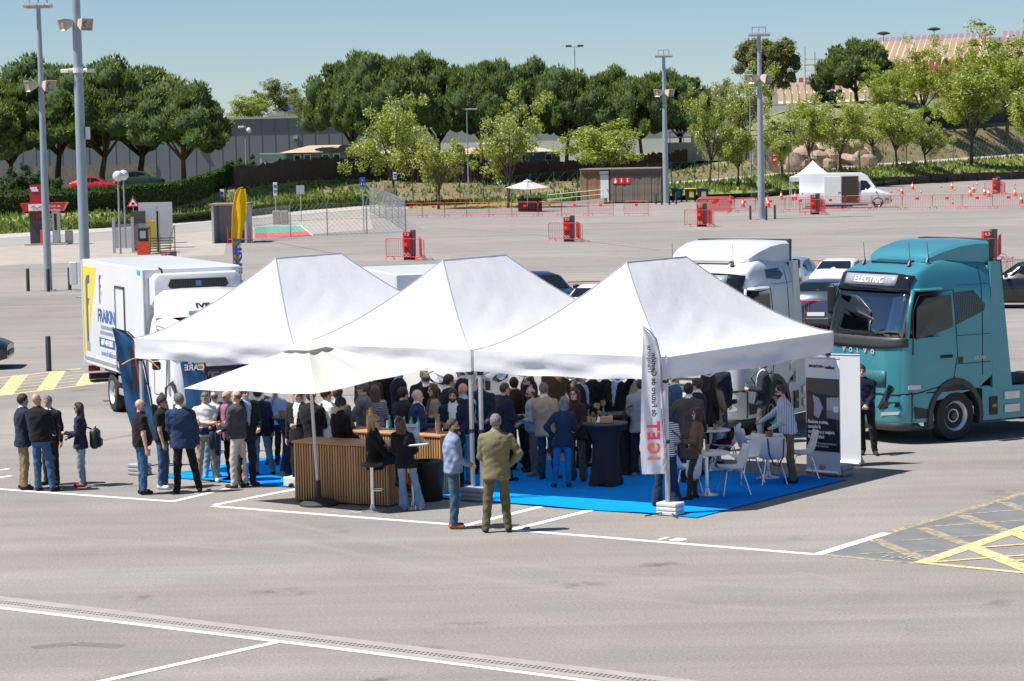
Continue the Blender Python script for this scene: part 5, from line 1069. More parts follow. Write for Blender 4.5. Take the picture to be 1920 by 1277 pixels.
pe[22] = person('man in olive coat behind the woman in striped jumper', 690, 690, 1.80, 85, top=(.07, .06, .04), trou=(.05, .045, .035), arms=('pocket', 'pocket'))
pe[23] = person('man in navy suit with his head under the edge of the parasol', 747, 686, 1.80, 25, top=(.016, .018, .035), shirt=(.3, .42, .62), trou=DKS, skin=1, arms=('pocket', 'low'))
pe[24] = person('man in dark quilted jacket with black hair at the bar', 755, 727, 1.74, 40, style='sweater', top=(.022, .026, .042), trou=JEAN, hcol=(.012, .01, .01), glasses='sun', fat=1.2, arms=('low', 'low'))
pe[25] = person('bald man in black jacket seen from behind, back of the middle tent', 799, 699, 1.78, 85, top=BLK, trou=BLK, shirt=WHT, hair='ring', hcol=(.12, .10, .09))
pe[26] = person('bald man in dark suit facing the bald man in black jacket', 794, 692, 1.82, -70, top=DKS, trou=DKS, shirt=WHT, hair='bald')
pe[27] = person('bald man in blue suit holding a cup beside the bar', 782, 731, 1.76, 5, top=(.018, .038, .10), shirt=WHT, trou=(.018, .035, .09), hair='ring', hcol=(.4, .38, .36), arms=('out', 'hold'), tex='open', fat=1.08, skin=2); hold_cup(pe[27], 1, 'brown paper cup held by the bald man in blue suit')
pe[28] = person('woman with brown hair in a beige coat gesturing by the bar', 812, 721, 1.68, -160, 'w', style='coat', top=(.33, .26, .18), shirt=(.10, .06, .04), trou=(.2, .17, .14), hair='long', hcol=(.11, .05, .025), arms=('hold', 'low'), tex='open')
pe[29] = person('dark haired man in dark suit in profile in front of the white van', 841, 703, 1.78, 22, top=DKS, shirt=WHT, trou=DKS, hcol=BRN, arms=('low', 'low'))
pe[30] = person('bearded man in navy jacket and white shirt holding a cup, left of the tent legs', 849, 730, 1.74, -100, top=(.016, .022, .05), shirt=WHT, trou=(.014, .016, .03), hcol=(.012, .01, .008), beard=(.04, .025, .02), arms=('low', 'hold'), tex='open'); hold_cup(pe[30], 1, 'brown paper cup held by the bearded man in navy jacket')
pe[31] = person('bald man in dark vest and light blue sleeves behind the paired tent legs', 868, 719, 1.82, 130, style='vest', top=(.02, .022, .035), shirt=(.38, .52, .68), trou=(.16, .31, .47), hair='bald', arms=('hold', 'low'), skin=1, fat=1.15)
pe[32] = person('tall waiter in black and white behind the paired tent legs', 866, 684, 1.86, 175, top=BLK, shirt=WHT, trou=BLK, hcol=BRN)
pe[33] = person('grey bearded man in navy jacket facing the camera, right of the paired legs', 900, 708, 1.78, -90, top=(.02, .04, .075), shirt=(.03, .03, .035), trou=DKS, hcol=(.06, .05, .045), hair='buzz', beard=(.26, .24, .22), arms=('low', 'low'), tex='open', skin=1)
pe[34] = person('man with glasses in dark blue coat facing right, behind the man in green suit', 946, 718, 1.76, 25, top=(.016, .026, .045), trou=(.02, .03, .04), hcol=(.06, .045, .035), glasses='clear', arms=('hold', 'hold'), hair='buzz', foot=(950, 902))
pe[35] = person('man in dark brown coat seen from behind, middle of the crowd', 963, 708, 1.78, 75, top=(.032, .022, .014), trou=(.035, .018, .018), hcol=(.012, .01, .01), beard=(.02, .015, .012), arms=('low', 'low'), shoe=(.025, .025, .03), foot=(975, 882))
pe[36] = person('bearded balding man in black in front of the white van', 992, 704, 1.78, 185, top=BLK, trou=BLK, hair='buzz', hcol=(.04, .03, .025), beard=(.02, .015, .012))
pe[37] = person('tall man in navy sweater with his head under the tent edge', 990, 684, 1.88, 190, style='sweater', top=(.018, .025, .05), trou=DKS, arms=('pocket', 'low'))
pe[38] = person('bald bearded man with glasses in pale shirt holding a cup, centre of the tent', 995, 727, 1.76, 188, style='shirt', top=(.42, .44, .54), trou=(.13, .16, .19), shoe=(.20, .15, .11), hair='ring', hcol=(.08, .06, .05), beard=(.10, .075, .06), glasses='sun', arms=('hold', 'low'), fat=1.2, step=.05, foot=(1006, 893)); hold_cup(pe[38], 0, 'brown paper cup held by the bald man in pale shirt')
pe[39] = person('grey haired man in beige blazer and blue jeans, turned away', 1019, 718, 1.80, 65, top=(.42, .34, .25), shirt=WHT, trou=(.03, .06, .12), shoe=(.03, .035, .045), hcol=SILV, arms=('low', 'down'), step=-.05, foot=(1030, 900))
pe[40] = person('woman with short grey hair in navy blazer and bright blue trousers', 1058, 744, 1.64, 92, 'w', top=(.012, .03, .07), trou=(.015, .16, .43), hair='bob', hcol=(.17, .165, .17), arms=('hip', 'hold'), stance=.13, res=.0165, foot=(1053, 915))
pe[41] = person('woman with long brown hair and glasses in brown blazer by the draped table', 1076, 727, 1.68, -115, 'w', top=(.045, .024, .02), trou=(.10, .085, .075), shoe=(.06, .03, .015), hair='long', hcol=(.055, .025, .018), glasses='clear', arms=('low', 'hold'), flare=.03, skin=2, foot=(1085, 903))
pe[42] = person('man in navy jacket and light blue shirt behind the draped table, facing right', 1088, 696, 1.80, -25, top=(.016, .022, .04), shirt=(.34, .46, .66), trou=DKS, hcol=(.07, .06, .055), arms=('low', 'hold'), tex='open'); hold_cup(pe[42], 1, 'brown paper cup held over the draped table by the man in navy jacket')
pe[43] = person('man in black quilted jacket with hands behind his back', 1111, 690, 1.78, 88, style='sweater', top=(.018, .02, .026), trou=BLK, arms=('back', 'back'), fat=1.15, hair='buzz', hcol=BRN)
pe[44] = person('bald man in dark clothes facing the camera at the back of the right tent', 1135, 690, 1.78, -80, style='sweater', top=BLK, trou=BLK, hair='bald', skin=3)
pe[45] = person('man in black suit and blue shirt with one hand raised to his head', 1157, 690, 1.80, -125, top=BLK, shirt=(.3, .42, .62), trou=DKS, arms=('head', 'hold'), fat=1.15, hair='thin', hcol=BRN, skin=1); hold_cup(pe[45], 1, 'brown paper cup held by the man with raised hand')
pe[46] = person('man in pale grey blazer and dark jeans with a black shoulder bag, from behind', 1202, 710, 1.76, 85, top=(.28, .30, .34), trou=(.022, .028, .04), shoe=(.20, .27, .36), hcol=BRN, arms=('low', 'low'), foot=(1202, 894))
pe[47] = person('man in bright blue blazer facing right beside the white feather flag', 1264, 697, 1.78, 15, top=(.06, .12, .22), shirt=WHT, trou=(.06, .12, .22), hcol=BRN, hair='buzz', arms=('low', 'low'), skin=1)
pe[48] = person('man in brown grey blazer with hand on hip, seen from behind', 1291, 719, 1.76, 80, top=(.085, .075, .062), shirt=WHT, trou=(.03, .03, .035), hcol=(.015, .012, .01), arms=('hip', 'low'))
pe[49] = person('dark haired man in navy blazer turned left behind the brown grey blazer', 1307, 710, 1.76, 160, top=(.012, .016, .036), shirt=WHT, trou=(.012, .016, .036), hcol=BRN, arms=('hip', 'low'))
pe[50] = person('woman with long black hair seen from behind near the white truck', 1321, 702, 1.70, 100, 'w', top=(.02, .016, .016), trou=BLK, hair='long', hcol=(.015, .01, .01))
pe[51] = person('woman with brown hair in taupe jacket beside the woman with black hair', 1335, 704, 1.66, 70, 'w', top=(.24, .19, .15), trou=(.28, .38, .5), hair='long', hcol=(.05, .025, .018), arms=('low', 'low'))
pe[52] = person('woman with brown bob in tan sweater and white slit skirt, holding a green bottle', 1309, 765, 1.64, 176, 'w', style='sweater', top=(.20, .115, .060), trou=(.10, .05, .03), shoe=(.09, .03, .018), hair='bob', hcol=(.055, .022, .015), arms=('hold', 'low'), skirt=.52, step=.06, foot=(1297, 937))
pe[53] = person('woman in striped top and dark flared jeans half hidden by the white feather flag', 1249, 762, 1.66, 95, 'w', style='sweater', tst='hstripe', top=(.70, .71, .73), trou=(.02, .032, .055), hair='bob', hcol=(.04, .02, .015), arms=('low', 'low'), flare=.05, stance=.17, foot=(1250, 950))
pe[54] = person('man in dark navy suit with his head above the right tent edge', 1345, 668, 1.84, 60, top=(.018, .024, .045), trou=(.03, .05, .08), arms=('low', 'pocket'), fat=1.1)
pe[55] = person('man in light blue shirt and black trousers walking beside the white truck', 1381, 667, 1.78, 8, style='shirt', top=(.30, .47, .64), trou=(.016, .016, .018), arms=('down', 'down'), hcol=BRN, hair='buzz', step=.12, foot=(1382, 812))
pe[56] = person('man in navy blazer and grey trousers with backpack beside the white truck', 1432, 673, 1.76, 180, top=(.024, .028, .045), shirt=(.55, .6, .7), trou=(.095, .092, .09), hcol=(.04, .035, .03), arms=('hold', 'hold'), foot=(1426, 830))
pe[57] = person('bearded man in blue striped shirt and khaki trousers reaching to the white table', 1471, 721, 1.78, 172, style='shirt', tst='vstripe', top=(.66, .70, .78), trou=(.15, .115, .07), hair='buzz', hcol=(.03, .018, .014), beard=(.035, .02, .015), glasses='sun', arms=('low', 'reach'), fat=1.3, lean=6, foot=(1488, 906))
pe[58] = person('man in navy quilted jacket and black trousers in front of the teal truck', 1614, 684, 1.72, -95, style='sweater', top=(.012, .016, .036), trou=BLK, shoe=(.04, .04, .045), hcol=(.03, .018, .012), arms=('clasp', 'clasp'), step=.05, foot=(1630, 853))
pe[59] = person('man in olive green linen suit with hand on hip seen from behind', 929, 777, 1.84, 92, top=(.185, .165, .095), trou=(.13, .12, .062), shoe=(.05, .045, .04), hcol=SILV, arms=('low', 'hip'), stance=.16, res=.0155, shirt=(.25, .22, .14), foot=(932, 998))
pe[60] = person('smiling man in blue grey sweater, jeans and brown shoes in front of the tent', 848, 785, 1.78, 6, style='sweater', top=(.23, .29, .42), trou=(.055, .10, .16), shoe=(.33, .12, .05), hcol=(.045, .03, .022), hair='thin', beard=(.09, .06, .045), glasses='sun', arms=('low', 'low'), fat=1.1, stance=.07, res=.0155, foot=(851, 991))
pe[61] = person('blonde woman with sunglasses in black suit seated on the bar stool', 700, 779, 1.68, -8, 'w', top=BLK, trou=(.012, .014, .022), shoe=(.03, .03, .032), hair='long', hcol=(.42, .28, .13), glasses='sun', arms=('lap', 'lap'), sit={'dz': -.13, 'legs': (((.40, .06, .96), (.42, .05, .58)), ((.41, -.06, .98), (.50, .02, .62)))}, res=.0165, skin=2)
pe[62] = person('woman with long brown hair, black blazer and pale flared jeans, from behind', 749, 782, 1.70, 88, 'w', top=BLK, trou=(.19, .30, .44), shoe=WHT, hair='long', hcol=(.12, .05, .025), arms=('low', 'low'), flare=.045, stance=.15, res=.0165, foot=(774, 956))
pe[63] = person('man in grey t-shirt and jeans standing at the open van door far away', 1583, 347, 1.76, 120, style='tee', top=(.06, .065, .07), trou=(.12, .18, .28), hair='buzz', hcol=GREYH, at_=tuple(P(1583, 389)), res=.022, group='')
pe[64] = person('person in tan coat at the back, cut off by the tent edge', 1040, 676, 1.80, 95, top=(.13, .085, .045), trou=(.1, .075, .05), arms=('pocket', 'out'))
pe[65] = person('person in beige padded jacket at the back beside the tent legs', 1066, 672, 1.80, 20, top=(.27, .21, .15), trou=(.2, .17, .14), style='sweater', arms=('low', 'low'))
pe[66] = person('person in black coat at the back behind the bar, under the parasol edge', 722, 680, 1.80, 70, top=BLK, trou=BLK)
pe[67] = person('person in pale jacket at the back of the right tent', 1178, 686, 1.72, -40, top=(.42, .38, .30), trou=(.2, .2, .22), arms=('hold', 'low'))
if 'group' in pe[63]['root']: del pe[63]['root']['group']
# ---- bags carried by people (things of their own)
def local_thing(pi, name, label, cat): return thing(name, label, cat, tuple(pi['loc']), R(pi['yaw']))
def backpack(pi, label, m, x=-.24, y=0, z=1.15, hh=.42, ww=.30):
 t = local_thing(pi, 'backpack', label, 'bag'); b = MB(); b.box((x, y, z), (.17, ww, hh), ch=.05); b.build('bag_body', m, t, smooth=True, angle=50)
 b = MB(); b.box((x - .09, y, z - hh * .2), (.07, ww * .8, hh * .45), ch=.03); b.build('front_pocket', m, t)
 b = MB(); b.tube([(x + .08, y - .09, z + hh * .45), (x + .22, y - .11, z + hh * .6), (x + .38, y - .11, z + hh * .3), (x + .2, y - .12, z - hh * .4)], .016, 5); b.build('strap', m, t)
 b = MB(); b.tube([(x, y - .04, z + hh * .5), (x - .02, y, z + hh * .62), (x, y + .04, z + hh * .5)], .01, 5); b.build('handle', m, t)
BAGB = mat('bag_black', (.014, .014, .016), .5, var=.2, scale=20)
backpack(pe[4], 'black backpack hanging low behind the woman at the left', BAGB, -.24, -.04, .86, .36, .27); backpack(pe[56], 'dark green backpack on the man in navy blazer', mat('bag_green', (.03, .045, .04), .7), -.22, 0, 1.15)
def shoulder_bag(pi, label, m, y, z, ww=.26, hh=.2, x=0.):
 t = local_thing(pi, 'shoulder_bag', label, 'bag'); sg = 1 if y > 0 else -1; b = MB(); b.box((x, y, z), (ww, .10, hh), ch=.03); b.build('bag_body', m, t); b = MB(); b.tube([(x - ww * .4, y, z + hh * .5), (x - .13, y * .8, z + .25), (x - .08, -y * .25, 1.40), (x + .10, -y * .1, 1.38), (x + .14, y * .75, z + .3), (x + ww * .4, y, z + hh * .5)], .011, 5); b.build('strap', m, t)
shoulder_bag(pe[52], 'brown leather bag at the hip of the woman in tan sweater', mat('bag_brown', (.06, .028, .018), .45), .27, .80); shoulder_bag(pe[53], 'black leather bag carried by the woman in striped top', BAGB, -.26, .92, .24, .26); shoulder_bag(pe[46], 'black shoulder bag of the man in pale grey blazer', BAGB, .28, 1.0, .32, .34)
# sweater tied round the waist of the man in white t-shirt
sw = MB(); sw.lathe((0, 0, .93), [(.17, -.05), (.195, 0), (.20, .05), (.185, .08)], 18, caps=False); sw.box((.19, .10, .78), (.06, .09, .34), ch=.02); sw.box((.10, .21, .70), (.16, .06, .45), ch=.02)
o = sw.build('tied_sweater', cloth((.025, .05, .10)), pe[8]['root'], smooth=True, angle=60)
# ================================================================ FURNITURE AND EVENT EQUIPMENT
BLACKC = mat('black_stretch_cloth', (.012, .013, .022), .8, var=.15, scale=6, bump=.2)
WOODM = bpy.data.materials.new('oak_slat'); WOODM.use_nodes = True
def wood(m, c1, c2, sc_=(2, 30, 2)):
 m.use_nodes = True; nt = m.node_tree; b = nt.nodes['Principled BSDF']; tc = nt.nodes.new('ShaderNodeTexCoord'); mp = nt.nodes.new('ShaderNodeMapping'); mp.inputs['Scale'].default_value = sc_; n = nt.nodes.new('ShaderNodeTexNoise'); n.inputs['Scale'].default_value = 3; n.inputs['Detail'].default_value = 6; n.inputs['Distortion'].default_value = .6
 oi = nt.nodes.new('ShaderNodeObjectInfo'); ad = nt.nodes.new('ShaderNodeVectorMath'); ad.operation = 'ADD'
 nt.links.new(tc.outputs['Object'], mp.inputs['Vector']); nt.links.new(mp.outputs[0], ad.inputs[0]); nt.links.new(oi.outputs['Random'], ad.inputs[1]); nt.links.new(ad.outputs[0], n.inputs['Vector'])
 mx = nt.nodes.new('ShaderNodeMix'); mx.data_type = 'RGBA'; mx.inputs['A'].default_value = (*c1, 1); mx.inputs['B'].default_value = (*c2, 1); r = nt.nodes.new('ShaderNodeMapRange'); r.inputs[1].default_value = .3; r.inputs[2].default_value = .7; nt.links.new(n.outputs['Fac'], r.inputs[0]); nt.links.new(r.outputs[0], mx.inputs['Factor'])
 hs = nt.nodes.new('ShaderNodeHueSaturation'); mr = nt.nodes.new('ShaderNodeMapRange'); mr.inputs[3].default_value = .82; mr.inputs[4].default_value = 1.15; nt.links.new(oi.outputs['Random'], mr.inputs[0]); nt.links.new(mr.outputs[0], hs.inputs['Value']); nt.links.new(mx.outputs['Result'], hs.inputs['Color']); nt.links.new(hs.outputs[0], b.inputs['Base Color']); b.inputs['Roughness'].default_value = .5; return m
wood(WOODM, (.46, .245, .095), (.60, .34, .145), (14, 14, 1.2))
WTOP = wood(bpy.data.materials.new('oak_top'), (.42, .20, .085), (.54, .29, .13), (1, 12, 12))
MATS['oak_slat'] = WOODM; MATS['oak_top'] = WTOP
def counter(label, p0, length, depth, hh, rz):               # p0: front left bottom corner; local x along the front, y backwards
 t = thing('bar_counter', label, 'bar', tuple(V3(p0, .004)), rz, 'slatted wooden bar counters')
 b = MB(); b.box((length / 2, depth / 2, hh / 2 - .02), (length - .05, depth - .05, hh - .08)); b.build('carcass', mat('carcass_dark', (.02, .016, .013), .8), t)
 b = MB(); b.box((length / 2, depth / 2, hh - .02), (length + .05, depth + .05, .04), ch=.006); b.build('countertop', WTOP, t)
 sl = None; pitch = .052
 for face, n in (('f', int(length / pitch)), ('l', int(depth / pitch)), ('r', int(depth / pitch))):
  for i in range(n):
   if sl is None: b = MB(); b.box((0, 0, 0), (.032, .022, hh - .07), ch=.003); sl = b.build('slat', WOODM, t); o = sl
   else: o = sl.copy(); COL.objects.link(o)
   u = (i + .5) * (length if face == 'f' else depth) / n
   o.location = (u, .006, (hh - .05) / 2 + .012) if face == 'f' else ((.006 if face == 'l' else length - .006), u, (hh - .05) / 2 + .012); o.rotation_euler = (0, 0, 0 if face == 'f' else R(90))
 return t
RW = math.atan2(W.y, W.x)
counter('slatted wooden bar counter in front of the left tents, beside the parasol pole', P(553, 940), 1.92, .62, 1.04, RW + R(4))
pb = P(826, 816, 1.05); counter('second slatted bar counter behind, holding cups and bottles', V3(pb, 0) - W * 2.15, 2.15, .55, 1.04, RW)
# bar stool, standing table, bin, crate
def disc_base(b, c, r): b.lathe(c, [(r, 0), (r, .008), (r * .55, .022), (.05, .05), (.035, .12)], 20)
sp_ = P(699, 959); st = thing('bar_stool', 'chrome bar stool under the seated blonde woman', 'stool', tuple(V3(sp_, .004)))
b = MB(); disc_base(b, (0, 0, 0), .20); b.build('base', CHROME, st, smooth=True, angle=40); b = MB(); b.cyl((0, 0, .05), (0, 0, .74), .03, n=12); b.build('column', CHROME, st, smooth=True, angle=40); b = MB(); b.tube([(.03, -.12, .36), (.16, -.12, .36), (.20, 0, .36), (.16, .12, .36), (.03, .12, .36)], .011, 6); b.build('footrest', CHROME, st); b = MB(); b.lathe((0, 0, .74), [(.10, 0), (.19, .02), (.195, .05), (.17, .065)], 18); b.build('seat', BLACKP, st, smooth=True, angle=40)
def round_table(label, loc, r, hh, group='white round tables'):
 t = thing('round_table', label, 'table', loc, 0, group); b = MB(); disc_base(b, (0, 0, 0), .21); b.build('base', CHROME, t, smooth=True, angle=40); b = MB(); b.cyl((0, 0, .05), (0, 0, hh - .02), .032, n=12); b.build('column', CHROME, t, smooth=True, angle=40); b = MB(); b.lathe((0, 0, hh - .03), [(r - .02, 0), (r, .008), (r, .022), (r - .012, .03)], 32); b.build('tabletop', mat('white_laminate', (.72, .73, .74), .3), t, smooth=True, angle=40); return t
HT = V3(P(776, 953), .004); round_table('tall white standing table with leaflets beside the women at the bar', tuple(HT), .30, 1.10)
T1 = V3(P(1326, 930), .02); T2 = V3(P(1440, 898), .02); T3 = V3(P(1333, 807, .74), .02)
round_table('white round table in front, beside the woman in tan sweater', tuple(T1), .40, .73); round_table('white round table covered with papers beside the man in striped shirt', tuple(T2), .40, .74); round_table('white round table at the back with two paper cups', tuple(T3), .36, .74)
b = MB(); b.lathe((0, 0, 0), [(.24, 0), (.25, .02), (.27, .62), (.285, .64), (.285, .68), (.25, .68), (.235, .05)], 26); tag(b.build('waste_bin', mat('bin_black', (.012, .012, .013), .55), smooth=True, angle=40, loc=tuple(V3(P(803, 938), .004))), 'large round black waste bin beside the bar', 'bin')
cr = thing('drinks_box', 'red drinks box on the ground behind the woman in pale jeans', 'box', tuple(V3(P(745, 927), .004)), RW); b = MB(); b.box((0, .2, .19), (.46, .38, .38), ch=.02); b.build('box_body', mat('red_box', (.35, .012, .012), .4), cr); text_mesh('lettering', 'Coca-Cola', .105, LTXT, cr, frame((-.02, .004, .10), (1, 0, 0), (0, 0, 1)), shear=.3)
def draped_table(label, c, r=.40, hh=1.10, rz=.4):
 t = thing('cocktail_table', label, 'table', tuple(V3(c, .018)), rz, 'draped cocktail tables'); b = MB(); n = 40; rings = []
 for z, rad, star in ((.0, .30, .95), (.10, .285, .75), (.25, .265, .45), (.45, .245, .2), (.65, .235, .06), (.82, .25, 0), (.94, .29, 0), (1.02, .345, 0), (1.06, .385, 0), (1.085, r, 0)):
  rr_ = []
  for k in range(n):
   a = 2 * math.pi * k / n; q = abs(math.cos(2 * a)) ** 1.6; R_ = rad * (1 - .16 * star) + star * .11 * (q - .25); rr_.append((R_ * math.cos(a), R_ * math.sin(a), z * hh / 1.10 + (.035 * (1 - q) if z == 0 else 0)))
  rings.append(rr_)
 b.loft(rings, False); b.build('stretch_cover', BLACKC, t, smooth=True); b = MB(); b.lathe((0, 0, hh - .025), [(r * .99, -.005), (r * 1.005, .008), (r * .995, .022), (r * .97, .026)], 40); b.build('tabletop', mat('black_top', (.03, .03, .034), .6, var=.1), t, smooth=True, angle=50); return t
DT1 = P(1137, 911); DT2 = P(556, 893); DT3 = P(1166, 776, 1.1)
draped_table('black draped cocktail table in the middle with a brown box and bottle', DT1); draped_table('black draped cocktail table at the left beside the man in light blue shirt', DT2, .42); draped_table('black draped cocktail table at the back behind the man in black suit', V3(DT3, 0), .34)
# chairs
CHW = mat('white_shell', (.70, .71, .72), .35)
def make_chair():
 t = thing('shell_chair', 'x', 'chair', (0, 0, 0), 0, 'white shell chairs on the carpet'); b = MB(); rows = []
 prof = [(.23, .46), (.20, .448), (.10, .435), (-.02, .43), (-.12, .44), (-.18, .50), (-.215, .60), (-.245, .72), (-.27, .84)]; hw = [.20, .225, .235, .235, .23, .23, .225, .215, .19]
 for (x, z), w_ in zip(prof, hw):
  i = prof.index((x, z)); rows.append([(x + (.055 * (abs(v) ** 2.5) if i > 4 else 0), v * w_, z + (.045 * abs(v) ** 2.5 if i < 6 else 0)) for v in np.linspace(-1, 1, 9)])
 vs = [p for r_ in rows for p in r_]; b.add(vs, [(i * 9 + j, i * 9 + j + 1, (i + 1) * 9 + j + 1, (i + 1) * 9 + j) for i in range(8) for j in range(8)]); o = b.build('seat_shell', CHW, t, smooth=True, fixn=False); md = o.modifiers.new('t', 'SOLIDIFY'); md.thickness = .014
 for x0, y0, x1, y1 in ((.14, .12, .24, .22), (.14, -.12, .24, -.22), (-.12, .12, -.24, .22), (-.12, -.12, -.24, -.22)):
  b = MB(); b.tube([(x0 * .4, y0 * .9, .42), (x0, y0, .415), (x0 + (x1 - x0) * .12, y0 + (y1 - y0) * .12, .39), (x1, y1, 0)], .0105, 6); b.build('leg', CHROME, t)
 return freeze(t)
c0 = make_chair()
CH = [((1376, 928), 190, 'white shell chair in front, nearest the camera, facing the left table'), ((1400, 906), 205, 'white shell chair just behind the nearest one'), ((1448, 908), 95, 'white shell chair with a bag strap over its back'), ((1408, 889), 20, 'white shell chair left of the table with papers'), ((1362, 882), 170, 'white shell chair at the back holding a burgundy garment'), ((1287, 926), 10, 'white shell chair behind the woman in tan sweater'), ((1506, 898), 185, 'white shell chair hidden behind the man in striped shirt')]
chairs = []
for i, (q, a, lab) in enumerate(CH):
 o = c0 if i == 0 else copy_tree(c0); o.location = tuple(V3(P(*q), .018)); o.rotation_euler = (0, 0, R(a)); o['label'] = lab; chairs.append(o)
b = MB(); b.ell((0, 0, .50), (.19, .20, .07), 14, 8); b.ell((-.10, .0, .58), (.09, .18, .13), 14, 8); b.tube([(.1, .1, .50), (.26, .12, .40), (.30, .10, .22)], [.07, .06, .05], 8)
o = tag(b.build('folded_jacket', cloth((.10, .012, .025)), None, smooth=True), 'burgundy jacket lying on the white chair at the back', 'jacket'); o.location = chairs[4].location; o.rotation_euler = chairs[4].rotation_euler
b = MB(); b.tube([(-.25, .12, .83), (-.30, .10, .55), (-.31, .02, .36), (-.32, -.06, .34), (-.31, -.14, .50), (-.26, -.17, .80)], .014, 6); o = tag(b.build('bag_strap', BAGB), 'black bag strap hanging over the back of a white chair', 'strap'); o.location = chairs[2].location; o.rotation_euler = chairs[2].rotation_euler
# things on the tables
def put(name, label, cat, mb, m, loc, group=None, rz=0, smooth=True): o = tag(mb.build(name, m, None, smooth=smooth, angle=40, loc=tuple(loc)), label, cat, group); o.rotation_euler[2] = rz; return o
def cup(loc, label): b = MB(); cup_mesh(b, (0, 0, 0)); put('paper_cup', label, 'cup', b, KRAFT, loc, 'brown paper cups')
def bottle(loc, label, m, hh=.22):
 t = thing('bottle', label, 'bottle', tuple(loc), 0, 'drink bottles'); b = MB(); b.lathe((0, 0, 0), [(.028, 0), (.032, .01), (.032, hh * .62), (.014, hh * .82), (.013, hh * .93)], 12); b.build('bottle_body', m, t, smooth=True, angle=50); b = MB(); b.cyl((0, 0, hh * .92), (0, 0, hh), .015, n=8); b.build('cap', mat('cap_green', (.03, .25, .12), .4), t)
BGREEN = mat('green_bottle', (.02, .17, .13), .1, coat=.6); BCLEAR = mat('clear_bottle', (.42, .55, .60), .08, coat=.8, alpha=.75); BBLUE = mat('blue_bottle', (.10, .30, .50), .1, coat=.6)
z1 = 1.125
def up(c, x, y, z): return Vector((c[0] + x, c[1] + y, z))
cup(up(DT1, -.28, -.02, z1), 'brown paper cup at the left edge of the middle draped table'); cup(up(DT1, -.20, -.16, z1), 'brown paper cup nearest the camera on the middle draped table'); cup(up(DT1, .10, .02, z1), 'brown paper cup right of the brown box'); cup(up(DT1, .10, .16, z1), 'brown paper cup behind the brown box')
b = MB(); b.box((0, 0, .055), (.20, .13, .11), ch=.004); put('cardboard_box', 'small brown cardboard box on the middle draped table', 'box', b, KRAFT, up(DT1, .02, -.10, z1), rz=.2, smooth=False)
bottle(up(DT1, -.02, .14, z1), 'green tinted bottle on the middle draped table', BGREEN, .24)
b = MB(); b.add([(-.06, -.05, 0), (.06, -.05, 0), (.07, .05, .002), (-.05, .05, .004), (-.04, -.03, .03), (.05, -.02, .02), (.03, .03, .05), (-.02, .02, .12)], [(3, 2, 1, 0), (0, 1, 5, 4), (1, 2, 6, 5), (2, 3, 7, 6), (3, 0, 4, 7), (4, 5, 6, 7)]); put('paper_napkin', 'crumpled white napkins on the middle draped table', 'napkin', b, LTXT, up(DT1, -.10, .02, z1))
for k, (dx, dy) in enumerate(((-.26, -.05), (-.19, -.14), (-.12, -.02), (-.04, -.12))): cup(up(DT2, dx, dy, z1), ('paper cup furthest left on the left draped table', 'paper cup second from the left on the left draped table', 'paper cup third from the left on the left draped table', 'paper cup fourth from the left on the left draped table')[k])
bottle(up(DT2, .18, -.02, z1), 'clear water bottle on the left draped table', BCLEAR, .26)
z2 = .76
cup(up(T2, -.24, -.08, z2), 'brown paper cup left of the water bottle on the white table'); cup(up(T2, -.02, -.22, z2), 'brown paper cup in front on the table with papers'); cup(up(T2, .05, -.17, z2), 'brown paper cup beside the papers on the white table'); cup(up(T3, -.10, -.15, z2), 'left of two brown cups on the back white table'); cup(up(T3, .07, -.10, z2), 'right of two brown cups on the back white table'); cup(up(T1, .02, .1, z2), 'brown paper cup on the front white table')
bottle(up(T2, -.12, .02, z2), 'clear water bottle touched by the man in striped shirt', BCLEAR, .30)
b = MB();
for k in range(3): b.box((.02 * k - .02, .03 * k, .006 + .006 * k), (.21, .297, .004), rz=.3 + .25 * k)
put('paper_stack', 'loose white papers spread on the round table', 'papers', b, LTXT, up(T2, .17, .08, z2), smooth=False)
def card(label, loc, w_, hh, rz, tilt, marks):
 t = thing('leaflet_stand', label, 'leaflet', tuple(loc), rz, 'table cards and leaflets'); M = Matrix.Rotation(R(tilt), 4, 'X'); b = MB(); b.box((0, 0, hh / 2), (w_, .006, hh), M=M); b.build('card', LTXT, t)
 for x, z, dx, dz, m in marks: b = MB(); b.box((x * w_, -.005, z * hh), (dx * w_, .003, dz * hh), M=M); b.build('print', m, t)
RP = mat('print_red', (.6, .06, .08), .6); BP_ = mat('print_blue', (.12, .16, .35), .6)
card('upright price card on the tall white table', up(HT, -.02, .10, 1.105), .21, .30, R(-12), -14, [(0, .78, .7, .06, RP), (-.05, .66, .6, .03, BP_), (0, .40, .5, .02, BP_), (0, .3, .6, .02, BP_)]); card('folded white menu card leaning on the tall white table', up(HT, .08, -.04, 1.105), .14, .20, R(25), -18, [(0, .4, .6, .03, RP), (0, .25, .5, .02, BP_)]); card('small white card on the front white table', up(T1, -.15, -.12, .735), .10, .26, R(-30), -4, [(0, .6, .7, .12, BP_)])
cup(up(HT, .16, -.10, 1.105), 'brown paper cup on the tall white table')
bx0 = V3(pb, 0) - W * 1.1
def onbar(u, v): return V3(pb, 1.068) - W * u + U * v
ord2 = ['first', 'third', 'fourth', 'sixth', 'seventh', 'eighth', 'ninth', 'last', 'second', 'fifth']
for i, (u, v) in enumerate(((.62, .2), (.70, .12), (.78, .2), (.86, .12), (.94, .22), (1.02, .14), (1.10, .2), (1.18, .12), (.66, .32), (.82, .34))): bottle(onbar(u, v), ('green' if i % 3 else 'blue') + ' drink bottle, ' + ord2[i] + ' counted from the right on the second bar counter', BGREEN if i % 3 else BBLUE, .25)
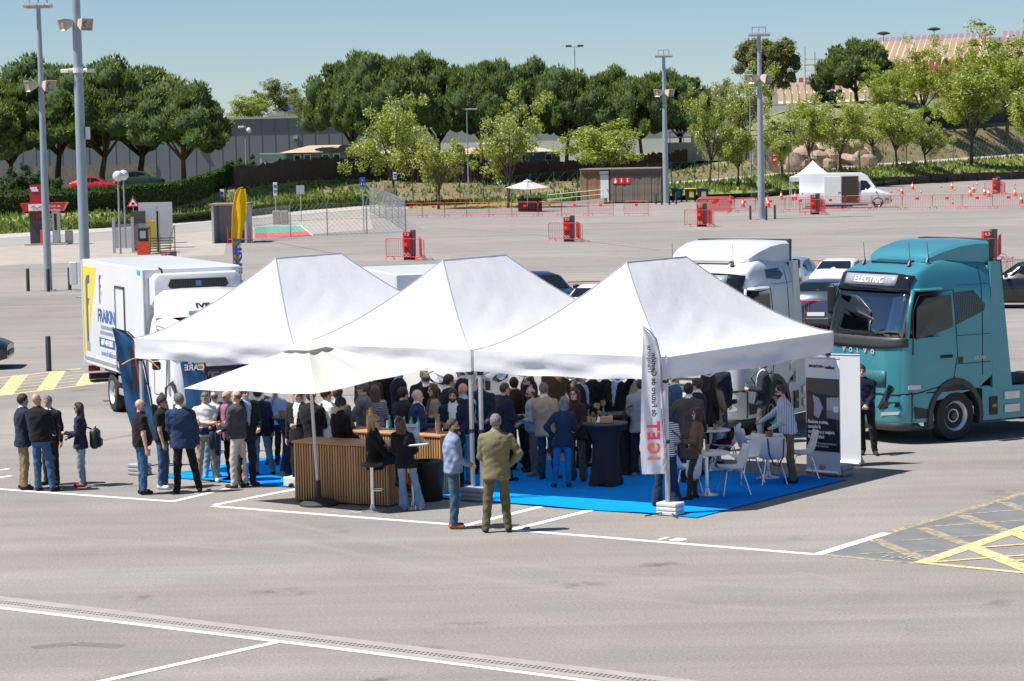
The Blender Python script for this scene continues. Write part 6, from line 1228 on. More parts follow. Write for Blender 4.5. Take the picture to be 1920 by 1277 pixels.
for i, (u, v, n) in enumerate(((1.62, .16, 6), (1.72, .22, 5), (1.50, .18, 3), (.16, .14, 5))):
 b = MB()
 for k in range(n): b.lathe((0, 0, k * .055), [(.03, 0), (.043, .10), (.045, .104), (.04, .106), (.028, .004)], 12)
 put('cup_stack', ('tallest stack of brown paper cups on the second bar counter', 'stack of paper cups beside the tallest stack', 'short stack of paper cups near the bottles', 'stack of paper cups at the right end of the second bar counter')[i], 'cups', b, KRAFT, onbar(u, v), 'stacks of paper cups')
# ---------------------------------------------------------------- big parasol
PARA = canvas('parasol_cloth', (.64, .63, .585), .20)
def parasol(label, base, apex, cor, pole_r=.028, base_r=.33, group=None, vent=True):
 t = thing('parasol', label, 'parasol', tuple(base), 0, group); B = Vector(base); ap = Vector(apex) - B; cs = [Vector(c) - B for c in cor]
 b = MB(); b.lathe((0, 0, 0), [(base_r, 0), (base_r, .03), (base_r * .8, .08), (base_r * .25, .11), (.045, .14), (.042, .42)], 24); b.build('base', mat('parasol_base', (.03, .031, .033), .7), t, smooth=True, angle=40)
 b = MB(); b.tube([(0, 0, .1), ap * .5 + Vector((0, 0, 0)), ap], pole_r, 10); b.build('pole', mat('pole_white', (.62, .61, .58), .4), t, smooth=True, angle=60)
 for i in range(4):
  a, c = cs[i], cs[(i + 1) % 4]; m_ = (a + c) / 2
  for e0, e1 in ((a, m_), (m_, c)):
   mb = MB(); n = 8; vs = []
   for j in range(n + 1):
    for k in range(n + 1):
     s_, q = k / n, j / n; lo = e0.lerp(e1, s_); p = ap.lerp(lo, q); p.z -= .05 * math.sin(math.pi * q) * math.sin(math.pi * s_) + .02 * math.sin(math.pi * s_) * q; vs.append(p)
   mb.add(vs, [(j * (n + 1) + k, j * (n + 1) + k + 1, (j + 1) * (n + 1) + k + 1, (j + 1) * (n + 1) + k) for j in range(n) for k in range(n)]); mb.build('canopy_panel', PARA, t, smooth=True, fixn=False)
 if vent:
  mb = MB(); tip = ap + Vector((0, 0, .08)); ring = []
  for i in range(4):
   for f in (0, .5): q = cs[i].lerp(cs[(i + 1) % 4], f); ring.append(ap.lerp(q, .22) + Vector((0, 0, .055)))
  mb.add([tip] + ring, [(0, i + 1, (i + 1) % 8 + 1) for i in range(8)]); mb.build('vent_cap', PARA, t, fixn=False)
 rb = [c for c in cs] + [(cs[i] + cs[(i + 1) % 4]) / 2 for i in range(4)]
 for c in rb: b = MB(); b.tube([ap + Vector((0, 0, -.05)), ap.lerp(c, .5) + Vector((0, 0, -.06)), c + Vector((0, 0, -.015))], .010, 5); b.build('rib', mat('pole_white', (.62, .61, .58), .4), t)
pbase = V3(P(598, 947), .004)
parasol('large off white parasol with dark base in front of the wooden bar', tuple(pbase), tuple(D(577, 643, 43.9)), [D(590, 738, 42.4), D(803, 690, 43.3), D(590, 690, 45.2), D(345, 728, 44.3)])
# ---------------------------------------------------------------- flags
def feather(label, base, xdir, outline, cloth_m, pole, pole_m, n=24, baseplate=True, ripple=.03):
 """outline: left and right edge tables (z, xl, xr); local x along xdir, z up"""
 t = thing('feather_flag', label, 'flag', tuple(base), math.atan2(xdir[1], xdir[0]), 'feather flags'); z = [q[0] for q in outline]; xl = [q[1] for q in outline]; xr = [q[2] for q in outline]; b = MB(); vs = []; m = 8
 for j in range(n + 1):
  zz = z[0] + (z[-1] - z[0]) * j / n; a, c = np.interp(zz, z, xl), np.interp(zz, z, xr)
  for i in range(m + 1): s_ = i / m; vs.append((a + (c - a) * s_, ripple * math.sin(6 * s_ + zz * 3.1) * math.sin(math.pi * s_) + .012 * math.sin(zz * 9 + 4 * s_), zz))
 b.add(vs, [(j * (m + 1) + i, j * (m + 1) + i + 1, (j + 1) * (m + 1) + i + 1, (j + 1) * (m + 1) + i) for j in range(n) for i in range(m)]); fl = b.build('flag_cloth', cloth_m, t, smooth=True, fixn=False)
 b = MB(); b.tube([(x, 0, zz) for x, zz in pole], [.018] * (len(pole) - 2) + [.013, .009], 6); b.build('pole', pole_m, t)
 if baseplate:
  b = MB()
  for a in (.3, 1.9, 3.5, 5.0): b.tube([(pole[0][0], 0, .06), (pole[0][0] + .42 * math.cos(a), .42 * math.sin(a), .012)], .012, 5)
  b.build('cross_base', BLACKP, t)
 return t, fl
GREYP = mat('flag_sleeve_grey', (.33, .34, .36), .6)
fb = V3(P(1254, 966), .004); sc_ = 4900 / fb.y
o_ = [(.67, -.42, -.03), (1.0, -.44, -.055), (1.6, -.42, -.09), (2.2, -.40, -.10), (2.50, -.385, -.10), (2.75, -.375, -.13), (2.88, -.37, -.20), (2.97, -.37, -.27), (3.04, -.365, -.35)]
FLW = canvas('flag_white', (.78, .79, .83), .25)
t, fl = feather('white feather flag with red and orange lettering at the front tent leg', fb, (1, .0, 0), o_, FLW, [(.0, .05), (-.01, .7), (-.06, 1.6), (-.085, 2.3), (-.10, 2.6), (-.16, 2.85), (-.26, 2.99), (-.37, 3.07)], GREYP)
def vtext(body, size, m, z, x, par, yoff=-.06, sx=1.0, bold=.0): return text_mesh('lettering', body, size, m, par, frame((x, yoff, z), (0, 0, 1), (1, 0, 0)), bold=bold, sx=sx, ext=.001, mirror=False)  # seen from behind, so the letters run mirrored
ORG = mat('orange_print', (.80, .22, .08), .6); PNK = mat('pink_red_print', (.75, .06, .13), .6); NAVT = mat('navy_print', (.02, .02, .06), .6)
for ch_, z, m in (('I', .93, ORG), ('G', 1.09, mat('orange_red_print', (.80, .16, .09), .6)), ('E', 1.29, PNK), ('T', 1.45, PNK)): vtext(ch_, .27, m, z, -.235, fl, bold=.012, sx=.92)
vtext('de Futuro de Gestión', .115, NAVT, 2.12, -.205, fl, sx=1.02, bold=.003); vtext('Transporte', .10, NAVT, 2.53, -.27, fl, bold=.002)
BLF = canvas('flag_blue', (.045, .13, .27), .12); PBK = mat('flag_sleeve_black', (.012, .012, .013), .6)
fb1 = V3(D(268, 880, 49.6), 0); d1 = 49.6 / 4900
def zz_(px, py, Y): return D(px, py, Y).z
fo = [(.5, -.12, .38)] + [(zz_(0, y, 49.6) - (0), (xl - 268) * d1, (xr - 268) * d1) for y, xl, xr in ((778, 241, 288), (740, 236, 283), (700, 231, 276), (668, 226.5, 270), (640, 223, 258), (628, 221, 246), (621, 219, 228))]
fo = [(z, a, c) for z, a, c in fo];
t, fl = feather('blue feather flag with orange arc at the left corner of the tents', tuple(fb1), (1, 0, 0), fo, BLF, [(.40, .03)] + [((x - 268) * d1 + .02, zz_(0, y, 49.6)) for y, x in ((778, 289), (740, 284), (700, 277), (668, 271), (640, 259), (628, 247), (619, 217))], PBK, ripple=.05)
b = MB(); b.tube([(-.32 + .1 * k, -.075, 1.98 + .26 * math.sin(k * .36) - .035 * k) for k in range(8)], .016, 5); b.build('orange_arc', mat('flag_orange', (.70, .30, .07), .6), fl)
b = MB(); b.prism([(-.17, 2.28), (-.09, 2.36), (.02, 1.45), (-.12, 1.45)], -.085, -.075, 'y'); b.build('dark_panel', mat('flag_dark', (.04, .035, .05), .6), fl); b = MB(); b.prism([(-.11, 2.34), (-.085, 2.36), (.045, 1.45), (.02, 1.45)], -.09, -.074, 'y'); b.build('orange_edge', mat('flag_orange_red', (.50, .10, .04), .6), fl)
text_mesh('lettering', 'CO', .16, LTXT, fl, frame((.02, -.08, 2.20), (1, 0, 0), (0, 0, 1)), mirror=True)
fb2 = V3(D(372, 840, 51.5), 0); d2 = 51.5 / 4900
fo = [(.45, -.10, .32)] + [(zz_(0, y, 51.5), (xl - 372) * d2, (xr - 372) * d2) for y, xl, xr in ((770, 352, 396), (720, 347, 391), (690, 343, 386), (660, 338, 380), (635, 335, 370), (620, 333, 352))]
t, fl = feather('blue and orange feather flag with mirrored lettering under the left tent', tuple(fb2), (1, 0, 0), fo, BLF, [(.33, .03)] + [((x - 372) * d2 + .02, zz_(0, y, 51.5)) for y, x in ((770, 397), (720, 392), (690, 387), (660, 381), (635, 371), (618, 332))], PBK)
b = MB(); zt, zm = zz_(0, 655, 51.5), zz_(0, 707, 51.5); b.prism([(-.33, zt), (.09, zt), (.17, zm)], -.052, -.046, 'y'); b.build('orange_triangle', mat('flag_orange', (.70, .30, .07), .6), fl)
for tx, y in (('DRIVE', 672), ('WE', 684), ('CARE', 697)): text_mesh('lettering', tx, .16, LTXT, fl, frame((-.02, -.06, zz_(0, y, 51.5)), (1, 0, 0), (0, 0, 1)), mirror=True, bold=.004)
fb3 = V3(D(457, 760, 62), 0); d3 = 62 / 4900
fo = [(zz_(457, y, 62), (xl - 457) * d3, (xr - 457) * d3) for y, xl, xr in ((640, 449, 459), (500, 447, 458), (460, 446.5, 460), (441, 446, 463), (420, 446.5, 469), (400, 448, 473), (380, 450.5, 474), (362, 455, 473.5), (354, 461, 472))]
YELF = canvas('flag_yellow', (.84, .47, .01), .2)
t, fl = feather('tall yellow feather flag with blue lettering behind the left tent', tuple(fb3), (1, 0, 0), fo, YELF, [(-.13, .03)] + [((x - 457) * d3, zz_(457, y, 62)) for y, x in ((640, 448), (500, 446), (441, 445), (400, 447), (380, 449.5), (362, 454), (353, 460), (351, 468))], mat('flag_edge_amber', (.55, .28, .01), .6))
text_mesh('lettering', 'FRAIKIN', .27, BLU, fl, frame((-.02, -.05, zz_(457, 505, 62)), (0, 0, 1), (-1, 0, 0)), bold=.010, sx=1.5)
# ---------------------------------------------------------------- roll-up banners
def rollup(label, a, c, hh, m, tilt=0):
 a = V3(a, .02); c = V3(c, .02); d = (c - a); w_ = d.length; t = thing('rollup_banner', label, 'banner', tuple(a), math.atan2(d.y, d.x), 'roll-up banners'); b = MB(); b.box((w_ / 2, 0, .04), (w_ + .02, .11, .08), ch=.03); b.build('base_cassette', ALU, t); b = MB(); b.box((w_ / 2, .012, hh / 2 + .06), (w_, .006, hh)); pn = b.build('panel', m, t); b = MB(); b.cyl((0, .012, hh + .065), (w_, .012, hh + .065), .014, n=8); b.build('top_rail', ALU, t); b = MB(); b.cyl((w_ / 2, .05, .06), (w_ / 2, .02, hh + .05), .012, n=6); b.build('support_pole', ALU, t); return t, pn, w_
PANW = mat('banner_white', (.72, .73, .77), .5)
t, pn, bw = rollup('roll-up banner with a driver picture and Spanish headline', P(1512, 889), P(1576, 895), 2.02, PANW)
def bp(name, poly, m, k=1): b = MB(); b.prism([(x * bw, z) for x, z in poly], .009 - .003 * k - .001, .0085 - .003 * (k - 1), 'y'); return b.build(name, m, pn)
bp('picture', [(.02, .42), (.98, .42), (.98, 1.72), (.02, 1.72)], mat('picture_dark', (.035, .032, .035), .5)); bp('picture_roof', [(.02, 1.50), (.30, 1.44), (.98, 1.42), (.98, 1.72), (.02, 1.72)], mat('picture_brown', (.10, .085, .08), .5), 2); bp('picture_window', [(.62, 1.02), (.98, 1.0), (.98, 1.40), (.62, 1.38)], mat('picture_sky', (.42, .42, .52), .5), 2); bp('picture_road', [(.62, 1.02), (.98, 1.0), (.98, 1.16), (.62, 1.16)], mat('picture_road', (.25, .24, .26), .5), 3); bp('picture_window', [(.24, 1.05), (.38, 1.0), (.50, 1.20), (.40, 1.36), (.22, 1.42)], mat('picture_sky', (.42, .42, .52), .5), 2); bp('picture_truck', [(.82, 1.13), (.96, 1.13), (.96, 1.24), (.82, 1.24)], LTXT, 4)
bp('picture_driver', [(.03, .70), (.45, .72), (.40, .92), (.20, 1.0), (.24, 1.10), (.25, 1.28), (.19, 1.42), (.03, 1.45)], mat('picture_skin', (.10, .06, .05), .5), 3); bp('picture_wheel', [(.70 + .17 * math.cos(a), .88 + .13 * math.sin(a)) for a in np.linspace(0, 6.0, 16)], mat('picture_black', (.015, .015, .017), .4), 4); bp('headline_field', [(.02, .42), (.98, .42), (.98, .82), (.02, .90)], mat('picture_navy', (.012, .016, .03), .5), 5)
for i, tx in enumerate(('Reduce costes,', 'cumple la', 'normativa y mejora', 'la seguridad')): text_mesh('lettering', tx, .086, LTXT, pn, frame((.06, -.012, .94 - i * .088), (1, 0, 0), (0, 0, 1)), align='LEFT', bold=.003, sx=.86)
for i, tx in enumerate(('SOLUCIONES DE MOVILIDAD INTEGRADAS', 'PARA FLOTAS DE TRANSPORTE')): text_mesh('lettering', tx, .040, LTXT, pn, frame((.06, -.012, .555 - i * .05), (1, 0, 0), (0, 0, 1)), align='LEFT', sx=.8)
text_mesh('lettering', 'BRIDGESTONE', .062, NAVT, pn, frame((.08, .004, 1.93), (1, 0, 0), (0, 0, 1)), align='LEFT', bold=.002, sx=.72, shear=.15); text_mesh('lettering', 'webfleet', .085, NAVT, pn, frame((.43, .004, 1.92), (1, 0, 0), (0, 0, 1)), align='LEFT', bold=.002, sx=.75); b = MB(); b.box((.40, .006, 1.93), (.03, .004, .03)); b.build('red_mark', RP, pn)
rollup('plain white back of a second roll-up banner behind the tent leg', P(1549, 872), P(1614, 875), 1.96, PANW)
b = MB(); b.add([(-.2, 0, 0), (.2, -.05, 0), (.25, .15, .02), (-.15, .2, .02), (-.05, .02, .20), (.10, .0, .32), (.12, .08, .30), (0, .1, .12)], [(3, 2, 1, 0), (0, 1, 5, 4), (1, 2, 6, 5), (2, 3, 7, 6), (3, 0, 4, 7), (4, 5, 6, 7)]); tag(b.build('plastic_bag', mat('plastic_grey', (.35, .37, .4), .25, alpha=.8), None, loc=tuple(V3(P(1598, 872), .01))), 'crumpled grey plastic bag beside the banner bases', 'bag')
# ================================================================ CAR PARK EQUIPMENT
POLEM = mat('lamp_pole_grey', (.33, .38, .42), .45, metal=.3, var=.06, scale=2)
BOLL = mat('bollard_dark', (.035, .037, .04), .6); REDP = mat('signal_red', (.62, .022, .018), .4); REDB = mat('barrier_red', (.55, .045, .04), .5, var=.1, scale=6)
CREAM = mat('speaker_cream', (.52, .47, .38), .6); CAMW = mat('camera_white', (.7, .71, .72), .4); SIGNB = mat('sign_blue', (.02, .10, .40), .5); SIGNG = mat('sign_back_grey', (.36, .38, .40), .5, metal=.3)
def horn(t, c, yaw, s=1.0):
 M = Matrix.Translation(Vector(c)) @ Matrix.Rotation(yaw, 4, 'Z') @ Matrix.Rotation(R(12), 4, 'Y'); b = MB(); rings = []
 for x, w_, h_ in ((-.05, .10, .09), (.05, .16, .14), (.42, .30, .25), (.44, .29, .24), (.30, .20, .16)): rings.append([M @ Vector((x * s, y * w_ * s, z * h_ * s)) for y, z in ((-1, -1), (1, -1), (1, 1), (-1, 1))])
 b.loft(rings, True); h = b.build('loudspeaker', CREAM, t); b = MB(); b.cyl(M @ Vector((.28 * s, 0, 0)), M @ Vector((.40 * s, 0, 0)), .13 * s, .10 * s, n=12); b.build('driver', mat('speaker_driver', (.36, .33, .27), .6), h)
def lamp_mast(label, base, hh, r0, r1, horns=None, cams=None, head=True, s=1.0, group='floodlight masts'):
 t = thing('floodlight_mast', label, 'lamp post', tuple(V3(base, 0)), 0, group); b = MB(); b.lathe((0, 0, 0), [(r0, 0), (r0 * .97, hh * .3), ((r0 + r1) / 2, hh * .6), (r1, hh)], 16); b.build('pole', POLEM, t, smooth=True, angle=40); b = MB(); b.box((0, 0, .015), (r0 * 3.4, r0 * 3.4, .03)); b.build('base_plate', POLEM, t)
 if head:
  b = MB(); b.box((0, 0, hh - .05), (1.5 * s, .5 * s, .06));
  for x in (-.6, 0, .6): b.box((x * s, 0, hh + .35 * s), (.05, .05, .75 * s))
  b.box((0, 0, hh + .72 * s), (1.3 * s, .4 * s, .05)); b.build('head_frame', STEELG, t)
  for x, y in ((-.75, -.25), (-.25, -.35), (.25, -.35), (.75, -.25)): b = MB(); M = Matrix.Translation((x * s, y * s, hh + .05 * s)) @ Matrix.Rotation(R(-20), 4, 'X'); b.box((0, 0, 0), (.46 * s, .5 * s, .16 * s), M=M); b.build('floodlight', mat('floodlight_grey', (.42, .43, .44), .4, metal=.3), t)
 if horns:
  for z, s2 in horns:
   for a in (R(-150), R(-40)): horn(t, (.22 * math.cos(a), .22 * math.sin(a), z), a, s2)
 for z in (cams or []):
  for sg in (-1, 1): b = MB(); b.box((sg * .50, -.12, z - .02), (.34, .16, .15), rz=sg * .25, ch=.02); b.cyl((sg * .2, -.06, z), (sg * .36, -.1, z), .08, n=10); b.build('camera', CAMW, t)
  b = MB(); b.cyl((0, -.02, z - .1), (0, -.02, z + .1), .22, n=14); b.build('camera_collar', CAMW, t)
 return t
b1 = P(91, 545); hz = D(72, 12, b1.y).z
lamp_mast('slim floodlight mast at the far left with two horn speakers', b1, hz, .17, .09, [(D(76, 158, b1.y).z, .95)], head=True, s=.62)
b2 = V3(D(161, 545, 105), 0); lamp_mast('thick mast at the left with loudspeakers and white cameras, cut by the top edge', b2, 17, .21, .15, [(D(135, 43, 105).z, 1.0)], [D(140, 132, 105).z], head=True, s=.7)
b = MB(); b.box((b2.x + .3, b2.y, D(153, 250, 105).z), (.16, .2, .5)); tag(b.build('pole_box', CAMW), 'small white box fixed to the thick mast', 'box')
b3 = P(1428, 411); lamp_mast('floodlight mast in front of the small far tent', b3, D(1425, 66, b3.y).z, .24, .13, [(D(1426, 145, b3.y).z, 1.3)], s=.75)
b4 = P(1249, 381); lamp_mast('floodlight mast beside the wooden toilet block', b4, D(1245, 106, b4.y).z, .25, .13, [(D(1246, 172, b4.y).z, 1.3)], s=.75)
def street(label, px, base, top, dep, arm=0, r=.07, kind='arm'):
 p = D(px, base, dep); z1_ = D(px, top, dep).z - p.z; t = thing('street_light', label, 'lamp post', tuple(p), 0, 'smaller lamp posts'); b = MB(); b.cyl((0, 0, -.3), (0, 0, z1_), r, r * .6, n=10); b.build('pole', POLEM, t, smooth=True, angle=40)
 if kind == 'arm': b = MB(); b.box((arm * .4, 0, z1_), (1.1, .25, .12), ch=.03); b.build('lantern', SIGNG, t)
 if kind == 'twin':
  for sg in (-1, 1): b = MB(); b.box((sg * .9, 0, z1_ + .15), (.9, .5, .3), ch=.05); b.build('floodlight', BOLL, t)
  b = MB(); b.box((0, 0, z1_), (1.6, .08, .08)); b.build('cross_arm', POLEM, t)
 if kind == 'globe': b = MB(); b.ell((0, 0, z1_), (.30, .30, .30), 18, 12); b.build('globe', mat('globe_glass', (.62, .64, .62), .15, coat=.6), t, smooth=True); b = MB(); b.cyl((0, 0, z1_ - .32), (0, 0, z1_ - .22), .10, n=12); b.build('globe_collar', SIGNG, t)
 if kind == 'cctv': b = MB(); b.box((-.35, -.1, z1_ - .1), (.5, .2, .2), ch=.03); b.ell((.3, 0, z1_ - .4), (.22, .22, .26), 12, 8); b.build('camera', CAMW, t)
 if kind == 'disc': b = MB(); b.lathe((0, 0, z1_), [(.2, 0), (1.1, .2), (1.15, .35), (.4, .6)], 18); b.build('lantern', BOLL, t)
street('lamp post behind the tree left of the centre', 879, 374, 205, 236, 1); street('distant twin floodlight pole above the middle pines', 1079, 180, 88, 400, r=.12, kind='twin'); street('camera pole behind the tall yellow flag', 463, 345, 236, 226, kind='cctv', r=.10); street('thin lamp post left of the right hand floodlight mast', 1408, 338, 165, 246, 1, r=.09)
for px, top, lab in ((1657, 66, 'left of the three disc lamps above the grandstand'), (1752, 58, 'middle of the three disc lamps above the grandstand'), (1838, 49, 'right of the three disc lamps above the grandstand')): street(lab, px, 110, top, 440, r=.10, kind='disc')
g1 = P(229, 476); street('globe lamp in front, in the fuel yard', 226, 476, 330, g1.y, kind='globe', r=.07); g2 = P(236, 466); street('globe lamp behind, in the fuel yard', 236, 466, 328, g2.y, kind='globe', r=.06)
# bollards
bo = MB(); bo.lathe((0, 0, 0), [(.075, 0), (.075, .93), (.06, .96), (.0, .965)], 12)
bol = None
for px, py, lab in ((92, 696, 'dark bollard standing nearest, at the yellow hatching'), (53, 546, 'dark bollard left of the slim mast'), (91, 547, 'dark bollard in front of the slim mast'), (131, 544, 'dark bollard right of the slim mast'), (1407, 412, 'bollard left of the mast at the red barriers'), (1424, 411, 'bollard hidden behind the mast at the red barriers'), (1437, 413, 'bollard just right of the mast at the red barriers'), (1453, 411, 'rightmost bollard beside the mast at the red barriers'), (1230, 383, 'bollard near the toilet block ramp'), (1241, 384, 'bollard left of the mast near the bins'), (1255, 384, 'bollard right of the mast near the bins'), (1268, 383, 'bollard in front of the bins')):
 if bol is None: bol = bo.build('bollard', BOLL, None, smooth=True, angle=40); o = bol
 else: o = bol.copy(); COL.objects.link(o)
 o.location = tuple(P(px, py)); tag(o, lab, 'bollard', 'dark bollards')
b = MB(); b.box((0, 0, .75), (.30, .25, .95), ch=.02); tag(b.build('meter_box', CAMW, None, loc=tuple(P(139, 546))), 'pale grey utility box beside the refrigerated truck', 'box')
# charging posts
def charger(px, py, num, rz, lab):
 t = thing('charging_post', lab, 'charging post', tuple(P(px, py)), rz, 'red charging posts'); b = MB(); b.box((-.12, 0, .82), (.36, .42, 1.16), ch=.015); b.build('red_cabinet', REDP, t); b = MB(); b.box((.20, .02, .86), (.27, .40, 1.26), ch=.015); b.build('grey_cabinet', mat('charger_grey', (.10, .105, .115), .5), t); b = MB(); b.box((0, 0, .12), (.58, .42, .24)); b.build('plinth', mat('plinth_black', (.02, .02, .022), .6), t); b = MB(); b.box((-.13, -.217, .55), (.22, .012, .16)); b.build('socket', mat('socket_dark', (.16, .01, .01), .4), t)
 text_mesh('number', num, .20, LTXT, t, frame((-.12, -.215, 1.27), (1, 0, 0), (0, 0, 1)), bold=.008); cb_ = MB()
 for i in range(4):
  for j in range(3):
   if (i + j) % 2 == 0: cb_.box((-.24 + i * .08, -.217, .18 + j * .07), (.08, .012, .07))
 tag(cb_.build('chequers', LTXT, t), kind='stuff')
for px, py, n_, lab in ((768, 487, '7.5', 'red charging post 7.5 left of centre'), (1067, 453, '7.6', 'red charging post 7.6 in the middle distance'), (1316, 425, '7.7', 'red charging post 7.7 near the stacked barriers'), (1528, 402, '7.8', 'red charging post in front of the small far tent'), (1868, 364, '7.10', 'red charging post among the traffic cones at the right'), (1855, 492, '6.5', 'red charging post 6.5 rising behind the teal truck'), (318, 536, '7.4', 'red charging post 7.4 behind the refrigerated truck roof')): charger(px, py, n_, R(4), lab)
# crowd barriers
def make_barrier():
 t = thing('crowd_barrier', 'x', 'barrier', (0, 0, 0), 0, 'red crowd barriers'); b = MB(); L, H0, H1 = 2.3, .18, 1.08
 b.tube([(-L / 2, 0, H0), (-L / 2, 0, H1 - .12), (-L / 2 + .04, 0, H1 - .04), (-L / 2 + .12, 0, H1), (L / 2 - .12, 0, H1), (L / 2 - .04, 0, H1 - .04), (L / 2, 0, H1 - .12), (L / 2, 0, H0)], .021, 6, closed=True); b.build('frame', REDB, t)
 b = MB()
 for i in range(17): x = -L / 2 + .13 * (i + 1) - .02; b.cyl((x, 0, H0), (x, 0, H1), .009, n=4, caps=False)
 tag(b.build('bars', REDB, t), kind='stuff')
 for sx in (-1, 1): b = MB(); x = sx * (L / 2 - .22); b.tube([(x - .02, -.30, .02), (x, -.22, .14), (x, 0, H0 + .01), (x, .22, .14), (x + .02, .30, .02)], .018, 5); b.build('foot', REDB, t)
 b = MB(); b.box((0, 0, .80), (.28, .02, .18)); b.build('plate', REDP, t); return freeze(t)
bar0 = make_barrier(); nbar = [0]
def barrier(a, c, lab):
 a = V3(a, 0); c = V3(c, 0); d = c - a; o = bar0 if nbar[0] == 0 else copy_tree(bar0); nbar[0] += 1; o.location = tuple((a + c) / 2); o.rotation_euler = (0, 0, math.atan2(d.y, d.x)); o.scale = (max(.5, min(1.25, d.length / 2.34)), 1, 1); o['label'] = lab
ord_ = ['first', 'second', 'third', 'fourth', 'fifth', 'sixth', 'seventh', 'eighth', 'ninth', 'tenth']
for i, (x0, x1) in enumerate(((752, 792), (792, 834), (834, 875), (875, 917), (917, 960), (960, 1009), (1009, 1053), (1053, 1103), (1103, 1151), (1170, 1217))): barrier(P(x0, 408 - i * .35), P(x1, 408 - i * .35), ord_[i] + ' red barrier from the left in the far row before the toilet block')
for i, (x0, x1, y) in enumerate(((1378, 1417, 399), (1417, 1472, 398), (1472, 1530, 397), (1530, 1585, 396), (1585, 1635, 395), (1635, 1692, 394), (1692, 1748, 393), (1748, 1804, 392.5), (1804, 1861, 392), (1861, 1922, 391))): barrier(P(x0, y), P(x1, y - .3), ord_[i] + ' red barrier from the left in the long row on the right')
for i in range(5): barrier(P(1306 + i * 1.5, 401 - i * 1.2), P(1372 + i * 1.5, 400 - i * 1.2), 'red barrier leaning in the stack left of the long row, ' + ord_[i] + ' from the front')
for px, py, nm in ((768, 487, 'left of centre'), (1067, 453, 'in the middle distance'), (1316, 425, 'near the stacked barriers'), (1528, 402, 'before the small far tent'), (1868, 364, 'among the cones')):
 k = (py - 250 + .022 * (px - 960)) / 6.2
 barrier(P(px - 1.25 * k, py + .0 * k), P(px + .85 * k, py + .02 * k) + Vector((0, -.9, 0)), 'red barrier in front of the charging post ' + nm); barrier(P(px + .62 * k, py) + Vector((0, -.6, 0)), P(px + .45 * k, py) + Vector((0, 1.6, 0)), 'red barrier along the right side of the charging post ' + nm)
barrier(P(1420, 634), P(1566, 632), 'bright red barrier standing between the white truck and the slate blue car')
for i, (x0, x1) in enumerate(((1490, 1564), (1566, 1640), (1886, 1965))): barrier(P(x0, 541), P(x1, 541), ('red barrier behind the white hatchback, left piece', 'red barrier behind the white hatchback, right piece', 'red barrier beyond the black car at the right edge')[i])
for i, (x0, x1) in enumerate(((1062, 1128), (1128, 1190))): barrier(P(x0, 588), P(x1, 586), ('red barrier seen between the tents, left piece', 'red barrier seen between the tents, right piece')[i])
barrier(P(1800, 494), P(1868, 493), 'red barrier before the post that rises behind the teal truck'); barrier(P(1868, 493), P(1880, 478), 'red barrier end-on at the right behind the teal truck')
# cones
ORN = mat('cone_orange', (.75, .10, .03), .5)
def make_cone(h):
 t = thing('traffic_cone', 'x', 'cone', (0, 0, 0), 0, 'traffic cones'); b = MB(); b.lathe((0, 0, .03), [(h * .24, 0), (h * .045, h), (.0, h + .005)], 14); b.build('cone_body', ORN, t, smooth=True, angle=50); b = MB(); b.box((0, 0, .018), (h * .62, h * .62, .035), ch=.01); b.build('base', ORN, t); b = MB(); b.lathe((0, 0, .03 + h * .42), [(h * .160, 0), (h * .105, h * .28)], 14, caps=False); b.build('reflective_band', LTXT, t); return freeze(t)
cA = make_cone(.72); cBs = make_cone(.36); used = {}
CN_ = [(1691, 364.5), (1711, 356), (1785, 355), (1819, 368), (1825, 361.5), (1846, 366.5), (1854, 369), (1903, 368), (1915, 382), (1369, 383), (1393, 389), (1439, 384), (1465, 374), (1485, 376), (1491, 375), (1440, 389)]
CS_ = [(1671, 361.5), (1685, 358), (1727, 363), (1765, 352), (1790, 358), (1816, 352.5), (1832, 348), (1786, 383), (1903, 347.5), (1829, 357)]
for i, (x, y) in enumerate(CN_):
 o = cA if i == 0 else copy_tree(cA); o.location = tuple(P(x, y)); o['label'] = ['tall cone nearest the nose of the far van', 'tall cone behind the van nose near the timber edging', 'tall cone alone midway along the timber edging', 'tall cone left of the barriered charging post, front one', 'tall cone left of the barriered charging post, rear one', 'tall cone touching the left barrier of the right charging post', 'tall cone in front of the right charging post', 'tall cone right of the right charging post', 'tall cone at the right picture edge behind the barriers', 'tall cone behind the stacked barriers', 'tall cone behind the first barrier of the long row', 'tall cone behind the right hand mast', 'tall cone left of the small far tent', 'left of two cones under the small far tent', 'right of two cones under the small far tent', 'tall cone just behind the second barrier of the long row'][i]
for i, (x, y) in enumerate(CS_):
 o = cBs if i == 0 else copy_tree(cBs); o.location = tuple(P(x, y)); o['label'] = 'small orange training cone, ' + ['right after the van nose', 'further back after the van nose', 'alone before the timber edging', 'close to the timber edging', 'beside the lone tall cone', 'far back near the right post', 'furthest back on the right', 'just behind the long barrier row', 'at the far right by the timber edging', 'beside the rear tall cone'][i]
